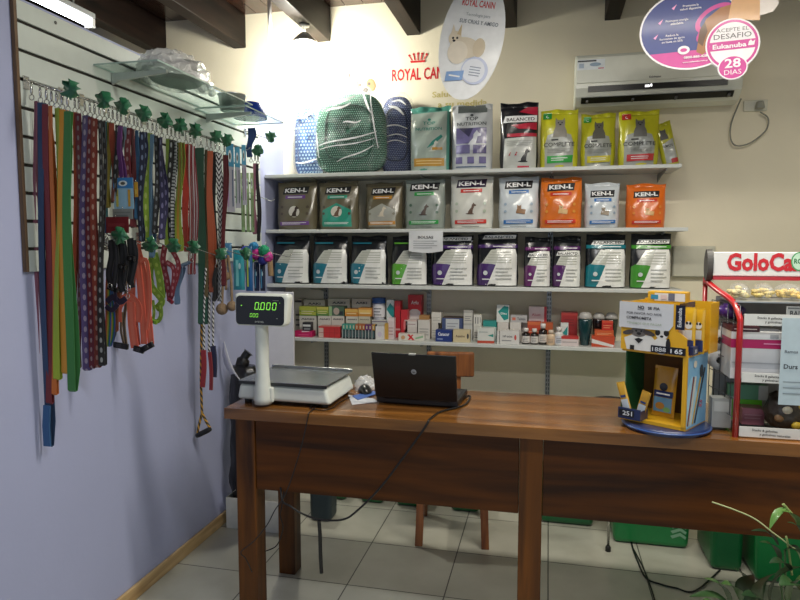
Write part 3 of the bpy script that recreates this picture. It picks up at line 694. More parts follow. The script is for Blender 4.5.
# ================================================================ PET BEDS IN PLASTIC
def sgnp(v, p): return math.copysign(abs(v)**p, v)
def pet_bed(px0, px1, ytop, Yc, th, label, fab, rim, crs, tall=.5, seed=1):
    c0, c1 = onY(px0, 150, Yc-th/2), onY(px1, 150, Yc-th/2); zt = onY((px0+px1)/2, ytop, Yc-th/4).z
    w = (c1.x-c0.x); h = zt-Z1; t = thing('pet_bed', label, 'pet bed', ((c0.x+c1.x)/2, Yc, Z1+.0005), group='rolled pet beds in plastic on the top shelf')
    R = random.Random(seed)
    def surf(u, v, g=0, lump=0):
        # u around, v pole to pole along y (front to back)
        cu, su = math.cos(u), math.sin(u); e = .62 if su > 0 else .42
        cv, sv = math.cos(v), math.sin(v)
        x = (w/2+g)*sgnp(cu, .62 if su > 0 else .5)*abs(cv)**.45; z = (h/2+g)*(1+sgnp(su, e)*abs(cv)**.45); y = (th/2+g)*sgnp(sv, .8)
        # narrower towards the top
        k = 1-.10*max(0, z/h-.35); x *= k
        if lump: q = lump*(math.sin(9*x/w+3*z/h+seed)+math.sin(14*z/h-5*x/w+seed*2)); y += q*sgnp(sv, 1)*.5; x += q*.2
        z = max(z, .0)
        return (x, y, z)
    nu, nv = 48, 16; b = MB(); o = len(b.v)
    for j in range(nv+1):
        v = -PI/2+PI*j/nv
        for k in range(nu): b.v.append(surf(2*PI*k/nu, v*.999, 0, .006))
    for j in range(nv):
        for k in range(nu):
            i4 = (o+j*nu+k, o+j*nu+(k+1) % nu, o+(j+1)*nu+(k+1) % nu, o+(j+1)*nu+k)
            uv = [(b.v[q][0]+(b.v[q][1] if 3 < j < nv-3 else 0)+2, b.v[q][2]+1) for q in i4]
            b.face(i4, fab, True, uv)
    b.face([o+k for k in range(nu)], fab); b.face([o+nv*nu+k for k in range(nu)][::-1], fab)
    b.build('cushion', t)
    r = MB(); pts = [surf(2*PI*k/48, -1.15, .003, 0) for k in range(48)]; pts = [(p[0]*.97, p[1], max(.006, p[2]*.97+.008)) for p in pts]
    r.tube(pts+[pts[0]], .005, rim, 6); r.build('piping', t)
    p_ = MB(); o = 0; nu, nv = 56, 20
    for j in range(nv+1):
        v = -PI/2+PI*j/nv
        for k in range(nu):
            q = surf(2*PI*k/nu, v*.999, .012, .010); n_ = .005*math.sin(k*1.7+j*.9+seed)+.004*math.sin(k*.6-j*2.1)
            p_.v.append((q[0]*(1+n_*1.2), q[1]*(1+n_*3), max(.0005, q[2]*(1+n_))))
    fm = film('pet_bed_plastic', 'f4f8f6', .07, .9, 13, .1)
    for j in range(nv):
        for k in range(nu): p_.face((j*nu+k, j*nu+(k+1) % nu, (j+1)*nu+(k+1) % nu, (j+1)*nu+k), fm, True)
    cm = film('plastic_crease', 'ffffff', .62, .3, 30, .15)
    for (x0, z0, x1, z1, wd) in crs:
        pts = []
        for k in range(9):
            u = k/8; x = (x0+(x1-x0)*u)*w; z = (z0+(z1-z0)*u+.02*math.sin(u*5+seed))*h
            e = max(0, 1-abs(2*x/w)**3.2-abs(2*z/h-1)**4)**.5
            pts.append((x, -(th/2*e+.022), z))
        p_.ribbon(pts, wd, .002, cm, wdir=(x1*.0-(z1-z0), 0, (x1-x0) if abs(x1-x0) > .01 else .01), ws=[wd*(.25+.75*math.sin(PI*(.08+.84*k/8))) for k in range(9)])
    p_.build('plastic_wrap', t); return t
pet_bed(293, 322, 104, 3.865, .09, 'blue pet bed with large pale dots in plastic, leftmost on top shelf', dotcloth('234a80', '8fb0cc', 48, .08), cloth('2a4674'), [(-.45, .20, .45, .22, .010), (-.3, .8, .3, .86, .012)], seed=3)
pet_bed(313, 384, 93, 3.715, .13, 'big dark green dotted pet bed in clear plastic, middle of the three', dotcloth('0f4a38', '7fb09a', 78, .06), cloth('0e4233'),
    [(-.42, .33, .40, .50, .010), (-.40, .28, .38, .42, .006), (-.15, .12, .36, .33, .008), (-.42, .82, .10, .95, .022), (-.30, .75, .05, .86, .014), (.30, .95, .42, .30, .008), (.20, .96, .34, .72, .013), (-.05, .60, .20, .64, .01), (-.46, .5, -.42, .2, .008)], seed=1)
pet_bed(379, 413, 96, 3.865, .09, 'navy dotted pet bed in clear plastic behind the silver green bag', dotcloth('222e5c', '7d88b4', 92, .065), cloth('1b2447'), [(-.4, .62, .35, .58, .008), (-.3, .50, .35, .47, .006), (-.2, .88, .25, .75, .016), (-.35, .42, .3, .40, .006), (-.1, .94, .3, .88, .012)], seed=5)

# ================================================================ WALL DECALS, HANGING SIGNS, PAPER NOTE
def on_wall(name, label, cat, fn_art, o, thick=.0012):
    a = Art(); fn_art(a); b = MB(); a.lay(b, lambda x_, z_, q: (x_, -q, z_), lift=.0003, base=.0006); ob = b.build(name, loc=o); tag(ob, label, cat); return ob
RED = card('cf2a30')
def crown(a, x, z, w, h, m):
    for k in range(5):
        u = (k-2)/2; a.ell(x+u*w*.45, z+h*(.86-.12*u*u), w*.06, w*.06, m, 10)
        a.poly([(x+u*w*.30-w*.035, z+h*.25), (x+u*w*.30+w*.035, z+h*.25), (x+u*w*.42+w*.03, z+h*(.75-.12*u*u)), (x+u*w*.42-w*.03, z+h*(.75-.12*u*u))], m)
    a.poly([(x-w*.36, z), (x+w*.36, z), (x+w*.40, z+h*.2), (x-w*.40, z+h*.2)], m)
p = onY(392, 81, YB-.002); q = onY(453, 76, YB-.002); cw = (q.x-p.x)
def rc(a):
    a.text('ROYAL CANIN', cw/2, 0, .068, RED, w=cw, bold=.02); crown(a, cw*.43, .10, .12, .062, RED)
on_wall('wall_decal', 'red brand lettering under a small red crown on the cream wall', 'wall lettering', rc, (p.x, YB-.001, p.z))
p = onY(425, 98, YB); GOLD = card('cdbf7c')
on_wall('wall_decal', 'short pale gold word on the cream wall, upper line above the tall food bags', 'wall lettering', lambda a: a.text('Salud', .11, .0, .034, GOLD, w=.13), (p.x, YB-.001, p.z))
on_wall('wall_decal', 'longer pale gold lettering on the cream wall, lower line just above the tall food bags', 'wall lettering', lambda a: a.text('a su medida', .23, -.060, .034, GOLD, w=.30), (p.x, YB-.001, p.z))
p = onY(322, 100, YB)
def pets(a):
    a.poly([(-.34, -.04), (.33, -.04), (.34, .25), (.2, .34), (-.15, .33), (-.34, .2)], card('e8e2cc')); wd = card('dcd8cc'); gr = card('a8a49c'); br = card('a07850'); dk = card('4a4038')
    a.poly([(-.28, -.02), (-.12, -.02), (-.10, .10), (-.13, .20), (-.17, .26), (-.24, .24), (-.30, .14)], gr); a.poly([(-.22, .22), (-.16, .31), (-.13, .24)], gr)
    a.ell(-.02, .09, .10, .15, wd, 24); a.ell(0, .25, .07, .065, wd, 20); a.ell(-.02, .27, .012, .012, dk, 8); a.ell(.03, .27, .012, .012, dk, 8)
    a.ell(.20, .07, .09, .14, wd, 24); a.ell(.215, .225, .085, .075, wd, 24); a.ell(.165, .235, .045, .065, br, 16); a.ell(.285, .245, .03, .04, br, 14, .3); a.ell(.245, .205, .045, .035, card('8a8480'), 16); a.ell(.25, .215, .018, .013, dk, 10); a.ell(.215, .248, .01, .01, dk, 8); a.ell(.272, .252, .01, .01, dk, 8); a.ell(.18, .05, .03, .07, br, 14)
    a.ell(.13, .31, .025, .018, card('c4c34a'), 12); a.ell(.145, .31, .010, .012, dk, 8)
on_wall('wall_decal', 'printed picture of pets, a brown and white bulldog at its right, on the wall', 'wall picture', pets, (p.x+.04, YB-.001, p.z-.17))

def hanging_sign(name, label, cx, cy, Y, rot, outline, art, thread_to=2.775, mface='d8dce6'):
    p = onY(cx, cy, Y); t = thing(name, label, 'hanging sign', tuple(p))
    c, s_ = math.cos(rot), math.sin(rot)
    def R(x_, y_, z_): return (x_*c-z_*s_, y_, x_*s_+z_*c)
    b = MB(); b.plate(outline, .003, card(mface), frame=lambda x_, y_, z_: R(x_, y_-.0015, z_)); b.build('board', t)
    a = Art(); art(a); b = MB(); a.lay(b, lambda x_, z_, q: R(x_, -.0017-q, z_), lift=.0002, base=.0003); b.build('print', t)
    top = max(R(x_, 0, z_)[2] for x_, z_ in outline)
    for sx in (-.05, .05): MB().tube([(sx-s_*top, 0, top-.02), (sx-s_*top, 0, thread_to-p.z)], .0008, mat('d8d8d8', .3), 5).build('thread', t)
    return t
def ellipse(rx, rz, n=40, cx=0, cz=0): return [(cx+rx*math.cos(2*PI*k/n), cz+rz*math.sin(2*PI*k/n)) for k in range(n)]
s2 = 3.2/638*1.03
ph_ = 56*s2; pw_ = 30*s2
def oval(a):
    a.text('ROYAL CANIN', .0, ph_*.53, .030, RED, w=.16, bold=.02); crown(a, 0, ph_*.69, .040, .022, card('c05a5a'))
    a.text('Tecnologia para', .01, ph_*.37, .015, card('9aa2a8'), w=.12, bold=0); a.text('SUS CRIAS Y AMIGO', .02, ph_*.25, .018, card('6c7480'), w=.19, bold=.01)
    cr = card('d9cdb8'); q0 = len(a.items); a.ell(-.02, -ph_*.03, .075, .05, cr, 24); a.ell(-.075, ph_*.10, .032, .035, cr, 20); a.ell(-.05, -ph_*.12, .05, .055, card('e6dccb'), 20); a.poly([(-.10, .045), (-.095, .095), (-.078, .058)], cr); a.poly([(-.07, .05), (-.055, .10), (-.048, .045)], card('c9b48e')); a.ell(-.085, ph_*.10, .006, .006, BLK, 8); a.ell(-.065, ph_*.11, .006, .006, BLK, 8); a.ell(-.078, ph_*.06, .008, .006, BLK, 8); a.ell(.05, -.0, .03, .045, card('cfc0a6'), 18); a.items[q0:] = [([(x_-.005, z_-.035) for x_, z_ in v_], f_, m_) for v_, f_, m_ in a.items[q0:]]
    a.ell(.045, -ph_*.50, .066, .066, card('c3cbe6'), 30); a.ell(.040, -ph_*.50, .056, .056, card('e2e6f0'), 30); lines(a, .02, .075, -ph_*.60, -ph_*.42, 4, card('8a93a8'), .35); a.poly([(-.09, -ph_*.74), (-.005, -ph_*.68), (-.005, -ph_*.52), (-.09, -ph_*.58)], shiny('86a8da')); lines(a, -.075, -.02, -ph_*.66, -ph_*.60, 1, WHT, .4)
hanging_sign('hanging_sign', 'white oval hanging sign with a pale dog and small red lettering', 471.5, 39.5, 3.2, -.20, ellipse(pw_, ph_, 48), oval, 2.775, 'eceef0')
s3 = 3.0/638*1.06; rr = 50*s3
def shp():
    P = []
    for k in range(60):
        a_ = 2*PI*k/60; P.append((-.075+.205*math.cos(a_), .035+.165*math.sin(a_)))
    return P
def euk(a):
    B_ = card('28387e'); MG = card('c2388e'); WH = card('e6e2e6')
    cx, cz, rx, rz = -.075, .035, .198, .158
    top = [(cx+rx*math.cos(t_), cz+rz*math.sin(t_)) for t_ in [math.asin(-.55)+k*(PI-2*math.asin(-.55))/30 for k in range(31)]]
    bot = [(cx+rx*math.cos(t_), cz+rz*math.sin(t_)) for t_ in [PI-math.asin(-.55)+k*(PI+2*math.asin(-.55))/18 for k in range(19)]]
    a.poly(top, B_); a.poly(bot, MG)
    a.ell(.02, .07, .085, .05, MG, 24, .5); a.ell(.02, .07, .065, .034, B_, 24, .5); a.ell(-.01, .01, .05, .03, MG, 20, .6)
    br = card('9a6434'); a.poly([(-.055, -.06), (-.04, .02), (-.015, .07), (.04, .11), (.14, .13), (.14, .04), (.06, .02), (.02, -.03), (-.03, -.075)], br); a.poly([(-.05, -.02), (-.04, .03), (-.02, .06), (-.01, .02), (-.03, -.04)], card('5a3a20')); a.poly([(.07, .06), (.09, .17), (.14, .19), (.19, .17), (.19, .04)], card('cfa070')); a.ell(.13, .17, .03, .035, card('dcb88e'), 16)
    for k, (x_, z_, s_) in enumerate([(-.10, .13, ('Promueve la', 'salud digestiva')), (-.155, .075, ('Promueve energia', 'saludable')), (-.175, .015, ('Reduce la', 'formacion de sarro', 'en hasta un 55%'))]):
        a.poly([(x_-.05, z_), (x_-.042, z_-.008), (x_-.03, z_+.014)], card('e8a0cc'))
        for j, q in enumerate(s_): a.text(q, x_+.025, z_-.013*j, .0085, WH, w=.009*.62*len(q), bold=.01)
    a.ell(-.105, -.048, .024, .018, WH, 20); a.ell(-.105, -.048, .014, .008, MG, 14)
    a.text('0800-888-4287', -.055, -.085, .010, WH, w=.10, bold=.02); a.text('www.eukanuba.com.ar', -.06, -.102, .006, WH, w=.10)
    # round badge
    bx, bz, br_ = .085, -.045, .099
    a.ell(bx, bz, br_+.006, br_+.006, WH, 40); a.ell(bx, bz, br_, br_, MG, 40); a.ell(bx, bz, br_-.010, br_-.010, WH, 40)
    a.ell(bx+.0, bz-.095, .058, .050, WH, 30); a.ell(bx, bz-.095, .053, .045, MG, 30)
    h_ = .022; xx = math.sqrt((br_-.008)**2-.0004)
    a.poly([(bx-xx, bz-.022), (bx+xx, bz-.022), (bx+xx, bz+.014), (bx-xx, bz+.014)], MG)
    a.text('ACEPTE EL', bx, bz+.052, .015, card('4a4448'), w=.125, bold=0); a.text('DESAFIO', bx, bz+.024, .021, card('4a4448'), w=.145, bold=.0)
    a.text('Eukanuba', bx-.012, bz-.014, .018, WH, w=.13, bold=.03); a.poly([(bx+.058, bz-.012), (bx+.082, bz-.012), (bx+.086, bz+.008), (bx+.076, bz+.002), (bx+.070, bz+.011), (bx+.062, bz+.004)], WH)
    a.text('28', bx, bz-.095, .036, WH, w=.062, bold=.02); a.text('DIAS', bx, bz-.124, .020, WH, w=.066, bold=.0)
t = hanging_sign('hanging_sign', 'blue and magenta hanging sign with a dog and a round badge', 710, 36, 3.0, .045, shp(), euk, 2.775, 'e6e2e6')
b = MB(); b.plate(ellipse(.107, .107, 40, .085, -.045), .0028, card('e6e2e6'), frame=lambda x_, y_, z_: (x_*.999-z_*.045, y_-.0014, x_*.045+z_*.999)); b.plate(ellipse(.058, .051, 30, .085, -.140), .0026, card('e6e2e6'), frame=lambda x_, y_, z_: (x_*.999-z_*.045, y_-.0013, x_*.045+z_*.999))
b.plate([(.12, .15), (.16, .16), (.20, .20), (.235, .20), (.215, .14), (.255, .13), (.262, .10), (.24, .07), (.19, .06), (.14, .06)], .0024, card('dfd6cf'), frame=lambda x_, y_, z_: (x_*.999-z_*.045, y_-.0012, x_*.045+z_*.999)); b.build('badge_board', t)

p0, p1 = onY(409, 231, YF-.004), onY(443, 251, YF-.004); nw, nh = p1.x-p0.x, p0.z-p1.z
b = MB(); n = 10; vs = []
for j in range(6):
    for k in range(n+1):
        u, v = k/n, j/5; vs.append((u*nw, -.004-.006*v*math.sin(u*PI)+.003*math.sin(3*u+4*v), -v*nh*(1+.10*math.sin(u*PI))))
b.add(vs, [(j*(n+1)+k, j*(n+1)+k+1, (j+1)*(n+1)+k+1, (j+1)*(n+1)+k) for j in range(5) for k in range(n)], mat('d2d4d6', .5, var=.02), True)
a = Art(); a.text('BOLSAS', nw*.5, -nh*.38, nh*.13, card('3a3a3e'), w=nw*.45, bold=.02); lines(a, nw*.14, nw*.84, -nh*.9, -nh*.45, 4, card('8e9096'), .25)
a.lay(b, lambda x_, z_, q: (x_, -.009-q-.006*(-z_/nh)*math.sin(PI*x_/nw), z_), nw/8, nh/6)
tag(b.build('paper_notice', loc=(p0.x, YF-.004, p0.z)), 'small white paper notice taped to the edge of the second shelf', 'notice')
# ================================================================ MEDICINE BOXES AND BOTTLES ON THE LOWEST SHELF
Z4 = SHZ[3]+.0105
GM = 'medicine cartons on the lowest shelf'
def carton(px0, px1, ytop, Yf, label, col, art=None, zb=None, depth=.06, name='medicine_carton', side=None, top=None, rotz=0, group=GM, cat_='box', ymid=325):
    c0, c1 = onY(px0, ymid, Yf), onY(px1, ymid, Yf); zt = onY((px0+px1)/2, ytop, Yf).z; z0 = Z4 if zb is None else zb
    w, h = c1.x-c0.x-.0008, zt-z0
    b = MB(); f_ = card(col); sd = card(side) if side else f_; tp = card(top) if top else f_
    x, y, z = w/2, depth, h
    vs = [(-x, 0, 0), (x, 0, 0), (x, y, 0), (-x, y, 0), (-x, 0, z), (x, 0, z), (x, y, z), (-x, y, z)]
    for q, m in (((0, 1, 5, 4), f_), ((1, 2, 6, 5), sd), ((2, 3, 7, 6), f_), ((3, 0, 4, 7), sd), ((4, 5, 6, 7), tp), ((0, 3, 2, 1), f_)): b.add([vs[i] for i in q], [(0, 1, 2, 3)], m)
    # tuck-flap line on the side
    if art: a = Art(); art(a, w, h); a.lay(b, lambda p, q, r: (p, -r, q), lift=.0002, base=.0004)
    bm = None
    o = b.build(name, loc=((c0.x+c1.x)/2, Yf, z0+.0003)); o.rotation_euler = (0, 0, rotz); tag(o, label, cat_, group); return zt+.0006
def tx(s_, c='2a2a30', zf=.5, hf=.3, wf=.8, bands=()):
    def f(a, w, h):
        for (z0, z1, m) in bands: a.rect(-w*.5, h*z0, w*.5, h*z1, card(m))
        if s_: a.text(s_, 0, h*zf, min(h*hf, .022), card(c), w=w*wf, bold=.03)
    return f
def prt(c='8a8c90', bands=(), n=3):
    def f(a, w, h):
        for (z0, z1, m) in bands: a.rect(-w*.5, h*z0, w*.5, h*z1, card(m))
        lines(a, -w*.38, w*.38, h*.15, h*.6, n, card(c), .3)
    return f
R1, R2, R3 = 3.665, 3.752, 3.845     # front, middle and back rows
# back row
carton(304, 325, 300, R3, 'cream carton with black lettering, back left above the yellow green boxes', 'd9d3c0', tx('AAKI', zf=.86, hf=.06, wf=.6), depth=.07)
carton(328, 350, 299, R3, 'cream carton with black lettering in front of the left upright rail', 'd9d3c0', tx('AAKI', zf=.86, hf=.06, wf=.6), depth=.07)
carton(352, 371, 299, R3, 'cream carton with black lettering, back row, left of the blue lidded tub', 'd9d3c0', tx('AAKI', zf=.86, hf=.06, wf=.6), depth=.07)
carton(295, 302, 299, R3, 'narrow dark topped carton at the far left of the medicine shelf', 'cfc8b4', prt('3a3a3a', ((.9, .96, '3a3430'),)), depth=.07)
# middle row stacks
zt = carton(299.5, 316, 316, R2, 'white carton with black lettering behind the pink box', 'd4d2c8', tx('AIAKI', zf=.80, hf=.08, wf=.8), depth=.07)
carton(299.5, 316, 306.5, R2, 'yellow green carton on top of the white box, leftmost of the green ones', 'b4bb4a', prt('e8e6c0', ((.0, .12, '6a8a3a'), (.44, .56, '6a8a3a')), 2), zb=zt, depth=.07)
zt = carton(318, 331, 316, R2, 'white carton with black lettering behind the red pack, left one', 'd6d3c8', tx('AIAKI', zf=.80, hf=.08, wf=.8), depth=.07)
carton(316.5, 328.5, 307, R2, 'yellow and leaf green carton lying beside the leftmost green one', '9aae46', prt('e8e6a8', ((.7, 1, 'c8c25a'), (.0, .3, '5a8a40')), 2), zb=zt, depth=.07)
zt2 = carton(331.5, 344, 316, R2, 'white carton with black lettering behind the red pack, right one', 'd6d3c8', tx('AIAKI', zf=.80, hf=.08, wf=.8), depth=.07)
carton(329, 344, 306.5, R2, 'dark green carton with a small animal picture among the light boxes', '4d6a54', lambda a, w, h: (a.ell(0, h*.5, w*.2, h*.38, card('b8a89a')), a.rect(-w*.5, 0, -w*.3, h, card('9cc08a')), a.rect(w*.2, h*.1, w*.45, h*.5, card('28323a'))), zb=max(zt, zt2), depth=.07)
zt = carton(346, 358, 316.5, R2, 'white carton with small black print under the orange boxes', 'd8d4c6', tx('AIAKI', zf=.82, hf=.06, wf=.8), depth=.07)
carton(345, 358, 309, R2, 'orange carton on the left, lying beneath a cream box', 'd08a34', prt('f0d8a0', ((.55, .95, 'e0b45a'),), 1), zb=zt, depth=.07)
zt = carton(358.5, 370, 316.5, R2, 'cream carton with faint print under the right orange box', 'd2ccb4', tx('AIAKI', '6a6a5a', .82, .06, .8), depth=.07)
carton(358.5, 371.5, 308, R2, 'orange carton on the right, beside the blue lidded tub', 'd4923e', prt('f4e4b4', ((.3, .8, 'e8c06a'),), 1), zb=zt, depth=.07)
# tub with blue lid on a white carton
zt = carton(372, 386.5, 320, R2, 'white carton with dark bands holding the blue lidded tub up', 'd2d0c8', prt('5a5a6a', ((.88, .93, '7a6a80'),), 2), depth=.07)
def bottle(px, rpx, ytop, Y, label, prof, mats, capf, lblf=None, zb=None, name='medicine_bottle', group='bottles on the lowest shelf', n=20, sy=1.0, cat_='bottle'):
    c = onY(px, 330, Y); r = (onY(px+rpx, 330, Y).x-c.x); z0 = (Z4 if zb is None else zb)+.0003; h = onY(px, ytop, Y).z-z0
    t = thing(name, label, cat_, (c.x, Y, z0), group=group)
    b = MB(); b.lathe([(r*a, h*q) for a, q in prof], (0, 0, 0), mats[0], n)
    if sy != 1: b.v = [(x, y*sy, z) for x, y, z in b.v]
    b.build('bottle_body', t)
    b = MB(); b.lathe([(r*a, h*q) for a, q in capf], (0, 0, 0), mats[1], n)
    if sy != 1: b.v = [(x, y*sy, z) for x, y, z in b.v]
    b.build('cap', t)
    if lblf:
        b = MB(); a0, a1, m = lblf; R_ = r*1.012
        b.lathe([(R_, h*a0), (R_, h*a1)], (0, 0, 0), card(m), n, caps=False)
        if sy != 1: b.v = [(x, y*sy, z) for x, y, z in b.v]
        A = Art(); lines(A, -r*.6, r*.6, h*(a0+.04), h*(a1-.08), 3, card('6a6a6a'), .3)
        A.lay(b, lambda p, q, o: (p, -((R_+o)**2-p*p)**.5*sy, q), r*.3)
        b.build('label', t)
    return t
bottle(379, 6.2, 297.5, R2+.035, 'white tub with a blue lid on the lowest shelf', [(.84, 0), (.84, .03), (.96, .72), (.96, .74)], (card('d0d2da'), card('27508e')), [(1.0, .741), (1.08, .75), (1.08, .84), (1.02, .85), (1.02, .90), (1.10, .91), (1.10, .99), (1.0, 1.0)], (.12, .66, 'dedce0'), zb=zt, name='plastic_tub', cat_='tub')
carton(386.5, 394, 300, R2+.02, 'tall white carton with a teal diamond beside the blue lidded tub', 'd6dcd8', lambda a, w, h: (a.poly([(-w*.5, h*.75), (0, h*.92), (w*.5, h*.8), (w*.5, h*.5), (0, h*.6)], card('1f8a8a')), a.poly([(w*.1, h*.42), (w*.5, h*.3), (w*.5, h*.6)], card('247a7a'))), depth=.06)
carton(388, 394.2, 318, R1+.035, 'short white and pink carton in front of the teal diamond carton', 'd9c9ca', prt('b08a90', ((.85, 1, 'e2d4d4'),)), depth=.04)
carton(394.6, 400.5, 301, R2+.01, 'tall narrow red carton, left of the two plain red ones', 'b5202a', tx('', bands=((.82, .97, 'c83038'), (.2, .25, 'd8a0a0'))), depth=.06)
carton(401, 407.5, 310, R2, 'shorter red carton, right of the two plain red ones', 'bf2630', lambda a, w, h: a.rect(-w*.1, h*.3, w*.2, h*.6, card('d87878')), depth=.06)
carton(408, 421.5, 295, R3-.01, 'tall red carton with a white lower panel and white lettering', 'c4262c', lambda a, w, h: (a.poly([(-w*.42, h*.02), (w*.42, h*.02), (w*.42, h*.60), (w*.2, h*.66), (-w*.2, h*.66), (-w*.42, h*.60)], card('d9d2cf')), a.text('Aglu', 0, h*.78, h*.08, card('f0e6e4'), w=w*.55, bold=.03), a.ell(-w*.1, h*.36, w*.16, h*.03, card('c04048'))), depth=.07)
zt = carton(404.5, 417, 327, R2, 'white carton lying under the other white one in front of the tall red carton', 'd4ccc6', prt('a0989a'), depth=.08)
carton(404.5, 417, 320, R2, 'white carton lying on top of its twin in front of the tall red carton', 'dcd6d0', prt('b0989a', ((.8, 1, 'cfb8b0'),), 1), zb=zt, depth=.08)
zt = carton(418, 430, 320, R2-.01, 'white carton with worn brown top, middle of the shelf', 'd2ceC6'.lower(), prt('9a9894'), depth=.07, side='9a8a78')
carton(419, 429, 315.5, R2, 'little brown packet lying on the worn white carton', 'a87c48', None, zb=zt, depth=.05)
zt = carton(431.5, 438, 323, R2+.02, 'small white box at the foot of the right hand rail', 'd0ccc2', prt('a6a49c'), depth=.06)
carton(431.5, 441, 312.5, R2+.02, 'small white box stacked beside the large blue and white carton', 'dcd8ce', prt('aaa89e'), zb=zt, depth=.06)
# large blue-white carton with brown open top
carton(442, 463, 318, R2+.03, 'large carton with blue ends, a white front and a brown open top', '46557e', lambda a, w, h: (a.rect(-w*.32, h*.05, w*.32, h*.95, card('cdd0d2')), lines(a, -w*.26, w*.26, h*.4, h*.8, 3, card('9a9ca6'), .3)), depth=.10, top='5a3c26')
zt = carton(463.5, 472.5, 323.5, R2+.01, 'grey white upright carton, lower of the stacked pair', 'c8c8c4', prt('6a6a70', ((.9, 1, 'b0b0ac'),), 4), depth=.06)
carton(463.5, 472.5, 310.5, R2+.01, 'grey white upright carton, upper of the stacked pair', 'cac8c0', prt('76767a', ((.8, 1, 'a8a6a0'),), 3), zb=zt, depth=.06)
zt = carton(473.5, 481.5, 326, R2, 'short white carton with dark marks, beneath an upright one', 'cfcdc6', prt('4a4a50', (), 3), depth=.05)
carton(473.5, 481.5, 315, R2, 'white upright carton with dark vertical marks right of the stacked grey pair', 'd8d6ce', lambda a, w, h: (a.rect(-w*.3, h*.2, -w*.2, h*.8, card('4a4a50')), a.rect(0, h*.2, w*.1, h*.8, card('4a4a50')), a.rect(w*.3, h*.3, w*.38, h*.8, card('6a6a70'))), zb=zt, depth=.05)
zt = carton(483, 496.5, 321, R2, 'teal topped carton behind the white one with a red base', '2c8f88', prt('a8d0c8', ((0, .7, 'c8d6d0'),)), depth=.06)
zt = carton(497.5, 508.5, 322.5, R2, 'white carton with brown print carrying the teal diamond box', 'd2ccc4', prt('8a6a60', (), 3), depth=.07)
carton(496.5, 509, 305, R2+.01, 'white carton with a large teal diamond standing on other boxes', 'd6d9d4', lambda a, w, h: (a.poly([(-w*.4, h*.6), (w*.1, h*.95), (w*.45, h*.9), (w*.45, h*.2), (w*.1, h*.1)], card('1d8c86')), a.text('Diac', w*.08, h*.45, h*.12, card('e8f0ee'), w=w*.5)), zb=zt, depth=.05)
zt = carton(510, 521, 322.5, R2, 'white carton with small red print, middle row', 'd2cdc6', prt('a86a60', (), 3), depth=.07)
carton(510.5, 527, 315.5, R2+.005, 'long flat grey carton bridging two white boxes', 'b2b0b0', lambda a, w, h: (a.text('Telmin', w*.15, h*.3, h*.4, card('3a3a40'), w=w*.5), a.rect(-w*.4, h*.3, -w*.2, h*.7, card('c86a50'))), zb=zt, depth=.05)
zt = carton(521.5, 527.5, 323, R3-.02, 'narrow white carton behind the leftmost brown bottle', 'd0cac0', prt('8a8a88'), depth=.05)
carton(528.5, 546.5, 306.5, R3-.01, 'white carton with pink lettering and a red side behind the brown bottles', 'd6c8c8', lambda a, w, h: (a.rect(w*.36, 0, w*.5, h, card('b82a34')), a.text('Aluet', -w*.08, h*.72, h*.08, card('b06a74'), w=w*.5), lines(a, -w*.4, w*.3, h*.45, h*.62, 2, card('b8a0a4'), .3)), depth=.06, side='b82a34')
carton(527.5, 541, 322, R2+.01, 'orange red carton behind the brown bottles', 'c2492c', prt('e0a080', ((.85, 1, 'd06a3a'),)), depth=.06)
carton(541.5, 553, 323, R2+.02, 'dull orange carton behind the cream bottle', 'b8582e', prt('d8a070'), depth=.06)
carton(561, 577.5, 312.5, R2+.03, 'dark red carton standing behind the teal and white packet', '9a2422', lambda a, w, h: (a.rect(-w*.5, h*.9, w*.5, h, card('b03a34')), lines(a, -w*.3, w*.3, h*.55, h*.8, 3, card('7a1a1a'), .4)), depth=.07)
carton(560.5, 568.5, 323, R1+.05, 'small white carton with a teal arrow left of the dark bottles', 'cfd4d0', lambda a, w, h: a.poly([(-w*.3, h*.5), (w*.4, h*.85), (w*.4, h*.4)], card('1e8a88')), depth=.03)
# front row
zt = carton(294.8, 312, 331, R1, 'open magenta tray box at the left end of the medicine shelf', 'c21d5e', lambda a, w, h: (a.poly([(-w*.1, h*.8), (w*.35, h*.9), (w*.35, h), (-w*.1, h)], card('e8d0d8')), lines(a, -w*.3, w*.3, h*.2, h*.5, 1, card('e86a9a'), .3)), depth=.06)
carton(302.5, 311, 322.5, R1+.01, 'small black and white packet lying on the magenta tray box', '24242a', lambda a, w, h: (a.rect(-w*.45, h*.5, w*.45, h*.75, card('d8dad8')), a.rect(-w*.35, h*.1, w*.4, h*.35, card('8a8c8e'))), zb=zt, depth=.04)
carton(318.5, 340, 326.5, R1, 'red pack of six small boxes with a cream left end', 'c43434', lambda a, w, h: (a.rect(-w*.5, 0, -w*.26, h*.86, card('d8beb0')), a.rect(-w*.5, h*.42, w*.5, h*.46, card('a82a2c')), a.rect(w*.0, 0, w*.015, h*.86, card('a82a2c')), a.rect(w*.24, 0, w*.26, h*.86, card('a82a2c')), a.rect(-w*.27, 0, -w*.25, h*.86, card('a82a2c'))), depth=.07, top='d88a80')
tops = ['3f9a88']*4+['b5642e']*3+['6a2c6e']*2+['b98a34']
nm = ['teal topped', 'rust topped', 'purple topped', 'amber topped']; cnt = {}
ordn = {'3f9a88': ['leftmost', 'second', 'third', 'rightmost'], 'b5642e': ['left', 'middle', 'right'], '6a2c6e': ['left', 'right'], 'b98a34': ['only']}
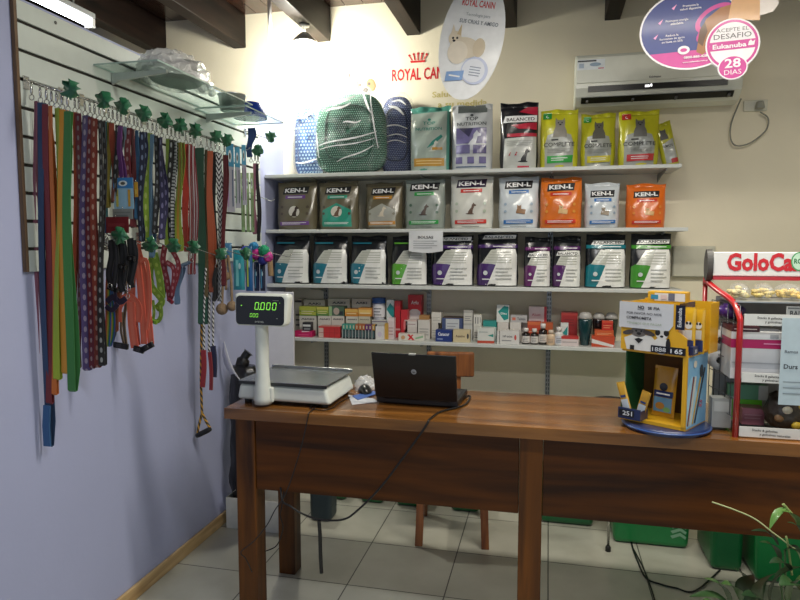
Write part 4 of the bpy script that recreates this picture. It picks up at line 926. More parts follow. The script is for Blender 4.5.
for k, c in enumerate(tops):
    i = cnt.get(c, 0); cnt[c] = i+1; kind = dict(zip(['3f9a88', 'b5642e', '6a2c6e', 'b98a34'], nm))[c]
    carton(342+3.3*k, 342+3.3*k+3.25, 324+.1*k, R1, 'slim black carton, %s of the %s ones in the front row' % (ordn[c][i], kind), '20282c', lambda a, w, h, c=c: (a.rect(-w*.5, h*.62, w*.5, h, card(c)), a.rect(-w*.5, 0, -w*.34, h*.62, card('d4dad6')), a.rect(-w*.1, h*.1, w*.25, h*.55, card('4a6a6a')), a.rect(-w*.15, h*.7, w*.2, h*.92, card('d0c8a8'))), depth=.05, top=c, group='slim cartons in a row on the lowest shelf')
carton(375.5, 384, 326.5, R1, 'white carton with faint swirls right after the slim cartons', 'dddad8', lambda a, w, h: a.ell(0, h*.4, w*.25, h*.2, card('cfc6d4')), depth=.05, ymid=333)
carton(384.6, 388, 323.5, R1+.02, 'thin amber carton beside the white one with swirls', 'c39a45', None, depth=.04)
carton(398.5, 424.5, 334, R1, 'open flat white pack with a red mark in front of the white cartons', 'd9d5ca', lambda a, w, h: (a.poly([(-w*.15, h*.1), (w*.02, h*.9), (w*.08, h*.9), (-w*.06, h*.1)], RED), a.poly([(-w*.16, h*.85), (-w*.08, h*.95), (w*.12, h*.1), (w*.04, h*.05)], RED), a.ell(-w*.32, h*.45, w*.08, h*.3, card('c89a70')), a.poly([(w*.15, h*.2), (w*.45, h*.5), (w*.45, h*.8), (w*.15, h*.45)], card('8ab08a'))), depth=.05, rotz=.04)
carton(435.5, 452, 330, R1, 'small dark blue carton with white lettering', '22397c', lambda a, w, h: (a.text('Canacur', 0, h*.52, h*.26, card('e4e8f0'), w=w*.7, bold=.03), a.rect(-w*.4, h*.18, -w*.05, h*.26, card('a0b0d8'))), depth=.05, rotz=-.03)
carton(453.2, 470, 330, R1, 'small cream carton beside the dark blue one', 'cfc09a', lambda a, w, h: (a.ell(w*.38, h*.5, w*.06, h*.22, card('3a3a40')), a.text('Aspaine', -w*.08, h*.4, h*.2, card('6a5a4a'), w=w*.55)), depth=.05)
carton(477.5, 494.5, 328, R1, 'white carton with a teal flash and a red base', 'd0d2cc', lambda a, w, h: (a.rect(-w*.5, 0, w*.5, h*.16, card('b84630')), a.poly([(w*.1, h*.5), (w*.45, h*.62), (w*.45, h*.4)], card('2c8c80')), lines(a, -w*.4, w*.1, h*.65, h*.8, 1, card('8a9a98'), .3)), depth=.06, rotz=.03)
carton(500, 519.5, 331, R1, 'white carton with a red dot in front of the other white boxes', 'd2d0cc', lambda a, w, h: (a.ell(w*.3, h*.5, w*.06, h*.2, card('c0504a')), a.text('NF-aciva', -w*.1, h*.5, h*.16, card('4a4a50'), w=w*.5), lines(a, -w*.4, w*.1, h*.15, h*.35, 1, card('8a8a8c'), .4)), depth=.06)
carton(497, 499.6, 331.5, R1, 'narrow white carton wedged beside the one with the red dot', 'cac8c4', None, depth=.05)
# bottles
BP = [(.92, 0), (1, .02), (1, .60), (.95, .68), (.45, .74), (.45, .80)]; CP = [(.62, .78), (.62, .99), (.55, 1.0)]
amber = mat('1c120e', .12, coat=.6)
wcap = card('dedad6')
bottle(526, 4.2, 328, R1+.03, 'little dark brown bottle with white cap and label, leftmost of three', BP, (amber, wcap), CP, (.1, .52, 'd6d2cc'))
bottle(534.5, 4.0, 328.5, R1+.025, 'little dark brown bottle with white cap and label, middle of three', BP, (amber, wcap), CP, (.1, .52, 'd6d2cc'))
bottle(543, 4.4, 323.5, R1+.03, 'little dark brown bottle with white cap, taller than its two neighbours', BP, (amber, wcap), CP, (.12, .5, 'd4cdc4'))
bottle(551, 4.2, 330, R1+.02, 'cream plastic bottle right of the brown ones', BP, (card('d8bfa0'), card('d9c8b4')), CP, (.1, .5, 'd2b494'))
bottle(559, 4.4, 327, R1+.02, 'white plastic bottle with a white cap right of the cream one', BP, (card('d9d6d2'), wcap), CP, (.12, .52, 'c9ccd4'))
SP = [(.55, 0), (.62, .02), (.80, .30), (.98, .62), (1.0, .74), (.95, .80)]; SC = [(.98, .795), (.94, .86), (.8, .95), (.5, .995), (.1, 1.0)]
gcap = card('a8a6a2')
bottle(585, 7.2, 312, R1+.05, 'dark teal oval bottle with a big grey cap, nearest of the three', SP, (mat('12383c', .15, coat=.6), gcap), SC, None, sy=.7)
bottle(598.5, 6.4, 312.5, R2+.05, 'black oval bottle with a big grey cap, middle of the three', SP, (mat('1a1416', .15, coat=.6), gcap), SC, None, sy=.7)
bottle(611, 6.8, 312.5, R2+.06, 'dark green oval bottle with a big grey cap, beside the yellow stand', SP, (mat('1c2a1e', .15, coat=.6), gcap), SC, None, sy=.7)
zt = carton(561, 579, 336.5, R1, 'flat white carton with a red top edge in front of the small teal one', 'd4c6c4', lambda a, w, h: (a.rect(-w*.5, h*.72, w*.5, h, card('b83430')), lines(a, -w*.4, w*.4, h*.2, h*.6, 1, card('a8a0a0'), .3)), depth=.05, top='b83430')
zt = carton(592, 615, 336.5, R1+.005, 'flat orange red carton, undermost of the pile beside the oval bottles', 'c04a2a', lambda a, w, h: (a.poly([(-w*.5, h*.35), (w*.45, 0), (w*.5, h*.2), (-w*.5, h*.75)], card('d8d4d0')),), depth=.07, rotz=-.04)
zt = carton(595, 614, 330.5, R1+.015, 'orange carton lying on the flat orange red one', 'c85a2e', prt('e8b080', (), 2), zb=zt, depth=.06)
carton(602, 613, 321, R1+.025, 'red upright carton on the pile beside the oval bottles', 'ba3024', prt('e09a70', ((.8, 1, 'd04a30'),), 2), zb=zt, depth=.04)
# ================================================================ HOOKS, LEASHES AND HARNESSES ON THE SLATTED BOARD
M_CHR = mat('c4c4c0', .22, 1.0); M_LEAF = mat('2c6a48', .4, coat=.3, bump=.3); GH = 'display hooks on the slatted board'
WALLX = XS+.001
def rodz(h, x): return h['z']-.055*(x-WALLX)/(h['x1']-WALLX)
def hook(Y, z, label, x1=-1.50, leaf=True, seed=0, lift=0):
    t = thing('display_hook', label, 'hook', (WALLX, Y, z), group=GH); h = dict(Y=Y, z=z, x1=x1)
    MB().bb((0, -.012, -.03), (.003, .012, .012), M_CHR).build('back_plate', t)
    L = x1-WALLX; MB().tube([(.002, 0, 0), (L*.5, 0, -.0275), (L, 0, -.055), (L+.012, 0, -.050), (L+.018, 0, -.040+lift)], .0022, M_CHR, 8).build('rod', t)
    if leaf:
        b = MB(); R = random.Random(seed); n = 28; pts = []; q5 = R.uniform(3, 4.5)
        for k in range(n):
            a = 2*PI*k/n; r = .033*(1-.22*abs(math.sin(a*q5)))*(1+.12*R.random()); pts.append((r*math.cos(a), r*math.sin(a)))
        o = len(b.v)
        for yy in (-.001, .001):
            b.v.append((L+.006, yy-.012, -.042))
            for p in pts: b.v.append((L+.006+p[0], yy-.012+.012*math.sin(p[0]*190+p[1]*120+seed), -.042+p[1]))
        for k in range(n): b.face((0, 1+k, 1+(k+1) % n), M_LEAF, True); b.face((n+1, n+2+(k+1) % n, n+2+k), M_LEAF, True); b.face((1+k, n+2+k, n+2+(k+1) % n, 1+(k+1) % n), M_LEAF)
        b.build('leaf_tag', t, label='crinkled green leaf shaped tag')
    return h
G_LE = 'dog leashes hanging from the board'
def leash(h, xt, xb, wpx, yb, m, label, cat_='leash', name='dog_leash', double=True, dy=0.0, hand=None, clip=True, sway=.0, seed=None, y_start=None, group=G_LE, rodx=None):
    """strap clipped on hook h; xt/xb: sight-line columns at its top and foot, in the plane Y of the hook"""
    R = random.Random(seed if seed is not None else hash(label) % 9999)
    Y = h['Y']+dy; pt = onY(xt, 110, Y); pb = onY(xb, yb, Y); sc = FPX/((Vector((pt.x, Y, 1.8))-C0).dot(FW)); w = wpx/sc
    rx = min(max(pt.x, WALLX+.012), h['x1']) if rodx is None else rodx
    rz = rodz(h, rx); t = thing(name, label, cat_, (rx, h['Y'], rz), group=group)
    O = Vector((rx, h['Y'], rz))
    if clip:
        b = MB(); b.tube([(.0, .006*math.sin(a), -.004+.006*math.cos(a)) for a in [k*PI/4 for k in range(9)]], .0014, M_CHR, 6)
        b.lathe([(.0025, -.011), (.0045, -.018), (.0045, -.034), (.0025, -.040)], (0, 0, 0), M_CHR, 8)
        b.tube([(.009*math.sin(a), 0, -.050+.009*math.cos(a)) for a in [k*PI/4 for k in range(9)]], .0015, M_CHR, 6); b.build('snap_clip', t)
        top = -.058
    else: top = -.004
    zt_ = top if y_start is None else onY(xt, y_start, Y).z-rz
    pt = Vector((pt.x, Y, rz+zt_))-O; pbt = pb-O; n = 14
    front = []; wd = []
    tw = R.uniform(-.5, .5); ph = R.uniform(0, 6)
    for k in range(n+1):
        u = k/n; x = pt.x+(pbt.x-pt.x)*u+.006*math.sin(u*4+ph)*min(1, u*3)*(1-u*.6); y = -.003+dy+.004*math.sin(u*5+ph); z = pt.z+(pbt.z-pt.z)*u
        if k == 0: x = pt.x*.3
        front.append(Vector((x, y, z))); a = tw*math.sin(u*3+ph)*1.1; wd.append((math.cos(a), math.sin(a), 0))
    pts, wds = list(front), list(wd)
    if double:
        e = front[-1]; pts += [e+Vector((0, .004, -.006)), e+Vector((.001, .010, -.002))]; wds += [wd[-1], wd[-1]]
        for k in range(n-1, -1, -1):
            q = front[k]; pts.append(q+Vector((.35*w*math.sin(k*.4+ph), .013-.006*(k < 2), 0))); wds.append(wd[k])
    b = MB(); b.ribbon(pts, w, .0018, m, wdir=wds); b.build('strap', t)
    if hand:
        col, y0 = hand; p0 = onY(xb, y0, Y)-O; q = front[-1]
        b = MB(); b.ribbon([Vector((p0.x, dy-.006, p0.z)), Vector((q.x+.001, dy-.008, (p0.z+q.z)/2)), Vector((q.x, dy-.006, q.z-.002))], w*1.15, .006, col, wdir=(1, 0, 0)); b.build('padded_handle', t)
    return t
def Yat(px): return 1.50*(ray(px, 100).y/-ray(px, 100).x)
ZH = 2.042*1.0
HZ = 1.5+(2.042-1.5)*.99
names = ['front end', 'second', 'third', 'fourth', 'fifth', 'sixth', 'seventh', 'eighth', 'ninth', 'tenth', 'far end']
tips = [72, 104, 123, 144, 165, 180, 195, 215, 226, 246, 257]
H = []
for k, tpx in enumerate(tips):
    H.append(hook(Yat(tpx), HZ+.010*0, 'metal display hook with leaf tag, %s of the upper row from the front' % names[k], seed=k, leaf=k not in (9,)))
P_ = lambda c: strap_mat(c); D_ = lambda c, c2='9a929a', n=30.: strap_mat(c, c2, 'dot', n)
LL = [ # hook, top px, foot px, width px, foot y, material, label, options
 (0, 37, 38, 3, 392, P_('a8637a'), 'dusty pink narrow leash at the extreme left, behind the dark blue one', dict(dy=.02)),
 (0, 41, 48.5, 7, 445, P_('1f4a78'), 'longest leash of all, dark blue with a bright blue end, far left', dict(hand=(P_('2a6aa8'), 405))),
 (0, 47, 49.5, 7, 402, P_('8e1f2c'), 'deep red leash between the dark blue and the orange one', {}),
 (0, 52, 55, 5, 393, P_('f0802a'), 'orange leash between the deep red and the lime one', {}),
 (0, 57, 58.5, 7, 378, P_('b9d232'), 'lime yellow leash in the front group of plain leashes', {}),
 (0, 62.5, 64, 7.5, 372, P_('ffae22'), 'amber leash between the lime and the green one', {}),
 (0, 68, 71, 8.5, 390, P_('3c9140'), 'broad grass green leash, rightmost of the plain front group', {}),
 (1, 75, 74, 4, 365, P_('c2542e'), 'narrow rust orange leash right beside the broad green one', {}),
 (1, 79, 79, 5.5, 366, D_('7c2238'), 'maroon leash with pale dots just left of the purple one', {}),
 (1, 85, 86, 7.5, 369, D_('6a5a9c', 'c8bcdc', 26), 'purple leash with pale paw dots', {}),
 (1, 90, 91, 5.5, 367, D_('7c1f3a', 'b8a0a8'), 'crimson leash with pale dots just right of the purple one', {}),
 (1, 94.5, 96.5, 6, 366, D_('9a3a2c', 'd0a898', 28), 'rust red leash with pale dots left of the black studded one', {}),
 (1, 99.5, 103, 6.5, 364, D_('18181c', 'b0b4b8', 28), 'black leash with pale studs, right end of the dotted group', {}),
 (2, 106, 106.5, 4.5, 232, P_('2a7f88'), 'teal leash behind the blue card', dict(dy=.01)),
 (2, 108.5, 108, 4.5, 206, P_('b0a030'), 'short olive yellow leash near the blue card', {}),
 (2, 112.5, 113, 5, 200, P_('a8482e'), 'brick orange leash directly left of the blue card', {}),
 (2, 117, 117, 5, 196, D_('1a1a20', 'a0a4a8', 30), 'black studded leash hanging behind the blue card', {}),
 (2, 120.5, 121, 4.5, 192, P_('7a3a8c'), 'violet leash hanging behind the blue card', {}),
 (3, 125.5, 126, 4, 190, P_('8aa8c0'), 'pale blue short leash above the blue card', {}),
 (3, 129, 129, 6.5, 200, D_('8a1f34', 'c89aa4'), 'crimson leash with pale dots right of the pale blue one', {}),
 (3, 133.5, 133, 5, 226, P_('7c2430'), 'plain maroon leash, right of the dotted crimson one', {}),
 (3, 137, 137.5, 4.5, 218, P_('2f6c9c'), 'medium blue leash left of the navy studded one', {}),
 (3, 141, 142, 5.5, 240, D_('1c2748', '8a9cc0', 26), 'navy leash with blue dots just left of a bright lime one', {}),
 (4, 147, 147.5, 6, 240, D_('93b832', 'c8dc7a', 22), 'bright lime leash with pale dots, in the middle of the board', {}),
 (4, 152, 150.5, 4.5, 256, P_('6f9cc4'), 'sky blue leash right of the bright dotted lime one', {}),
 (4, 156, 155.5, 4.5, 232, D_('1a1c22', '7a8088', 30), 'black leash with grey dots between the sky blue and indigo ones', {}),
 (4, 161, 161.5, 5.5, 238, D_('33305c', '8c88b8', 24), 'indigo leash with lilac dots', {}),
 (5, 166.5, 167, 4, 246, P_('8fae3a'), 'slim lime leash right of the indigo dotted one', {}),
 (5, 170.5, 170.5, 5, 240, D_('16161a', 'c8ccd0', 24), 'black leash with bold white dots', {}),
 (5, 174.5, 173.5, 3.5, 238, strap_mat('d0d4d6', '20242c', 'band', 70.), 'slim black and white banded leash', {}),
 (5, 178.5, 179.5, 6.5, 250, strap_mat('93a832', 'c4932c', 'stripe'), 'olive leash with an amber stripe left of the scarlet one', {}),
 (6, 185, 187, 6.5, 250, P_('cf3a28'), 'wide scarlet leash left of the red and white striped pair', {}),
 (6, 189.5, 189.5, 3.5, 273, strap_mat('a83a3c', 'd8cfd0', 'stripe'), 'red leash with white centre stripe, left of the striped pair', {}),
 (6, 193, 193.5, 3.5, 273, strap_mat('9a3040', 'd8d0d4', 'stripe'), 'red leash with white centre stripe, right of the striped pair', {}),
 (7, 200, 202.5, 9.5, 323, P_('1d5a44'), 'widest leash, dark bottle green, reaching low', {}),
 (7, 206, 206, 3.5, 296, P_('6a5a34'), 'narrow khaki brown leash between bottle green and orange', {}),
 (7, 210, 210.5, 5.5, 291, P_('b8562c'), 'burnt orange leash right of the bottle green one', {}),
 (8, 214.5, 213.5, 4.5, 290, P_('16161c'), 'plain black leash left of the braided one', {}),
 (8, 218.5, 219.5, 5.5, 300, strap_mat('f4f6f8', '22242a', 'braid', 40.), 'black and white braided leash, the broader one up on the board', {}),
 (8, 223.5, 224, 4, 285, P_('7a2430'), 'dark red leash right of the broad black and white braid', {}),
 (10, 250, 250, 5.5, 156, P_('1d4a8c'), 'short royal blue leash at the far end of the board', dict(y_start=128)),
 (10, 254, 254.5, 4, 233, P_('c07a94'), 'pink leash at the far end of the board', {}),
 (10, 257, 258, 2.5, 240, P_('1c1c20'), 'thin black cord leash at the very far end of the board', {}),
]
for k, (hi, xt, xb, w, yb, m, lab, kw) in enumerate(LL):
    leash(H[hi], xt, xb, w, yb, m, lab, seed=k*7+3, **kw)

# carded toys
def blister(h, px0, px1, y0, y1, label, col, inner, name='carded_toy', cat_='carded toy', group=None, Y=None, film_=True):
    Y = Y or h['Y']-.004; a0, a1 = onY(px0, y0, Y), onY(px1, y1, Y); w, hh = a1.x-a0.x, a0.z-a1.z
    t = thing(name, label, cat_, ((a0.x+a1.x)/2, Y, a1.z), group=group)
    MB().bb((-w/2, -.0005, 0), (w/2, .0008, hh), card(col)).build('card', t)
    a = Art(); inner(a, w, hh); b = MB(); a.lay(b, lambda p, q, r: (p, -.0006-r, q), lift=.0003); b.build('print', t)
    MB().tube([(0, 0, hh*.97), (0, 0, hh*.97+max(.004, rodz(h, a0.x)-a0.z if False else .01))], .0012, M_CHR, 5).build('hang_tab', t)
    return t
def toy_card(cols, head):
    def f(a, w, h):
        a.poly([(-w*.5, h*.68), (w*.5, h*.66), (w*.5, h), (-w*.5, h)], card(head)); a.ell(0, h*.82, w*.22, h*.09, card('e6eef0')); a.ell(0, h*.82, w*.12, h*.05, card('5a5a54'))
        for k, c in enumerate(cols):
            x = (-.3+.6*k/max(1, len(cols)-1))*w; a.rect(x-w*.06, h*.08, x+w*.06, h*.62, card(c))
    return f
blister(H[2], 113, 134, 178, 209, 'light blue card with a yellow toy hanging in front of the short leashes', '9cc4dc', toy_card(['c8c25a', 'd0a040'], '3f86c4'))
blister(H[2], 112.5, 133, 209, 219, 'grey flap of a card under the light blue card', '8e928e', lambda a, w, h: lines(a, -w*.4, w*.4, h*.2, h*.8, 2, card('7a7e7c')), Y=H[2]['Y']-.010)
blister(H[2], 103, 129, 217, 233, 'dull red packet above the black harnesses', '7a2028', lambda a, w, h: (a.rect(-w*.5, 0, -w*.38, h, card('26406c')), a.rect(-w*.3, h*.4, w*.35, h*.6, card('8a3238'))), name='flat_packet', cat_='packet', Y=H[2]['Y']-.02)
blister(H[2], 134.2, 138, 182, 197, 'small amber tag right of the light blue card', 'c9982e', lambda a, w, h: a.rect(-w*.3, h*.2, w*.3, h*.5, card('d8b85a')), name='paper_tag', cat_='tag')
for k, (x0, x1, y0, y1, cc, hd, lb) in enumerate([
  (226, 235, 144, 212, ['b088b8', '5a6a8a'], '4f9cc4', 'tall lilac and blue toy card, left of the three near the far end'),
  (234.5, 241, 147, 208, ['6a9a6a', '3a4a5a'], '57a4c8', 'tall green and blue toy card, middle of the three near the far end'),
  (241.5, 247, 145, 205, ['5a3a5a', 'a06a9a'], '5aa8cc', 'tall purple and blue toy card, right of the three near the far end')]):
    blister(H[9], x0, x1, y0, y1, lb, 'b8b6c4', toy_card(cc, hd), Y=H[9]['Y']-.004, group='blue topped toy cards')
for k, (x0, x1, lb) in enumerate([(240.5, 245.2, 'slim green toy card, left of three under the pink leash'), (245.6, 249.8, 'slim green toy card, middle of three under the pink leash'), (250.2, 254.4, 'slim green toy card, right of three beneath the pink leash')]):
    blister(H[10], x0, x1, 173, 232, lb, '8aa878', toy_card(['4a6a44', '6a3a3a'], 'a4bc8a'), Y=H[10]['Y']-.008, group='slim green toy cards')
H2 = hook(3.36, 1.5+(125-245)/-638*3.45*1.0-.01, 'bare display hook at the far top corner of the board', x1=-1.52, leaf=True, seed=33)
H3 = hook(3.36, 1.80, 'bare display hook at the far end, halfway down the board', x1=-1.52, leaf=False, seed=34)

# ---- lower tier
ZL = 1.545
hk = dict(l1=hook(2.02, ZL+.03, 'lower display hook in front, holding the black harnesses', seed=41), l2=hook(2.20, ZL, 'lower display hook holding the coral harness', seed=42, leaf=True), l3=hook(2.36, ZL-.005, 'lower display hook holding the lime harness', seed=43), l4=hook(2.50, ZL-.01, 'lower display hook holding the red harness', seed=44))
def px_strap(b, pts, wpx, m, Y, O, th=.003, tw=0, n=5):
    P = [onY(q[0], q[1], Y+(q[2] if len(q) > 2 else 0))-O for q in pts]; sc = FPX/((Vector((-1.5, Y, 1.5))-C0).dot(FW)); P = smooth(P, n)
    wd = []
    for i in range(len(P)):
        tg = (P[min(i+1, len(P)-1)]-P[max(i-1, 0)]).normalized(); v = Vector((0, 1, 0)).cross(tg)
        if v.length < .1: v = Vector((1, 0, 0))
        wd.append(v.normalized())
    b.ribbon(P, wpx/sc, th, m, wdir=[tuple(v) for v in wd])
def harness(h, label, straps, m, buckles, group='dog harnesses', ring=None, bm=None, dy=0, name='dog_harness'):
    Y = h['Y']+dy; x = straps[0][0][0][0]; O = onY(x, 240, Y); rx = min(max(O.x, WALLX+.01), h['x1']); O = Vector((rx, Y, rodz(h, rx)))
    t = thing(name, label, 'dog harness', tuple(O), group=group)
    for k, (pts, w) in enumerate(straps):
        b = MB(); px_strap(b, pts, w, m, Y-.004*k, O); b.build('strap', t)
    for (p, q, hpx) in buckles:
        A, B_ = onY(p[0], p[1], Y-.02)-O, onY(q[0], q[1], Y-.02)-O; sc = 262
        b = MB(); d = (B_-A); L = d.length; ang = math.atan2(d.z, d.x); c = (A+B_)/2
        b.box(tuple(c), (L, .012, hpx/sc), bm or mat('121214', .3), rot=(0, -ang, 0)); b.box(tuple(c), (L*.3, .016, hpx/sc*.6), mat('2a2a2c', .3), rot=(0, -ang, 0)); b.build('buckle', t, bevel=.002)
    for (p, s_) in (ring or []):
        c = onY(p[0], p[1], Y-.025)-O; b = MB(); b.tube([(c.x+s_*math.sin(a), c.y, c.z+s_*1.3*math.cos(a)) for a in [k*PI/6 for k in range(13)]], .0016, M_CHR, 6); b.build('metal_ring', t)
    return t
blk = strap_mat('15151a', '3a3a40', 'stripe')
harness(hk['l1'], 'black harness with wide straps, leftmost of the black ones', [([(110, 240), (112, 255), (109, 275), (114, 290)], 7), ([(115, 241), (117, 262), (114, 286)], 5)], blk, [((108, 287), (118, 291), 4)], ring=[((110, 286), .008)])
harness(hk['l1'], 'black harness with wide straps, middle of the black ones', [([(121, 239), (122, 255), (120, 278), (123, 292)], 7.5), ([(124, 241), (127, 262), (124, 284)], 4)], blk, [((118, 266), (126, 268), 5)], dy=.02)
harness(hk['l1'], 'black harness with wide straps and a shiny clip, rightmost of the black ones', [([(130, 238), (131, 252), (129, 272), (132, 288)], 7.5), ([(134, 240), (136, 258), (131, 282)], 5)], blk, [((127, 258), (135, 259), 5)], ring=[((128, 288), .010), ((128, 296), .006)], dy=.04)
cor = strap_mat('ff7458', 'ff866a', 'stripe')
harness(hk['l2'], 'bright coral harness with thick looped straps and black buckles, the eye catching one', [
  ([(137, 241), (137, 252), (133, 268), (132, 300), (137, 345)], 8), ([(138, 250), (144, 275), (148, 310), (151, 344)], 7), ([(137, 256), (140, 285), (143, 320), (144, 344)], 7),
  ([(118, 322), (118, 308), (124, 299), (132, 299), (138, 308), (137, 322)], 9), ([(131, 302), (132, 325), (135, 348)], 9), ([(140, 262), (147, 262), (150, 300), (147, 330)], 4)], cor,
  [((134, 348), (144, 351), 6), ((142, 350), (153, 344), 6)])
harness(hk['l2'], 'tan and grey harness with a black buckle, behind the coral one', [([(122, 262), (120, 290), (117, 320), (114, 342)], 3.5), ([(124, 262), (126, 300), (124, 322), (126, 344)], 3.5), ([(122, 312), (121, 330), (124, 344)], 2.5)], strap_mat('a08a6c', '5a5048', 'stripe'), [((112, 344), (128, 347), 6)], dy=.03)
lim = D_('86b02c', 'b8d858', 30)
harness(hk['l3'], 'lime green harness hanging beside the coral one', [([(150, 245), (152, 255), (150, 275), (152, 288)], 7), ([(154, 253), (159, 275), (162, 298)], 8), ([(148, 280), (154, 290), (162, 301), (156, 309)], 7), ([(160, 303), (161, 315), (158, 321), (152, 321)], 4.5), ([(153, 300), (154, 312), (153, 321)], 3)], lim, [((150, 320), (157, 323), 4)], bm=mat('6f9a2a', .4), ring=[((147, 273), .009)])
harness(hk['l4'], 'crimson dotted harness hanging right of the lime one', [([(165, 245), (163, 262), (167, 280), (170, 300)], 6), ([(170, 247), (178, 262), (177, 276), (171, 298)], 5), ([(166, 262), (174, 270), (172, 296)], 5)], D_('9a2036', 'c88a94', 34), [((168, 299), (173, 303), 4)], bm=mat('7a1a2a', .4))
harness(hk['l4'], 'dark teal harness squeezed between the lime and crimson ones', [([(160, 250), (158, 270), (162, 292)], 6), ([(163, 255), (166, 275), (163, 298)], 4)], D_('1a3a48', '5a8a9a', 34), [((160, 292), (164, 296), 3)], dy=.03)
leash(hk['l4'], 177, 177.5, 4.5, 303, P_('6a8cb4'), 'greyish blue leash drooping right of the crimson harness', seed=91, rodx=-1.51)
leash(hk['l1'], 108, 106.5, 6.5, 345, strap_mat('a', None, 'rainbow'), 'rainbow striped leash left of the coral harness', seed=92, dy=.05)
leash(hk['l1'], 113, 110, 5, 340, P_('2f3c44'), 'charcoal leash right beside the rainbow one', seed=93, dy=.07)
leash(hk['l1'], 117, 116, 5, 330, P_('a0522e'), 'brown orange leash behind the coral harness', seed=94, dy=.08)
harness(hk['l1'], 'dark purple tangled strap left of the coral loops', [([(107, 302), (113, 297), (120, 302), (126, 298)], 6), ([(106, 306), (112, 310), (118, 304)], 5), ([(116, 240), (114, 270), (116, 300)], 3)], P_('33244c'), [], dy=.045)

# ---- far lower toys
HL5 = hook(2.72, 1.50, 'lower display hook holding the thin black and white braids', x1=-1.49, seed=51); HL6 = hook(2.93, 1.50, 'lower display hook holding the beige rope toy', seed=52, x1=-1.47); HL7 = hook(3.10, 1.49, 'lower display hook holding blue toy packs', seed=53, x1=-1.44, leaf=False); HL8 = hook(3.30, 1.49, 'lower display hook holding the fluffy coloured balls', seed=54, x1=-1.40, leaf=False)
bw = strap_mat('ffffff', '1c1c20', 'braid', 45.)
def rope(h, label, paths, r, m, extra=None, cat_='rope toy', name='rope_toy', group=None, dy=0):
    Y = h['Y']+dy; x = paths[0][0][0]; O0 = onY(x, 260, Y); rx = min(max(O0.x, WALLX+.01), h['x1']); O = Vector((rx, Y, rodz(h, rx))); t = thing(name, label, cat_, tuple(O), group=group)
    b = MB()
    for pts in paths: b.tube(smooth([onY(q[0], q[1], Y)-O for q in pts], 6), r, m, 8, uvs=True)
    b.build('rope', t)
    if extra: extra(t, O, Y)
    return t
def tassel(pa, pb, w, c):
    def f(t, O, Y):
        b = MB(); px_strap(b, [pa, ((pa[0]+pb[0])/2+1, (pa[1]+pb[1])/2), pb], w, P_(c), Y-.008, O, th=.008); b.build('tassel', t)
    return f
leash(HL5, 213, 213, 3.5, 300, P_('101014'), 'short black strap above the thin braids', seed=60, group=None)
rope(HL5, 'thin black and white braided cord with a red tassel, left one', [[(206, 268), (205, 290), (204, 320), (204, 352)]], .0055, bw, tassel((203.5, 350), (202.5, 387), 5, 'b0202c'))
rope(HL5, 'thin black and white braided cord with a short red tassel, middle one', [[(210, 268), (209.5, 295), (209, 330), (209, 356)]], .0055, bw, tassel((209.5, 352), (211, 390), 3.5, 'a0222e'), dy=.012)
rope(HL5, 'thin black and white braided cord with a navy tassel, right one', [[(214, 268), (213.5, 295), (213, 325), (213, 350)]], .0055, bw, tassel((213, 346), (214, 377), 5.5, '1c2450'), dy=.024)
def yrope(t, O, Y):
    b = MB(); A, B_ = onY(196.5, 436, Y-.01)-O, onY(210.5, 429, Y-.01)-O; b.tube([A, A.lerp(B_, .15), A.lerp(B_, .85), B_], [.010, .013, .013, .010], mat('141416', .5), 10); b.build('grip_handle', t)
rope(HL5, 'yellow and black tug rope ending in a triangle with a black handle', [[(202, 275), (201.5, 330), (201, 380), (202, 415)], [(202, 413), (199, 425), (197.5, 434)], [(202, 413), (206, 421), (210, 428)]], .0065, strap_mat('f4b83a', '3a3020', 'braid', 30.), yrope, dy=.05)
def balls(t, O, Y):
    tm = mat('8a745c', .95, bump=.6, bscale=120)
    for (x, y, r) in ((222, 309, .030), (232, 306, .026), (226, 276, .022)):
        b = MB(); b.ball(tuple(onY(x, y, Y-.01)-O), r, tm, 14, 10); b.build('knotted_ball', t)
rope(HL6, 'beige rope toy with round knots hanging left of the scale display', [[(224, 255), (223, 280), (222, 305)], [(228, 255), (231, 280), (232, 304)], [(226, 258), (226, 290)]], .007, mat('8f7a62', .95, bump=.5, bscale=150), balls)
def spotty(t, O, Y): 
    b = MB()
    for (x, y, c) in ((219, 275, '7ab83a'), (222, 272, 'a8c83a'), (216, 284, 'b02838'), (220, 282, '6aa030'), (224, 268, '24242a')): b.ball(tuple(onY(x, y, Y-.01)-O), .012, mat(c, .5), 10, 8)
    b.build('coloured_knots', t)
rope(HL6, 'small green and red spotted toy above the beige rope toy', [[(221, 250), (220, 262), (219, 275)]], .004, mat('3a6a2a', .8), spotty, dy=-.05)
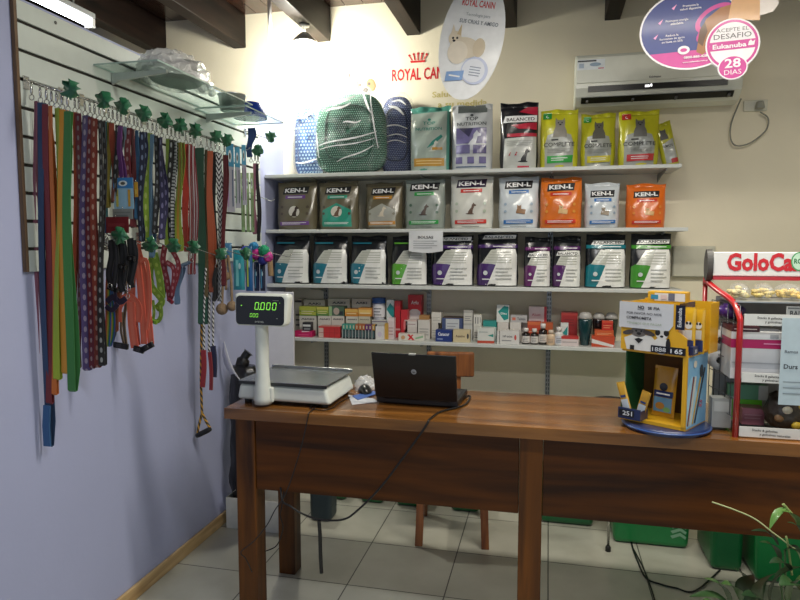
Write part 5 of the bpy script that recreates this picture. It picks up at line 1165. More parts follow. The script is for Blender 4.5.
def pouch_toy(h, x0, x1, y0, y1, label, col, col2, dy=0):
    Y = h['Y']+dy; a0, a1 = onY(x0, y0, Y), onY(x1, y1, Y); w, hh = a1.x-a0.x, a0.z-a1.z; t = thing('toy_pack', label, 'packed toy', ((a0.x+a1.x)/2, Y, a1.z), group='blue toy packs')
    b = MB(); vs = []; n = 8
    for s_ in (-1, 1):
        for j in range(n+1):
            for k in range(n+1):
                u, v = k/n*2-1, j/n*2-1; vs.append((u*w/2, s_*.014*max(0, (1-u**4)*(1-v**4))**.6+s_*.001+.002*math.sin(u*9+v*6), (v+1)/2*hh))
    q = (n+1)**2; fs = []
    for s_ in (0, 1):
        for j in range(n):
            for k in range(n): i = s_*q+j*(n+1)+k; fs.append((i, i+1, i+n+2, i+n+1))
    b.add(vs, fs, shiny(col), True); b.build('bag', t)
    a = Art(); a.rect(-w*.15, hh*.1, w*.1, hh*.75, shiny(col2)); a.ell(w*.2, hh*.6, w*.1, hh*.08, shiny('bfe0e8')); b = MB(); a.lay(b, lambda p, r, o: (p, -.0165-o, r), w/4); b.build('print', t)
    MB().tube([(0, 0, hh*.98), (0, 0, hh+.012)], .0015, M_CHR, 5).build('hang_tab', t)
pouch_toy(HL7, 221, 232, 243, 258, 'small pale blue toy pack left of the teal one', '3f7ca8', 'a8c8dc', -.06)
pouch_toy(HL7, 233, 245, 250, 290, 'turquoise toy pack left of the deeper blue one', '2c97a8', '7fd0d4')
pouch_toy(HL7, 245.5, 253, 246, 291, 'deep sky blue toy pack under the fluffy balls', '1c5f9c', 'b8c85a', .04)
pouch_toy(HL8, 254, 259.5, 262, 291, 'slim navy toy pack right of the sky blue one', '16264c', '3a7a9a')
pouch_toy(HL8, 260, 265.5, 262, 291, 'slim midnight blue toy pack, rightmost under the fluffy balls', '1a2140', '4a8ab0')
for k, (x, y, r, c, nm_) in enumerate([(246, 252, .030, '3a3cae', 'violet blue'), (251, 258, .026, '6fae3c', 'leaf green'), (256, 254, .030, 'b0307e', 'magenta'), (264, 251, .030, '1f8a62', 'emerald'), (263, 260, .026, '2a2c7c', 'navy'), (268, 257, .026, 'b83a8c', 'pink'), (254, 247, .026, '2878a8', 'azure')]):
    c_ = onY(x, y, 3.24); t = MB(); t.ball((0, 0, 0), r, mat(c, .95, bump=1, bscale=70), 18, 12)
    R = random.Random(k)
    t.v = [tuple(Vector(v)*(1+R.uniform(-.12, .16))) for v in t.v]
    t.tube([(0, 0, r*.8), (0, .03, r+.02)], .0012, mat('c0c0c0', .4), 5)
    tag(t.build('fluffy_ball', loc=tuple(c_)), '%s fluffy ball toy in the cluster above the scale display' % nm_, 'ball toy', 'fluffy ball toys')
rope(HL8, 'plush beige toy hanging at the right end beside the food bags', [[(269, 252), (270, 262), (271, 276)]], .016, mat('a88a68', .9, bump=.5, bscale=120), dy=.05)

# ================================================================ GLASS SHELVES ABOVE THE BOARD
M_GL = glass('clear_glass', 'e9f0ed', .09); ZG = 2.163
def glass_shelf(Y0, Y1, z, label):
    t = thing('glass_shelf', label, 'shelf', (WALLX+.002, Y0, z)); w = .27
    b = MB(); b.add([(0, 0, 0), (w, 0, 0), (w, Y1-Y0, 0), (0, Y1-Y0, 0), (0, 0, .006), (w, 0, .006), (w, Y1-Y0, .006), (0, Y1-Y0, .006)], [(4, 5, 6, 7), (0, 3, 2, 1)], M_GL)
    b.add([(0, 0, 0), (w, 0, 0), (w, Y1-Y0, 0), (0, Y1-Y0, 0), (0, 0, .006), (w, 0, .006), (w, Y1-Y0, .006), (0, Y1-Y0, .006)], [(0, 1, 5, 4), (1, 2, 6, 5), (2, 3, 7, 6), (3, 0, 4, 7)], mat('a4bab2', .15, coat=.3)); b.build('glass_pane', t)
    for yy in (.10,):
        MB().plate([(0, -.002), (.24, -.002), (.24, -.014), (.03, -.032), (.0, -.045)], .012, mat('b8bfbc', .3, .4), frame=lambda a, q, c, yy=yy: (a, yy+q, c)).build('bracket', t)
glass_shelf(2.13, 2.90, ZG+.006, 'glass shelf on white brackets carrying the bagged trays, nearer one'); glass_shelf(2.835, 3.27, ZG-.012, 'glass shelf on white brackets carrying the blue bowl, farther one')
M_ALU = mat('b4b8ba', .28, .85, bump=.1)
# stack of trays in a clear bag
t = thing('bagged_trays', 'steel bowls wrapped in a crinkled clear plastic bag on the glass shelf', 'bowls', (-1.54, 2.47, ZG+.0125))
b = MB(); b.lathe([(.09, 0), (.105, .006), (.135, .035), (.142, .038), (.142, .041), (.13, .038), (.10, .012), (.0, .010)], (0, 0, 0), M_ALU, 28); b.v = [(x*.85, y*1.15, z) for x, y, z in b.v]; b.build('steel_bowl', t)
b = MB(); b.lathe([(.08, .052), (.10, .050), (.128, .072), (.132, .076), (.118, .074), (.09, .060), (.0, .058)], (0, 0, 0), M_ALU, 28); b.v = [(x*.85, y*1.1, z) for x, y, z in b.v]; b.build('steel_bowl', t)
b = MB(); fm = film('crinkled_bag', 'ffffff', .42, 1.0, 24, .12); n, kk = 40, 18; R = random.Random(4)
for i in range(kk+1):
    a = PI*.5*i/kk
    for j in range(n):
        th = 2*PI*j/n; rr_ = math.cos(a)**.6 if i < kk else .02; q = 1+.03*math.sin(j*2.3+i*1.1)+.045*math.sin(j*.9-i*1.3)+R.uniform(-.012, .015)
        b.v.append((  .125*rr_*math.cos(th)*q, .20*rr_*math.sin(th)*q, max(.0005, .115*math.sin(a)*q+.002)))
for i in range(kk):
    for j in range(n): b.face((i*n+j, i*n+(j+1) % n, (i+1)*n+(j+1) % n, (i+1)*n+j), fm, True)
b.tube([(.02, .17, .03), (.03, .22, .035), (.02, .26, .02)], [.03, .012, .02], fm, 10); b.build('plastic_bag', t)
b = MB(); b.lathe([(.05, 0), (.058, .004), (.066, .075), (.072, .080), (.069, .082), (.062, .076), (.052, .010), (0, .008)], (0, 0, 0), M_ALU, 28); tag(b.build('steel_bowl', loc=(-1.54, 2.96, ZG-.0055+.0005)), 'plain steel dog bowl on the glass shelf between bag and blue bowl', 'bowl')
b = MB(); bl = mat('1d3f9c', .25, coat=.5); b.lathe([(.085, 0), (.085, .01), (.065, .075), (.060, .078), (.052, .070), (.045, .02), (0, .018)], (0, 0, 0), bl, 30); tag(b.build('plastic_bowl', loc=(-1.53, 3.14, ZG-.0055)), 'royal blue plastic dog bowl at the far end of the glass shelf', 'bowl')
# ================================================================ ON THE COUNTER
M_SC = mat('cfd3cb', .38, var=.02, coat=.2); M_SCD = mat('b4b8b0', .45, var=.02)
t = thing('price_scale', 'off white shop scale with steel platter and a display on a post', 'scale', (-1.0, 2.27, CZ), rotz=-.05)
bd = MB(); bd.hexa([(-.195, 0, .016), (.205, 0, .016), (.195, .30, .016), (-.195, .30, .016), (-.185, .006, .078), (.183, .006, .078), (.178, .29, .078), (-.185, .29, .078)], M_SC); bd.build('scale_body', t, bevel=.014, seg=4)
for x, y in ((-.16, .03), (.17, .03), (.16, .27), (-.16, .27)): MB().lathe([(.014, 0), (.014, .018)], (x, y, 0), mat('202020', .6), 14).build('foot', t)
MB().bb((-.16, .02, .078), (.165, .27, .088), mat('1c1e20', .5)).build('platter_support', t, bevel=.003)
pl = MB(); st = mat('a9adad', .25, .9, bump=.05)
pl.add([(-.185, .0, .090), (.19, .0, .090), (.19, .285, .090), (-.185, .285, .090), (-.185, .0, .094), (.19, .0, .094), (.19, .285, .094), (-.185, .285, .094)], [(0, 3, 2, 1), (4, 5, 6, 7), (0, 1, 5, 4), (1, 2, 6, 5), (2, 3, 7, 6), (3, 0, 4, 7)], st)
pl.bb((-.185, .0, .0785), (.19, .003, .090), mat('2a2c2c', .4)); pl.bb((-.185, .281, .094), (.19, .286, .104), st); pl.build('platter', t, bevel=.002)
po = MB(); po.lathe([(.034, .0), (.034, .02), (.030, .07), (.026, .11), (.025, .30), (.026, .345)], (-.072, -.012, .010), M_SC, 24); po.build('display_post', t)
MB().box((-.072, -.006, .045), (.085, .022, .062), M_SC).build('post_bracket', t, bevel=.008, seg=3)
hx = -.058; hd = MB()
hd.hexa([(hx-.112, -.045, .315), (hx+.100, -.045, .315), (hx+.100, .012, .318), (hx-.112, .012, .318), (hx-.120, -.038, .440), (hx+.115, -.038, .440), (hx+.115, .012, .440), (hx-.120, .012, .440)], M_SC)
ho = hd.build('display_head', t, bevel=.016, seg=4)
a = Art(); K_ = mat('0c1210', .15, coat=.5); GR = mat('9aff5a', .4, emit=.5)
def rrect(x0, z0, x1, z1, r, n=5):
    P = []
    for cx, cz, a0 in ((x1-r, z1-r, 0), (x0+r, z1-r, PI/2), (x0+r, z0+r, PI), (x1-r, z0+r, 1.5*PI)):
        for k in range(n+1): P.append((cx+r*math.cos(a0+PI/2*k/n), cz+r*math.sin(a0+PI/2*k/n)))
    return P
a.poly(rrect(hx-.106, .007, hx+.097, .117, .016), K_); a.lay(b := MB(), lambda p, q, r: (p, -.0455+.056*(q)/1.0*.125/.125*.0+q*.056-r, .315+q)); b.build('display_window', t)
def seg7(a, x, z, w, h, m, s_='0', sl=.12):
    th = w*.2
    on = {'0': 'abcdef', '1': 'bc', '8': 'abcdefg'}[s_]
    S_ = dict(a=((0, h), (w, h)), g=((0, h/2), (w, h/2)), d=((0, 0), (w, 0)), f=((0, h/2), (0, h)), b=((w, h/2), (w, h)), e=((0, 0), (0, h/2)), c=((w, 0), (w, h/2)))
    for k in on:
        (x0, z0), (x1, z1) = S_[k]
        if z0 == z1: P = [(x0+th*.3, z0-th/2), (x1-th*.3, z0-th/2), (x1-th*.3, z0+th/2), (x0+th*.3, z0+th/2)]
        else: P = [(x0-th/2, z0+th*.3), (x0+th/2, z0+th*.3), (x0+th/2, z1-th*.3), (x0-th/2, z1-th*.3)]
        a.poly([(x+p+q*sl, z+q) for p, q in P], m)
a = Art()
for k in range(4): seg7(a, hx-.025+.0245*k, .066, .014, .026, GR)
a.rect(hx-.006, .064, hx-.002, .068, GR); a.text("'", hx+.080, .085, .008, GR)
for k in range(3): seg7(a, hx-.045+.0125*k, .037, .008, .013, GR)
a.rect(hx-.084, .078, hx-.079, .081, GR); a.rect(hx+.066, .032, hx+.072, .035, card('9aa09a'))
a.text('SYSTEL', hx-.004, .016, .006, card('a8aca8'), w=.04, bold=.02); a.rect(hx+.05, .100, hx+.075, .102, card('7a807a'))
a.lay(b := MB(), lambda p, q, r: (p, -.0475+q*.056-r, .315+q), lift=.00002, base=.0006); b.build('lit_digits', t, label='glowing green digits')

# laptop
t = thing('laptop', 'black laptop seen from behind, lid raised, on the counter', 'laptop', (-.490, 2.395, CZ), rotz=-.05)
M_LP = mat('0c0c0e', .38, var=.05, coat=.1); lw = .328
MB().bb((-lw/2, .0, .004), (lw/2, .215, .030), M_LP).build('base', t, bevel=.004)
MB().bb((-lw/2+.012, .05, .0302), (lw/2-.012, .16, .0315), mat('26262a', .5)).build('keyboard', t)
LA = math.radians(14); 
def lidf(x, y, z): return (x, -.004-z*math.sin(LA)-y*math.cos(LA), .030+z*math.cos(LA)-y*math.sin(LA))
b = MB(); b.plate([(-lw/2, .0), (lw/2, .0), (lw/2+.002, .19), (-lw/2-.002, .19)], .009, M_LP, frame=lambda x, y, z: lidf(x, y, z)); b.build('lid', t, bevel=.003)
MB().plate([(-lw/2+.015, .012), (lw/2-.015, .012), (lw/2-.015, .182), (-lw/2+.015, .182)], .0006, mat('1a2430', .1, coat=.5), frame=lambda x, y, z: lidf(x, -.0008-y, z)).build('screen', t)
MB().tube([(-lw/2+.03, -.004, .030), (lw/2-.03, -.004, .030)], .007, mat('1c1c1e', .4), 10).build('hinge', t)
a = Art(); gy = card('9aa0a4'); a.ell(0, .118, .0105, .0105, gy, 24); a.text('hp', 0, .1135, .008, M_LP, w=.011, bold=.02, shear=.25); a.lay(b := MB(), lambda x, z, q: lidf(x, .009+q, z), lift=.0002, base=.0003); b.build('round_logo', t, label='small round silver logo')
MB().plate([(-.016, .187), (.010, .187), (.010, .192), (-.016, .192)], .010, mat('b0b4b4', .3, .5), frame=lambda x, y, z: lidf(x, y, z)).build('lid_latch', t)
MB().bb((lw/2-.06, .2155, .006), (lw/2-.02, .2165, .02), mat('3a3a3c', .5)).build('port', t)
# mouse
p = onZ(365, 393, CZ); t = thing('computer_mouse', 'small black computer mouse between the scale and the laptop', 'mouse', (p.x, p.y, CZ), rotz=.4)
b = MB(); b.ball((0, 0, 0), 1, mat('17181a', .3, coat=.3), 20, 12); b.v = [(x*.030*(1+.08*y), y*.052, max(.001, z*.036+.002)) for x, y, z in b.v]; b.build('mouse_body', t)
MB().lathe([(.004, -.004), (.004, .004)], (0, .028, .031), mat('606468', .4), 12, axis=0).build('scroll_wheel', t)
# papers
for k, (pl_, c, z_, lab) in enumerate([
   ([(348, 395), (374, 399), (378, 402), (352, 405)], 'b8bcc4', .001, 'white sheet of paper lying under the blue one by the mouse'),
   ([(352, 396), (374, 391), (377, 394), (358, 400)], '3a5fa8', .0035, 'blue folded leaflet lying next to the black mouse')]):
    P = [onZ(x, y, CZ+z_) for x, y in pl_]; o = P[0]; b = MB(); b.hexa([tuple(q-o) for q in P]+[tuple(q-o+Vector((0, 0, .0015))) for q in P], card(c)); tag(b.build('paper_sheet', loc=tuple(o)), lab, 'paper')
p = onZ(338, 396, CZ); b = MB(); R = random.Random(9); fm = film('bag_film', 'eef0f2', .5, .8, 30, .2)
for i in range(9):
    for j in range(18):
        a_ = PI*.5*i/8; th = 2*PI*j/18; q = 1+R.uniform(-.14, .14); b.v.append((.052*math.cos(a_)*math.cos(th)*q, .06*math.cos(a_)*math.sin(th)*q, max(.0008, .055*math.sin(a_)*q+.001)))
for i in range(8):
    for j in range(18): b.face((i*18+j, i*18+(j+1) % 18, (i+1)*18+(j+1) % 18, (i+1)*18+j), fm, True)
tag(b.build('plastic_bag', loc=(p.x+.075, p.y+.15, CZ)), 'crumpled translucent plastic bag lying between scale and mouse', 'plastic bag')

# cables
M_CB = mat('0e0e10', .45)
def cable(name, label, pts, r=.0032, m=None, cat_='cable'):
    o = Vector(pts[0]); b = MB(); b.tube([q-o for q in smooth(pts, 7)], r, m or M_CB, 8); return tag(b.build(name, loc=tuple(o)), label, cat_)
fy = CY0-.006
def cf(x, y, d=0): return onY(x, y, fy-d)
cable('power_cable', 'black power cable running from the laptop down over the counter front in a long sag', [(-.335, 2.50, CZ+.012), onZ(470, 396, CZ+.006), onZ(466, 404, CZ+.004), onZ(455, 408, CZ+.004), onZ(440, 412, CZ+.004), onZ(430, 419, CZ+.004)+Vector((0, 0, 0)), cf(427, 424, .002), cf(419, 436, .002), cf(400, 462, .004), cf(380, 488, .004), cf(358, 510, .01), cf(343, 519.5, .012), cf(320, 519.5, .01), cf(303, 514, .005), cf(290, 506, .0), cf(282, 499, -.02), Vector((-1.02, 2.30, .60)), Vector((-1.04, 2.40, .58))], .0038)
cable('black_strap', 'short flat black strap dangling from the sagging cable under the counter', [cf(319, 521, .012), cf(320, 535, .012), cf(320.5, 555, .012), cf(321.5, 573, .012)], .0075)
cable('thin_cable', 'thin dark cable hanging from the scale across the left front board', [(-1.0, 2.5, CZ+.004), onZ(318, 402, CZ+.003)+Vector((0, .03, 0)), onZ(309, 413, CZ+.003), cf(308, 417, .001), cf(303, 440, .003), cf(298, 458, .003), cf(291, 480, .003), cf(284, 497, .003), cf(275, 510, .02), cf(267, 525, .03), cf(254, 541, .04), cf(241, 552, .04), cf(246, 559, .03), cf(252, 572, .0)], .002)
cable('thin_cable', 'thin looping cable knotted behind the front left counter leg', [Vector((-1.02, 2.36, .60)), cf(282, 505, -.13), cf(280, 515, -.12), cf(283, 528, -.12), cf(277, 545, -.12), cf(266, 551, -.12), cf(262, 552, -.13)], .0022)
p = [onZ(x, y, .006) for x, y in [(628, 520), (632, 545), (638, 562), (646, 578), (660, 584), (676, 588), (695, 591), (720, 570)]]
cable('floor_cable', 'black cable curving over the floor tiles in front of the green bins', p, .004)
p = [onZ(x, y, .005) for x, y in [(633, 548), (642, 565), (650, 585), (655, 601), (660, 620)]]
cable('floor_cable', 'second thinner floor cable running towards the bottom edge by the green bins', p, .003)
p = [onZ(x, y, CZ+.004) for x, y in [(350, 397), (340, 402), (332, 408), (322, 410), (310, 408), (318, 404), (334, 400)]]
cable('thin_cable', 'black mouse cable curled on the counter right in front of the scale', p, .002)

# ================================================================ YELLOW TREAT STAND
M_YL = mat('d9a520', .4, var=.03, coat=.2); M_NV = mat('1b2a56', .35, var=.05, coat=.3)
A0 = Vector((.2555, 2.302, 0)); UX = Vector((.848, -.530, 0)); VX = Vector((.530, .848, 0)); SW, SD = .222, .175; ang = math.atan2(UX.y, UX.x)
t = thing('treat_display', 'yellow cardboard treat stand with a header panel on a blue turntable', 'display stand', (A0.x, A0.y, CZ), rotz=ang)
ctr = (SW/2, SD/2)
b = MB(); b.lathe([(.136, .0), (.141, .004), (.141, .014), (.136, .020)], (ctr[0]+.012, ctr[1]-.0, 0), M_NV, 40); b.lathe([(.1405, .008), (.145, .010), (.145, .013), (.1405, .0145)], (ctr[0]+.012, ctr[1], 0), mat('2a4a86', .3, coat=.4), 40); b.build('turntable', t)
zb = .021; T = .004
lb = MB(); lb.bb((0, 0, zb), (SW, SD, zb+.012), M_YL); lb.bb((0, SD-T, zb+.012), (SW, SD, .262), mat('6b4a18', .6)); lb.build('lower_tray', t)
MB().plate([(0, zb+.012), (.02, zb+.012), (SD, zb+.012), (SD, .262), (.03, .262), (.03, .10), (0, .08)], T, mat('1e5a34', .5), frame=lambda a, q, c: (q, a, c)).build('left_side_panel', t, label='side panel, green inside')
MB().bb((SW-T, 0, zb+.012), (SW, SD-T-.0005, .262), M_YL).build('right_side_panel', t)
MB().plate([(0.0, zb+.0125), (.022, zb+.0125), (.022, .08), (0.0, .06)], .003, M_YL, frame=lambda a, q, c: (a, -.003+q, c)).build('front_lip', t)
MB().bb((SW-.014, -.003, zb+.0125), (SW, 0, .300), M_YL).build('front_post', t)
MB().bb((0, .0, .262), (SW, SD, .268), M_YL).build('middle_deck', t)
# header: front panel with stepped right edge, back and right panels, top
MB().plate([(-.004, .2685), (SW-.004, .2685), (SW-.004, .325), (SW-.040, .350), (SW-.040, .435), (-.004, .435)], .004, M_YL, frame=lambda a, q, c: (a, -.004+q, c)).build('header_panel', t)
MB().bb((0, SD-T, .2685), (SW+.03, SD, .435), M_YL).build('header_back', t)
MB().bb((SW+.026, SD-.075, .2685), (SW+.030, SD-T-.0005, .435), M_YL).build('header_side', t)
MB().bb((0, 0.0005, .2685), (T, SD-T-.0005, .43), M_YL).build('header_side', t)
MB().bb((SW-.05, .045, .2685), (SW-.047, SD-T-.0005, .432), M_NV).build('divider', t)
# printed art on header: dogs, navy strip, notice
G3 = card('6a6460'); W3 = card('d8d6d2'); K3 = card('1c1a1a')
a = Art()
a.poly([(.018, .270), (.105, .270), (.12, .315), (.10, .338), (.04, .338), (.008, .32)], W3); a.ell(.058, .350, .028, .022, G3, 20); a.ell(.022, .345, .020, .010, card('4a423e'), 14, .3); a.ell(.094, .348, .022, .010, card('4a423e'), 14, -.35); a.ell(.05, .354, .004, .004, K3, 8); a.ell(.068, .354, .004, .004, K3, 8); a.ell(.06, .343, .008, .006, K3, 10); a.poly([(.045, .318), (.06, .300), (.075, .318), (.06, .325)], K3); a.rect(.03, .27, .045, .29, K3)
a.ell(.138, .300, .028, .036, W3, 20); a.ell(.138, .348, .020, .022, W3, 18); a.ell(.124, .356, .009, .014, K3, 12); a.ell(.153, .356, .009, .014, K3, 12); a.ell(.138, .340, .006, .005, K3, 8); a.ell(.160, .305, .008, .030, K3, 12); a.ell(.138, .362, .004, .010, W3, 8)
a.lay(b := MB(), lambda p, q, r: (p, -.0042-r, .270+(q-.270)*.78), lift=.0002); b.build('dog_picture', t)
DIG = card('d4d8dc')
b = MB(); b.bb((SW-.118, -.010, .2695), (SW-.063, -.0045, .293), mat('14161c', .3)); b.bb((SW-.060, -.010, .2695), (SW-.006, -.0045, .293), mat('14161c', .3))
a = Art(); a.text('1888', SW-.090, .2745, .014, DIG, w=.045, bold=.0); a.text('1', SW-.050, .2745, .013, DIG, w=.004); a.text('65', SW-.026, .2745, .014, DIG, w=.026); a.lay(b, lambda p, q, r: (p, -.0105-r, q)); b.build('price_strip', t, label='black price strip with pale digits')
b = MB(); b.bb((SW-.041, -.007, .352), (SW-.012, -.0043, .432), mat('10162c', .35)); a = Art(); a.text('Eukanuba', 0, 0, .012, DIG, w=.062, bold=.02); a.lay(b, lambda p, q, r: (SW-.022-q*1.0, -.0072-r, .392+p)); b.build('navy_strip', t, label='navy strip with upright pale lettering')
b = MB(); b.bb((SW-.003, .012, .270), (SW+.010, .06, .297), M_NV); a = Art(); a.text('30', .035, .276, .012, DIG, w=.02); a.lay(b, lambda p, q, r: (SW+.0105+r, p, q)); b.build('price_tray', t)
# right side print (blue with tooth sticks)
LB = card('7fb4d8'); a = Art(); a.rect(.004, zb+.004, SD-.001, .262, LB); a.poly([(.004, zb+.01), (.05, zb+.01), (.10, .12), (.04, .20), (.004, .16)], card('a4cfe6'))
for k, (x, ang_, c) in enumerate([(.045, .25, '7a3a2c'), (.062, .25, 'd8d0c0'), (.085, .38, 'd0a83a'), (.104, .40, '2c3038')]):
    dx, dz = math.sin(ang_), math.cos(ang_); L_2 = .19 if k > 1 else .16; q0 = (x-.03, zb+.015); wv = .006
    a.poly([(q0[0]-wv, q0[1]), (q0[0]+wv, q0[1]-.002), (q0[0]+wv+dx*L_2, q0[1]+dz*L_2), (q0[0]-wv+dx*L_2, q0[1]+dz*L_2+.004)], card(c))
a.ell(.118, .205, .016, .022, card('3a444c'), 16); a.text('25', .13, .09, .022, card('d05a6a'), w=.026, rot=1.2); a.ell(.06, .235, .014, .012, card('d8d0c0'), 12)
a.lay(b := MB(), lambda p, q, r: (SW+.0003+r, p, q), lift=.0002, base=.0003); b.build('side_picture', t, label='light blue printed side with chew sticks')
# lower front tray with price
b = MB(); b.bb((.006, -.030, zb+.0122), (.085, .028, zb+.016), M_NV); b.bb((.006, -.030, zb+.016), (.085, -.027, zb+.050), M_NV); b.bb((.082, -.027, zb+.016), (.085, .028, zb+.044), M_NV); b.bb((.006, -.027, zb+.016), (.009, .028, zb+.044), M_NV)
a = Art(); a.rect(.010, zb+.02, .064, zb+.044, mat('10131a', .3)); a.text('251', .040, zb+.025, .015, DIG, w=.034); a.lay(b, lambda p, q, r: (p, -.0303-r, q)); b.build('price_tray', t)
# floor under it sits on the turntable edge
Rw = Matrix.Rotation(ang, 4, 'Z')
def sw(x, y, z): return tuple(A0+Rw @ Vector((x, y, 0))+Vector((0, 0, CZ+z)))
def pack(label, loc, w, h, d, col, art, tilt=(0, 0), name='treat_pack', group='dog treat packs on the yellow stand'):
    t = thing(name, label, 'treat pack', loc, group=group, rot=(tilt[0], tilt[1], ang)); b = MB(); n = 8; m = shiny(col)
    for s_ in (-1, 1):
        for j in range(n+1):
            for k in range(n+1):
                u, v = k/n*2-1, j/n*2-1; b.v.append((u*w/2, s_*(d/2*max(0, (1-u**4)*(1-v**4))**.6+.0006), (v+1)/2*h))
    q = (n+1)**2
    for s_ in (0, 1):
        for j in range(n):
            for k in range(n): i = s_*q+j*(n+1)+k; b.face((i, i+1, i+n+2, i+n+1), m, True)
    A = Art(); art(A, w, h)
    def fn(x, z, o):
        u, v = 2*x/w, 2*z/h-1; return (x, -(d/2*max(0, (1-u**4)*(1-v**4))**.6+.0012+o), z)
    A.lay(b, fn, w/6, h/8, lift=.0003); b.build('pouch', t)
    s_ = MB()
    for zz in (0, h-.010): s_.bb((-w/2, -.0014, zz), (w/2, .0014, zz+.010), m)
    s_.build('crimped_seal', t); return t
def yart(a, w, h):
    a.rect(-w*.42, h*.40, w*.42, h*.52, shiny('1b2c60')); lines(a, -w*.3, w*.3, h*.43, h*.49, 1, WHT, .5); a.ell(0, h*.60, w*.18, h*.08, shiny('26282e')); a.rect(-w*.40, h*.10, w*.40, h*.39, shiny('6a98b8')); a.ell(-w*.1, h*.22, w*.2, h*.07, card('b8823a')); a.ell(w*.2, h*.16, w*.16, h*.05, card('7ab06a'))
pack('yellow treat pack with a navy band standing in the lower compartment', sw(.112, .085, zb+.0125), .078, .175, .020, 'c9962a', yart, tilt=(-.06, .03))
def sart(a, w, h): a.rect(-w*.4, h*.15, w*.4, h*.5, card('c4ccd4')); a.rect(-w*.3, h*.55, w*.3, h*.62, card('26407a'))
pack('slim yellow and silver treat pack leaning left in the small navy tray', sw(.034, -.004, zb+.0165), .030, .12, .010, 'd0a02c', sart, tilt=(.0, -.30))
pack('yellow treat pack leaning right in the small navy tray', sw(.064, .010, zb+.0165), .032, .095, .010, 'b88a26', sart, tilt=(.0, .25))
def dart(a, w, h): a.rect(-w*.42, h*.05, w*.42, h*.30, card('2c3a6c')); a.ell(0, h*.62, w*.3, h*.08, card('e0dcd4')); a.ell(-w*.12, h*.66, w*.1, h*.03, BLK); a.ell(w*.14, h*.66, w*.1, h*.03, BLK); a.rect(-w*.3, h*.32, w*.3, h*.52, card('d8d4cc'))
pack('yellow treat pack with dog face standing in the upper opening, front one', sw(SW-.016, .045, .2685), .040, .155, .014, 'd6a828', dart)
pack('yellow treat pack with dog face in the upper opening, behind the front one', sw(SW+.003, .078, .2685), .036, .150, .012, 'cfa024', dart)
pack('white and orange treat pack wedged behind the navy strip', sw(SW-.030, .018, .2685), .020, .130, .008, 'd8c8b8', lambda a, w, h: a.rect(-w*.4, h*.3, w*.4, h*.5, card('c8683a')))
# carton on top (notice taped on the front)
b = MB(); b.bb((0, 0, 0), (.12, .06, .034), M_YL); a = Art(); a.rect(.022, .004, .118, .030, card('e2dcd4')); a.rect(.010, .009, .034, .024, card('3a8aa8')); a.rect(.066, .006, .086, .030, card('6a6c7a')); a.rect(.042, .010, .062, .024, card('dcc4bc')); a.lay(b, lambda p, q, r: (p, -r, q)); o = b.build('small_carton', loc=sw(.075, .02, .4355)); o.rotation_euler = (0, 0, ang+.15); tag(o, 'small yellow and white carton lying on top of the treat stand', 'box')
b = MB(); n = 10; b2 = []
def nf(x, z, o=0): 
    u = x/.185; return (x, -.0052-.004*math.sin(u*PI)*1.0-.004*max(0, .3-z/.085)-o, z)
for j in range(6):
    for k in range(n+1): x = .185*k/n; z = .088*j/5; b.v.append(nf(x if not (j == 0 and k == n) else x-.012, z))
for j in range(5):
    for k in range(n): i = j*(n+1)+k; b.face((i, i+1, i+n+2, i+n+1), mat('c4c6ca', .5, var=.02), True)
a = Art(); DK = card('33343a'); a.text('NO', .078, .066, .011, DK, w=.022, bold=.04); a.rect(.066, .0625, .090, .064, DK); a.text('SE FIA', .122, .066, .009, DK, w=.040, bold=.03)
a.text('POR FAVOR NO NOS', .088, .047, .008, card('5a5c62'), w=.120, bold=.02); a.text('COMPROMETA', .072, .031, .009, DK, w=.088, bold=.03); a.text('TENEMOS QUE PAGAR', .090, .014, .007, card('8a9a86'), w=.12, bold=.01)
a.lay(b, lambda p, q, r: nf(p, q, r), .02, .03, lift=.0003); o = b.build('paper_notice', loc=sw(-.012, 0, .345)); o.rotation_euler = (0, 0, ang); tag(o, 'grey paper notice with printed warning on the front of the treat stand', 'notice')

# ================================================================ RED WIRE RACK WITH SNACKS
M_RD = mat('b01c22', .28, var=.04, coat=.5); M_WR = mat('55585c', .4, .5); RX0, RX1, RY, RB = .606, 1.02, 2.235, 2.46
t = thing('snack_rack', 'red tube frame snack rack with wire shelves and a white sign on top', 'display rack', (RX0, RY, CZ))
def rk(p): return tuple(Vector(p)-Vector((RX0, RY, CZ)))
zc = onY(735, 322, RY).z
for x in (RX0, RX1):
    top = onY(707, 279, 2.44) if x == RX0 else onY(707, 279, 2.44)+Vector((RX1-RX0+.03, 0, 0)); xt = top.x
    b = MB(); b.tube([rk((x, RY, CZ)), rk((x, RY, zc-.05)), rk((x, RY, zc))]+[rk(q) for q in smooth([(x, RY+.002, zc+.01), (x-.010 if x == RX0 else x, RY+.05, zc+.06), (xt+.02, 2.37, top.z-.035), (xt, 2.44, top.z-.01), (xt, 2.46, top.z-.02)], 6)], .0095, M_RD, 12); b.build('front_tube', t)
    MB().tube([rk((xt, 2.46, CZ)), rk((xt, 2.46, top.z+.005))], .008, M_RD, 12).build('rear_tube', t)
p0 = onY(714, 252, 2.40); p1 = onY(714, 276, 2.40); sz = p0.z-p1.z; SX0 = p0.x
sg = MB(); sg.bb(rk((SX0, 2.40, p1.z)), rk((RX1+.04, 2.47, p0.z)), mat('dcdcd8', .35, var=.02)); sg.build('sign_box', t, bevel=.003)
e = MB(); e.plate([(.0+.030*math.cos(a_), .055*math.sin(a_)) for a_ in [2*PI*k/28 for k in range(28)]], .018, mat('4a4844', .45), frame=lambda a_, q, c: tuple(Vector(rk((SX0-.019+q, 2.425+a_, (p0.z+p1.z)/2-.004+c))))); e.build('sign_end_cap', t)
MB().bb(rk((SX0, 2.396, p1.z-.013)), rk((RX1+.04, 2.47, p1.z-.001)), M_RD).build('red_rail', t)
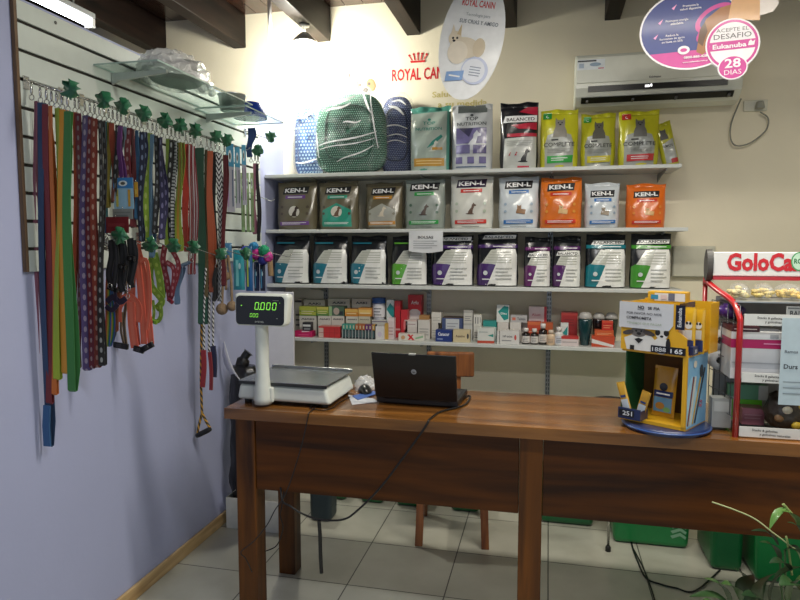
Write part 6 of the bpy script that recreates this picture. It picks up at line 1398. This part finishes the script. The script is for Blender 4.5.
sc_ = 2.40*1.0/FPX*1.03
a = Art(); x0 = onY(727, 262, 2.40).x; x1_ = onY(803, 262, 2.40).x
a.text('GoloCan', (x0+x1_)/2, p1.z+.022, .056, card('c4202a'), w=(x1_-x0), bold=.04); gx = onY(798, 264, 2.40).x; a.ell(gx+.004, p1.z+.052, .026, .032, card('3f9a5a'), 24); a.ell(gx+.004, p1.z+.052, .022, .028, card('bfe0c4'), 24); a.text('ROS', gx+.004, p1.z+.045, .016, card('1f6a3a'), w=.034, bold=.03)
a.lay(b := MB(), lambda p, q, r: rk((p, 2.3995-r, q)), lift=.0003); b.build('sign_lettering', t, label='red lettering with a round green badge')
# wire shelves with white price strips
def rz(y, Y=RY): return onY(760, y, Y).z
levels = [(437, 427, 'b'), (382.5, 373, 'm'), (325.5, 314, 'u')]
for y1_, y0_, nm_ in levels:
    z1, z0 = rz(y0_), rz(y1_); z0 = max(z0, CZ+.004)
    w_ = MB()
    for k in range(12): yy = RY+.012+k*.019; w_.tube([rk((RX0+.012, yy, z0+.004)), rk((RX1-.012, yy, z0+.004))], .0014, M_WR, 5)
    for xx in (RX0+.015, (RX0+RX1)/2, RX1-.015): w_.tube([rk((xx, RY+.004, z0+.002)), rk((xx, 2.455, z0+.002))], .002, M_WR, 6)
    w_.build('wire_shelf', t)
    st = MB(); st.bb(rk((RX0+.010, RY-.006, z0)), rk((RX1-.010, RY-.003, z1)), card('d8d8d2')); a = Art(); zz = (z0+z1)/2
    for xx in (RX0+.085, RX0+.27):
        a.text('Snacks & galletitas', xx, zz+.003, .007, card('4a4a48'), w=.075, rot=-.03); a.text('y golosinas naturales', xx+.03, zz-.010, .007, card('4a4a48'), w=.09, rot=-.03)
    a.lay(st, lambda p, q, r: rk((p, RY-.0062-r, q))); st.build('price_strip', t)
w_ = MB(); zt1 = rz(306); zt0 = rz(420)
for k in range(7): z_ = zt0+(zt1-zt0)*k/6; w_.tube([rk((RX0, RY+.005, z_)), rk((RX0-.035, 2.455, z_))], .0016, M_WR, 5)
for k in range(6): u = k/5; w_.tube([rk((RX0-.035*u, RY+.005+.215*u, zt0)), rk((RX0-.035*u, RY+.005+.215*u, zt1))], .0014, M_WR, 5)
w_.build('side_grid', t)
MB().bb(rk((RX0-.02, 2.466, CZ+.01)), rk((RX1, 2.469, rz(302))), mat('9a9c9a', .5)).build('back_panel', t)
z_tr = onY(760, 301, 2.30).z
MB().bb(rk((RX0-.01, 2.27, z_tr-.004)), rk((RX1, 2.455, z_tr)), mat('a8acac', .3, .5)).build('top_tray', t)

def goods(name, label, cat_, x0, x1, y0, y1, Y, depth, col, art=None, zbase=None, group='goods on the red rack', bev=.002, rough=None):
    a0, a1 = onY(x0, (y0+y1)/2, Y), onY(x1, (y0+y1)/2, Y); zt, z0 = onY((x0+x1)/2, y0, Y).z, (onY((x0+x1)/2, y1, Y).z if zbase is None else zbase)
    b = MB(); w, h = a1.x-a0.x, zt-z0; b.bb((0, 0, 0), (w, depth, h), card(col) if rough is None else rough)
    if art: a = Art(); art(a, w, h); a.lay(b, lambda p, q, r: (p, -r, q), lift=.0002)
    return tag(b.build(name, loc=(a0.x, Y, z0), bevel=0), label, cat_, group), zt
zu = rz(325.5)+.006; zm = rz(382.5)+.006; zbm = CZ+.011
GY = RY+.012
# upper shelf
o, zt = goods('snack_box', 'flat white and dark red box on the upper shelf of the rack', 'box', 739, 783, 330, 337, GY, .12, 'd6d2d0', lambda a, w, h: a.rect(w*.0, h*.1, w*.45, h*.9, card('5a2428')), zbase=None)
# these rest on the wire one level lower: stack upwards from the middle shelf
bpy.data.objects.remove(o)
zl = [382.5]
o, z1 = goods('paper_roll_pack', 'big silver white paper pack filling the middle of the rack', 'paper pack', 739, 800, 349, 0, GY+.01, .16, 'c4c6c8', lambda a, w, h: (lines(a, w*.02, w*.9, h*.45, h*.6, 1, card('a4a6aa'), .3), a.rect(0, 0, w, h*.35, card('dcdcdc'))), zbase=zm)
o, z2 = goods('magenta_box', 'long flat magenta box on the silver paper pack in the rack', 'box', 739, 800, 340, 0, GY+.01, .15, 'a81858', lambda a, w, h: lines(a, w*.55, w*.85, h*.4, h*.7, 1, card('d890b0'), .4), zbase=z1+.0006)
o, z3 = goods('white_tray_box', 'flat white box on the magenta one in the rack', 'box', 739, 796, 332.5, 0, GY+.01, .15, 'cfd0d0', lambda a, w, h: a.rect(w*.7, h*.2, w*.85, h*.7, card('9a9c9e')), zbase=z2+.0006)
o, z4 = goods('biscuit_box', 'slim dark red and white biscuit box topping the pile in the rack', 'box', 739, 768, 326.8, 0, GY+.01, .12, '4a2024', lambda a, w, h: lines(a, w*.1, w*.9, h*.3, h*.7, 1, card('d0c4c0'), .5), zbase=z3+.0006)
# purple bag, papers, rolls at the left end of the shelves
b = MB(); b.ball((0, 0, 0), 1, shiny('4c2c7c'), 16, 10); q_ = onY(723, 322, 2.36); R = random.Random(2); b.v = [(x*.045*(1+R.uniform(-.15, .1)), y*.04, z*.026*(1+R.uniform(-.15, .15))) for x, y, z in b.v]
o = b.build('purple_bag', loc=(.612, 2.37, zu+.026)); tag(o, 'crumpled purple snack bag at the left end of the upper rack shelf', 'snack bag', 'goods on the red rack')
o, z5 = goods('folded_paper', 'stack of folded white papers seen left of the red tube', 'paper', 715, 734, 331, 339, 2.40, .05, 'd4d2d4', lambda a, w, h: lines(a, w*.1, w*.9, h*.2, h*.8, 2, card('7a7a80'), .4))
bpy.data.objects.remove(o)
t = thing('paper_roll', 'white paper roll lying end on, left one behind the red tube', 'paper roll', (.588, 2.385, zm+.036), group='paper rolls in the rack')
def roll(t, L=.06):
    b = MB(); b.lathe([(.012, 0), (.034, 0), (.034, L), (.012, L), (.012, 0)], (0, 0, 0), mat('c9cbcb', .7), 24, axis=1, caps=False); b.build('paper_winding', t)
    b = MB(); b.lathe([(.010, .001), (.0118, .001), (.0118, L-.001), (.010, L-.001), (.010, .001)], (0, 0, 0), mat('5a5450', .8), 20, axis=1, caps=False); b.build('cardboard_core', t)
roll(t)
t = thing('paper_roll', 'white paper roll lying end on, standing above its twin in the rack', 'paper roll', (.588, 2.385, zm+.036+.069), group='paper rolls in the rack'); roll(t)
# middle/bottom goods
zz0 = zbm
o, a1 = goods('red_biscuit_box', 'dusty pink box on the bottom shelf of the rack', 'box', 752, 775, 409, 0, 2.36, .06, 'b0707c', lambda a, w, h: lines(a, w*.1, w*.9, h*.3, h*.7, 2, card('d0a0a8'), .3), zbase=zz0)
o, a2 = goods('lime_box', 'neon green box under the pale green one in the rack', 'box', 738, 772, 400, 0, 2.42, .035, '6fd02c', None, zbase=zz0)
o, a3 = goods('pale_green_box', 'pale green box with a white end lying below the middle shelf', 'box', 738, 778, 385.5, 0, 2.42, .035, '6fae88', lambda a, w, h: a.rect(w*.76, 0, w, h, card('c8d0cc')), zbase=a2+.0006)
o, a4 = goods('grey_box', 'small grey box at the left foot of the rack', 'box', 721, 741, 399, 0, 2.30, .05, '9a9c98', lambda a, w, h: a.rect(w*.1, h*.55, w*.9, h*.9, card('b4b6b2')), zbase=zz0)
# fluffy brown bag
t = thing('snack_bag', 'dark brown and yellow snack bag on the bottom shelf of the rack', 'snack bag', (.775, 2.31, zbm), group='goods on the red rack')
b = MB(); R = random.Random(5); b.ball((0, 0, 0), 1, mat('3a3026', .35, coat=.3, bump=.8, bscale=40), 18, 12); b.v = [(x*.066*(1+R.uniform(-.1, .1)), y*.05, max(0, (z+1)*.066*(1+R.uniform(-.08, .08)))) for x, y, z in b.v]; b.build('bag_body', t)
b = MB(); 
for (x, y, z, c) in ((.02, -.045, .03, 'c9a52c'), (-.01, -.048, .08, 'c8c2b0'), (.035, -.035, .09, 'b89a2a'), (-.03, -.04, .05, '7a5a3a'), (.0, -.03, .118, '5aa03a')): b.ball((x, y, z), .016, mat(c, .4), 10, 8, (1, .5, .8))
b.build('printed_patches', t)
# taped sheet on the front
p0, p1 = onY(783, 318, RY-.012), onY(783, 405, RY-.012)
b = MB(); b.bb((0, -.0008, 0), (.11, 0, p0.z-p1.z), mat('b9cad0', .5, var=.05)); h_ = p0.z-p1.z; a = Art(); a.text('Ramos', .03, h_*.60, .009, card('5a6068'), w=.038); a.text('Durs', .030, h_*.42, .014, card('30343a'), w=.040, bold=.02); lines(a, .01, .10, h_*.1, h_*.3, 3, card('8a979e'), .2); a.lay(b, lambda p, q, r: (p, -.0008-r, q)); tag(b.build('price_sheet', loc=(p0.x, RY-.0075, p1.z)), 'pale blue sheet of paper taped to the front of the red rack', 'notice')
p0 = onY(786, 317, RY-.004); b = MB(); b.bb((0, -.0006, -.002), (.08, 0, .034), card('a9aaa6')); Art().text('BALANCED', .06, .004, .016, card('3a3c3c'), w=.10, bold=.03).rect(.004, .026, .05, .031, card('5a5c5c')).lay(b, lambda p, q, r: (p, -.0006-r, q)); tag(b.build('shelf_label', loc=(p0.x, RY-.004, p0.z)), 'grey label with bold dark lettering right above the pale blue sheet', 'label')
# chips bags on the top tray
for k, (x0, x1, c, lab) in enumerate([(731, 752, 'd2c48c', 'clear bag of pale yellow snacks, leftmost on the top tray of the rack'), (756, 776, 'cbb46c', 'clear bag of golden snacks, middle of the top tray of the rack'), (777, 806, 'd2b25a', 'clear bag of golden snacks at the right edge of the top tray')]):
    a0, a1 = onY(x0, 292, 2.33), onY(x1, 292, 2.33); w = a1.x-a0.x; t = thing('snack_bag', lab, 'snack bag', ((a0.x+a1.x)/2, 2.36, z_tr+.0005), group='clear bags of snacks on the top tray')
    b = MB(); R = random.Random(k+11)
    for j in range(26):
        x, y = R.uniform(-.36, .36)*w, R.uniform(-.03, .03); b.ball((x, y, .010+R.uniform(0, .034)*(1-abs(x)/w*1.6)), .0095, mat(c, .6, var=.2), 8, 6, (1.2, 1, .7))
    o = b.build('snack_pieces', t); o['kind'] = 'stuff'
    b = MB(); b.ball((0, 0, 0), 1, film('snack_film', 'ffffff', .12, .7, 30, .12), 18, 10); b.v = [(x*w*.5, y*.052, max(.0, (z+1)*.028)) for x, y, z in b.v]; b.build('clear_film', t)

# ================================================================ BEHIND AND UNDER THE COUNTER
M_GB = mat('0f7a3c', .32, var=.05, coat=.25); M_GBD = mat('0b5c2e', .35, var=.05, coat=.2)
def tub(label, x0, x1, y0, y1, h, m, mark=False, name='green_tub', group='green plastic tubs behind the counter', lid=True, rotz=0):
    w, d = x1-x0, y1-y0; t = thing(name, label, 'storage tub', ((x0+x1)/2, (y0+y1)/2, 0), rotz, group); w2, d2 = w/2, d/2
    b = MB(); k = .93; b.hexa([(-w2*k, -d2*k, .001), (w2*k, -d2*k, .001), (w2*k, d2*k, .001), (-w2*k, d2*k, .001), (-w2, -d2, h), (w2, -d2, h), (w2, d2, h), (-w2, d2, h)], m); b.build('tub_body', t, bevel=.025, seg=4)
    b = MB(); b.bb((-w2-.006, -d2-.006, h-.03), (w2+.006, d2+.006, h+.002), m); b.build('rim', t, bevel=.008)
    if mark:
        a = Art(); c = card('7fae8c')
        for q in range(3): a.poly([(.09, .065+q*.026), (.135, .085+q*.026), (.165, .065+q*.026), (.16, .052+q*.026), (.135, .068+q*.026), (.10, .052+q*.026)], c)
        a.lay(b := MB(), lambda p, q, r: (p, -d2*(k+(1-k)*q/h)-.0008-r, q)); b.build('moulded_mark', t)
tub('wide green tub with a pale recycling mark, just right of the thin metal leg', .335, .715, 3.265, 3.55, .36, M_GB, True)
tub('dark green tub between the marked one and the bright one', .755, .90, 3.08, 3.40, .38, M_GBD)
tub('bright green tub behind the potted plant at the right edge', .885+.03, 1.33, 3.01, 3.36, .40, M_GB)
for k, (a0, a1) in enumerate([(322, 343), (358, 383), (396, 424), (452, 482)]):
    x0, x1 = onZ(a0, 504, 0).x, onZ(a1, 506, 0).x; tub('low green tub in the back row under the shelves, %s from the left' % ['first', 'second', 'third', 'fourth'][k], x0, x1, 3.46, 3.70, .22, M_GBD)
tub('wide low green tub behind the middle counter leg', -.03, .27, 3.42, 3.70, .25, M_GBD)
tub('dark slate wastebasket beside the back left counter leg', -1.245, -1.115, 3.16, 3.29, .30, mat('26343a', .5), name='wastebasket', group=None)
# wooden chair
M_CH = wood('chair_wood', '5a3018', 'a0622f', 2, 1.2, .4, .2, knots=False)
t = thing('wooden_chair', 'plain wooden chair behind the counter, its back slab beside the laptop', 'chair', (-.462, 3.22, 0), rotz=.12)
def hx8(x0, y0, x1, y1, s_, z0, z1, m): return MB().hexa([(x0-s_, y0-s_, z0), (x0+s_, y0-s_, z0), (x0+s_, y0+s_, z0), (x0-s_, y0+s_, z0), (x1-s_, y1-s_, z1), (x1+s_, y1-s_, z1), (x1+s_, y1+s_, z1), (x1-s_, y1+s_, z1)], m)
for sx in (-1, 1):
    hx8(sx*.165, -.175, sx*.15, -.155, .019, .001, .44, M_CH).build('leg', t, bevel=.003)
    hx8(sx*.165, .185, sx*.15, .16, .019, .001, .44, M_CH).build('leg', t, bevel=.003)
    px_ = -.045+sx*.065; MB().hexa([(px_-.014, .145, .47), (px_+.014, .145, .47), (px_+.014, .165, .47), (px_-.014, .165, .47), (px_-.014, .175, .83), (px_+.014, .175, .83), (px_+.014, .19, .83), (px_-.014, .19, .83)], M_CH).build('back_post', t)
MB().bb((-.18, -.19, .441), (.18, .185, .469), M_CH).build('seat', t, bevel=.01, seg=3)
q0, q1 = onY(478, 352, 3.40), onY(478, 377, 3.40)
MB().bb((-.15, .150, q1.z), (.105, .172, q0.z), M_CH).build('back_slab', t, bevel=.012, seg=3)
# thin metal leg
p = onZ(608, 551, 0); t = thing('metal_stand', 'thin chrome post with a black rubber foot behind the counter', 'stand', (p.x, p.y, 0))
MB().tube([(0, 0, .02), (0, 0, .74)], .007, M_CHR, 12).build('post', t); MB().lathe([(.013, 0), (.013, .02), (.009, .028)], (0, 0, 0), mat('151515', .6), 16).build('rubber_foot', t)
MB().lathe([(.10, .74), (.10, .752), (.0, .753)], (0, 0, 0), mat('2a2a2c', .5), 24).build('round_top', t)
# white carton and black bag beside the left wall
t = thing('open_carton', 'open white cardboard carton on the floor against the left wall', 'box', (-1.485, 3.06, 0)); wc = mat('cfcfca', .6, var=.04); w2, d2, h_ = .155, .075, .168
b = MB(); b.bb((-w2, -d2, .001), (w2, d2, .005), wc); b.bb((-w2, -d2, .005), (w2, -d2+.004, h_), wc); b.bb((-w2, d2-.004, .005), (w2, d2, h_), wc); b.bb((-w2, -d2+.004, .005), (-w2+.004, d2-.004, h_), wc); b.bb((w2-.004, -d2+.004, .005), (w2, d2-.004, h_), wc); b.build('carton_body', t)
MB().hexa([(-w2, -d2, h_), (-w2, d2, h_), (-w2+.002, d2, h_), (-w2+.002, -d2, h_), (-w2+.05, -d2, h_+.04), (-w2+.05, d2, h_+.04), (-w2+.052, d2, h_+.04), (-w2+.052, -d2, h_+.04)], wc).build('flap', t)
MB().hexa([(w2-.002, -d2, h_), (w2, -d2, h_), (w2, d2, h_), (w2-.002, d2, h_), (w2+.03, -d2, h_+.03), (w2+.032, -d2, h_+.03), (w2+.032, d2, h_+.03), (w2+.03, d2, h_+.03)], wc).build('flap', t)
b = MB(); b.box((0, 0, 0), (.02, .008, .05), card('b02a34'), rot=(0, .5, 0)); tag(b.build('red_tag', loc=(-1.30, 2.97, .027)), 'small red tag lying at the corner of the white carton', 'tag')
t = thing('black_bag', 'tall black plastic bag standing in the open white carton by the left wall', 'bag', (-1.555, 3.06, .0055)); b = MB(); n, kk = 24, 22; R = random.Random(8)
for i in range(kk+1):
    v = i/kk; z = .001+.86*v
    for j in range(n):
        th = 2*PI*j/n; r = 1+.07*math.sin(j*1.9+i*.7)+.05*math.sin(j*.7-i*1.3)+R.uniform(-.02, .02); k_ = (1-.25*v) if v < .85 else (.80-(v-.85)*1.5)
        k_ *= 1 if v > .25 else .62+1.5*v; b.v.append((max(-.075, .105*r*k_*math.cos(th)), max(-.066, min(.066, .075*r*k_*math.sin(th))), z))
for i in range(kk):
    for j in range(n): b.face((i*n+j, i*n+(j+1) % n, (i+1)*n+(j+1) % n, (i+1)*n+j), mat('0c0d10', .35, coat=.3, bump=.4, bscale=14), True)
b.face(list(range(n))[::-1], mat('0c0d10', .35, coat=.3, bump=.4, bscale=14)); b.face([kk*n+k for k in range(n)], mat('0c0d10', .35, coat=.3, bump=.4, bscale=14)); b.build('bag_body', t)
b = MB(); b.tube(smooth([(-.02, -.0, .84), (.0, -.0, .90), (.02, .01, .93)], 5), [.035]*5+[.022]*5+[.03], mat('101114', .4), 10); b.build('tied_neck', t)
# white curled sheets between the scale and the wall
b = MB(); P = [(224, 341), (227, 352), (231, 364), (236, 374), (241, 381)]; Y_ = 3.0
for k, (x, y) in enumerate(smooth([onY(x, y, Y_) for x, y in P], 4) and [(0, 0)]): pass
c_ = [onY(x, y, Y_) for x, y in P]; o_ = c_[0].copy(); row = []
sm = smooth(c_, 4); n = len(sm)
for k, q in enumerate(sm):
    u = k/(n-1); wv = .085*math.sin(PI*min(1, .12+u*.95))+.004
    b.v += [tuple(q-o_), tuple(q-o_+Vector((-wv*.6, .04, -.035*u-.01))), tuple(q-o_+Vector((.0015, .0015, 0))), tuple(q-o_+Vector((-wv*.6+.0015, .0415, -.035*u-.01)))]
mw = mat('d4d4dc', .5, var=.02)
for k in range(n-1): i = 4*k; b.face((i, i+1, i+5, i+4), mw, True); b.face((i+2, i+6, i+7, i+3), mw, True); b.face((i, i+4, i+6, i+2), mw); b.face((i+1, i+3, i+7, i+5), mw)
b.v = [tuple(Vector(v)) for v in b.v]
tag(b.build('curled_paper', loc=tuple(o_)), 'curled white sheet of paper poking up left of the scale from the black bag', 'paper')

# ================================================================ POTTED PLANT IN THE RIGHT FOREGROUND
t = thing('potted_plant', 'leafy potted plant in the right foreground, its pale shoots crossing the counter front', 'plant', (.70, 1.93, 0))
b = MB(); pm = mat('6a4030', .7, bump=.2); b.lathe([(.11, .001), (.115, .01), (.15, .30), (.162, .31), (.162, .34), (.148, .34), (.142, .31), (.0, .305)], (0, 0, 0), pm, 28); b.build('pot', t)
LM = [mat('2c4a26', .4, coat=.2), mat('3c5c2e', .4, coat=.2), mat('1f3a20', .4, coat=.2), mat('56803a', .4, coat=.2)]
R = random.Random(12)
def leaf(base, tip, width, m, droop=.02, name='leaf'):
    b = MB(); base, tip = Vector(base), Vector(tip); d = tip-base; L = d.length; side = d.cross(Vector((0, 0, 1))); side = side.normalized() if side.length > .01 else Vector((1, 0, 0)); nrm = side.cross(d).normalized(); n = 8; rows = []
    for k in range(n+1):
        u = k/n; c = base+d*u+nrm*(math.sin(PI*u)*L*.12)+Vector((0, 0, -droop*u*u)); w = width*math.sin(PI*min(1, u*.92+.06))**.8*(1-.25*u)*.5
        rows.append([c-side*w+nrm*(w*.25), c, c+side*w+nrm*(w*.25)])
    for s_ in (0, -.0008):
        o = len(b.v)
        for r in rows: b.v += [tuple(q+nrm*s_) for q in r]
        for k in range(n):
            for j in (0, 1): i = o+3*k+j; b.face((i, i+1, i+4, i+3), m, True)
    return b.build(name, t)
def lw(x, y, Y): return onY(x, y, Y)-Vector((.70, 1.93, 0))
SP_ = [ # base px, tip px, depth, width, material
 ((735, 610), (690, 590), 1.95, .05, 0), ((730, 605), (705, 572), 1.98, .05, 1), ((740, 600), (722, 577), 1.90, .055, 1), ((745, 605), (752, 568), 1.92, .06, 2), ((760, 612), (776, 566), 1.86, .07, 0),
 ((770, 600), (800, 560), 1.90, .07, 2), ((750, 600), (735, 562), 2.0, .05, 0), ((790, 600), (812, 570), 1.84, .08, 1), ((780, 560), (760, 535), 1.95, .035, 0), ((785, 550), (805, 548), 1.92, .04, 2),
 ((778, 545), (752, 524), 1.97, .03, 2), ((800, 530), (782, 504), 1.93, .035, 3), ((806, 545), (788, 515), 1.90, .03, 0), ((786, 508), (770, 522), 1.93, .028, 3), ((790, 570), (770, 556), 1.88, .045, 2), ((720, 612), (700, 598), 1.88, .05, 1), ((765, 610), (742, 588), 1.84, .06, 2), ((800, 590), (780, 578), 1.83, .07, 0)]
for (p, q, Y, w, mi) in SP_: leaf(lw(p[0], p[1], Y), lw(q[0], q[1], Y-.03), w, LM[mi])
def stem(pts, r, m):
    b = MB(); b.tube(smooth([lw(*q) for q in pts], 6), r, m, 7); b.build('stem', t)
SG = mat('8a9a5a', .5)
stem([(712, 502, 1.98), (735, 510, 1.97), (755, 519, 1.96), (772, 532, 1.94), (788, 544, 1.92), (800, 556, 1.90), (806, 590, 1.92)], .0022, mat('a8b07a', .5))
stem([(783, 504, 1.93), (795, 518, 1.93), (808, 535, 1.92), (812, 580, 1.92)], .004, SG)
stem([(786, 536, 1.93), (788, 546, 1.92), (792, 575, 1.92)], .003, SG)
for (p, q, Y, w, mi) in SP_[:10]: 
    e = lw(p[0], p[1], Y); b = MB(); b.tube(smooth([(e.x*.25, e.y*.25, .30), (e.x*.6, e.y*.6, .42), tuple(e)], 5), .0028, LM[1], 6); b.build('stem', t)
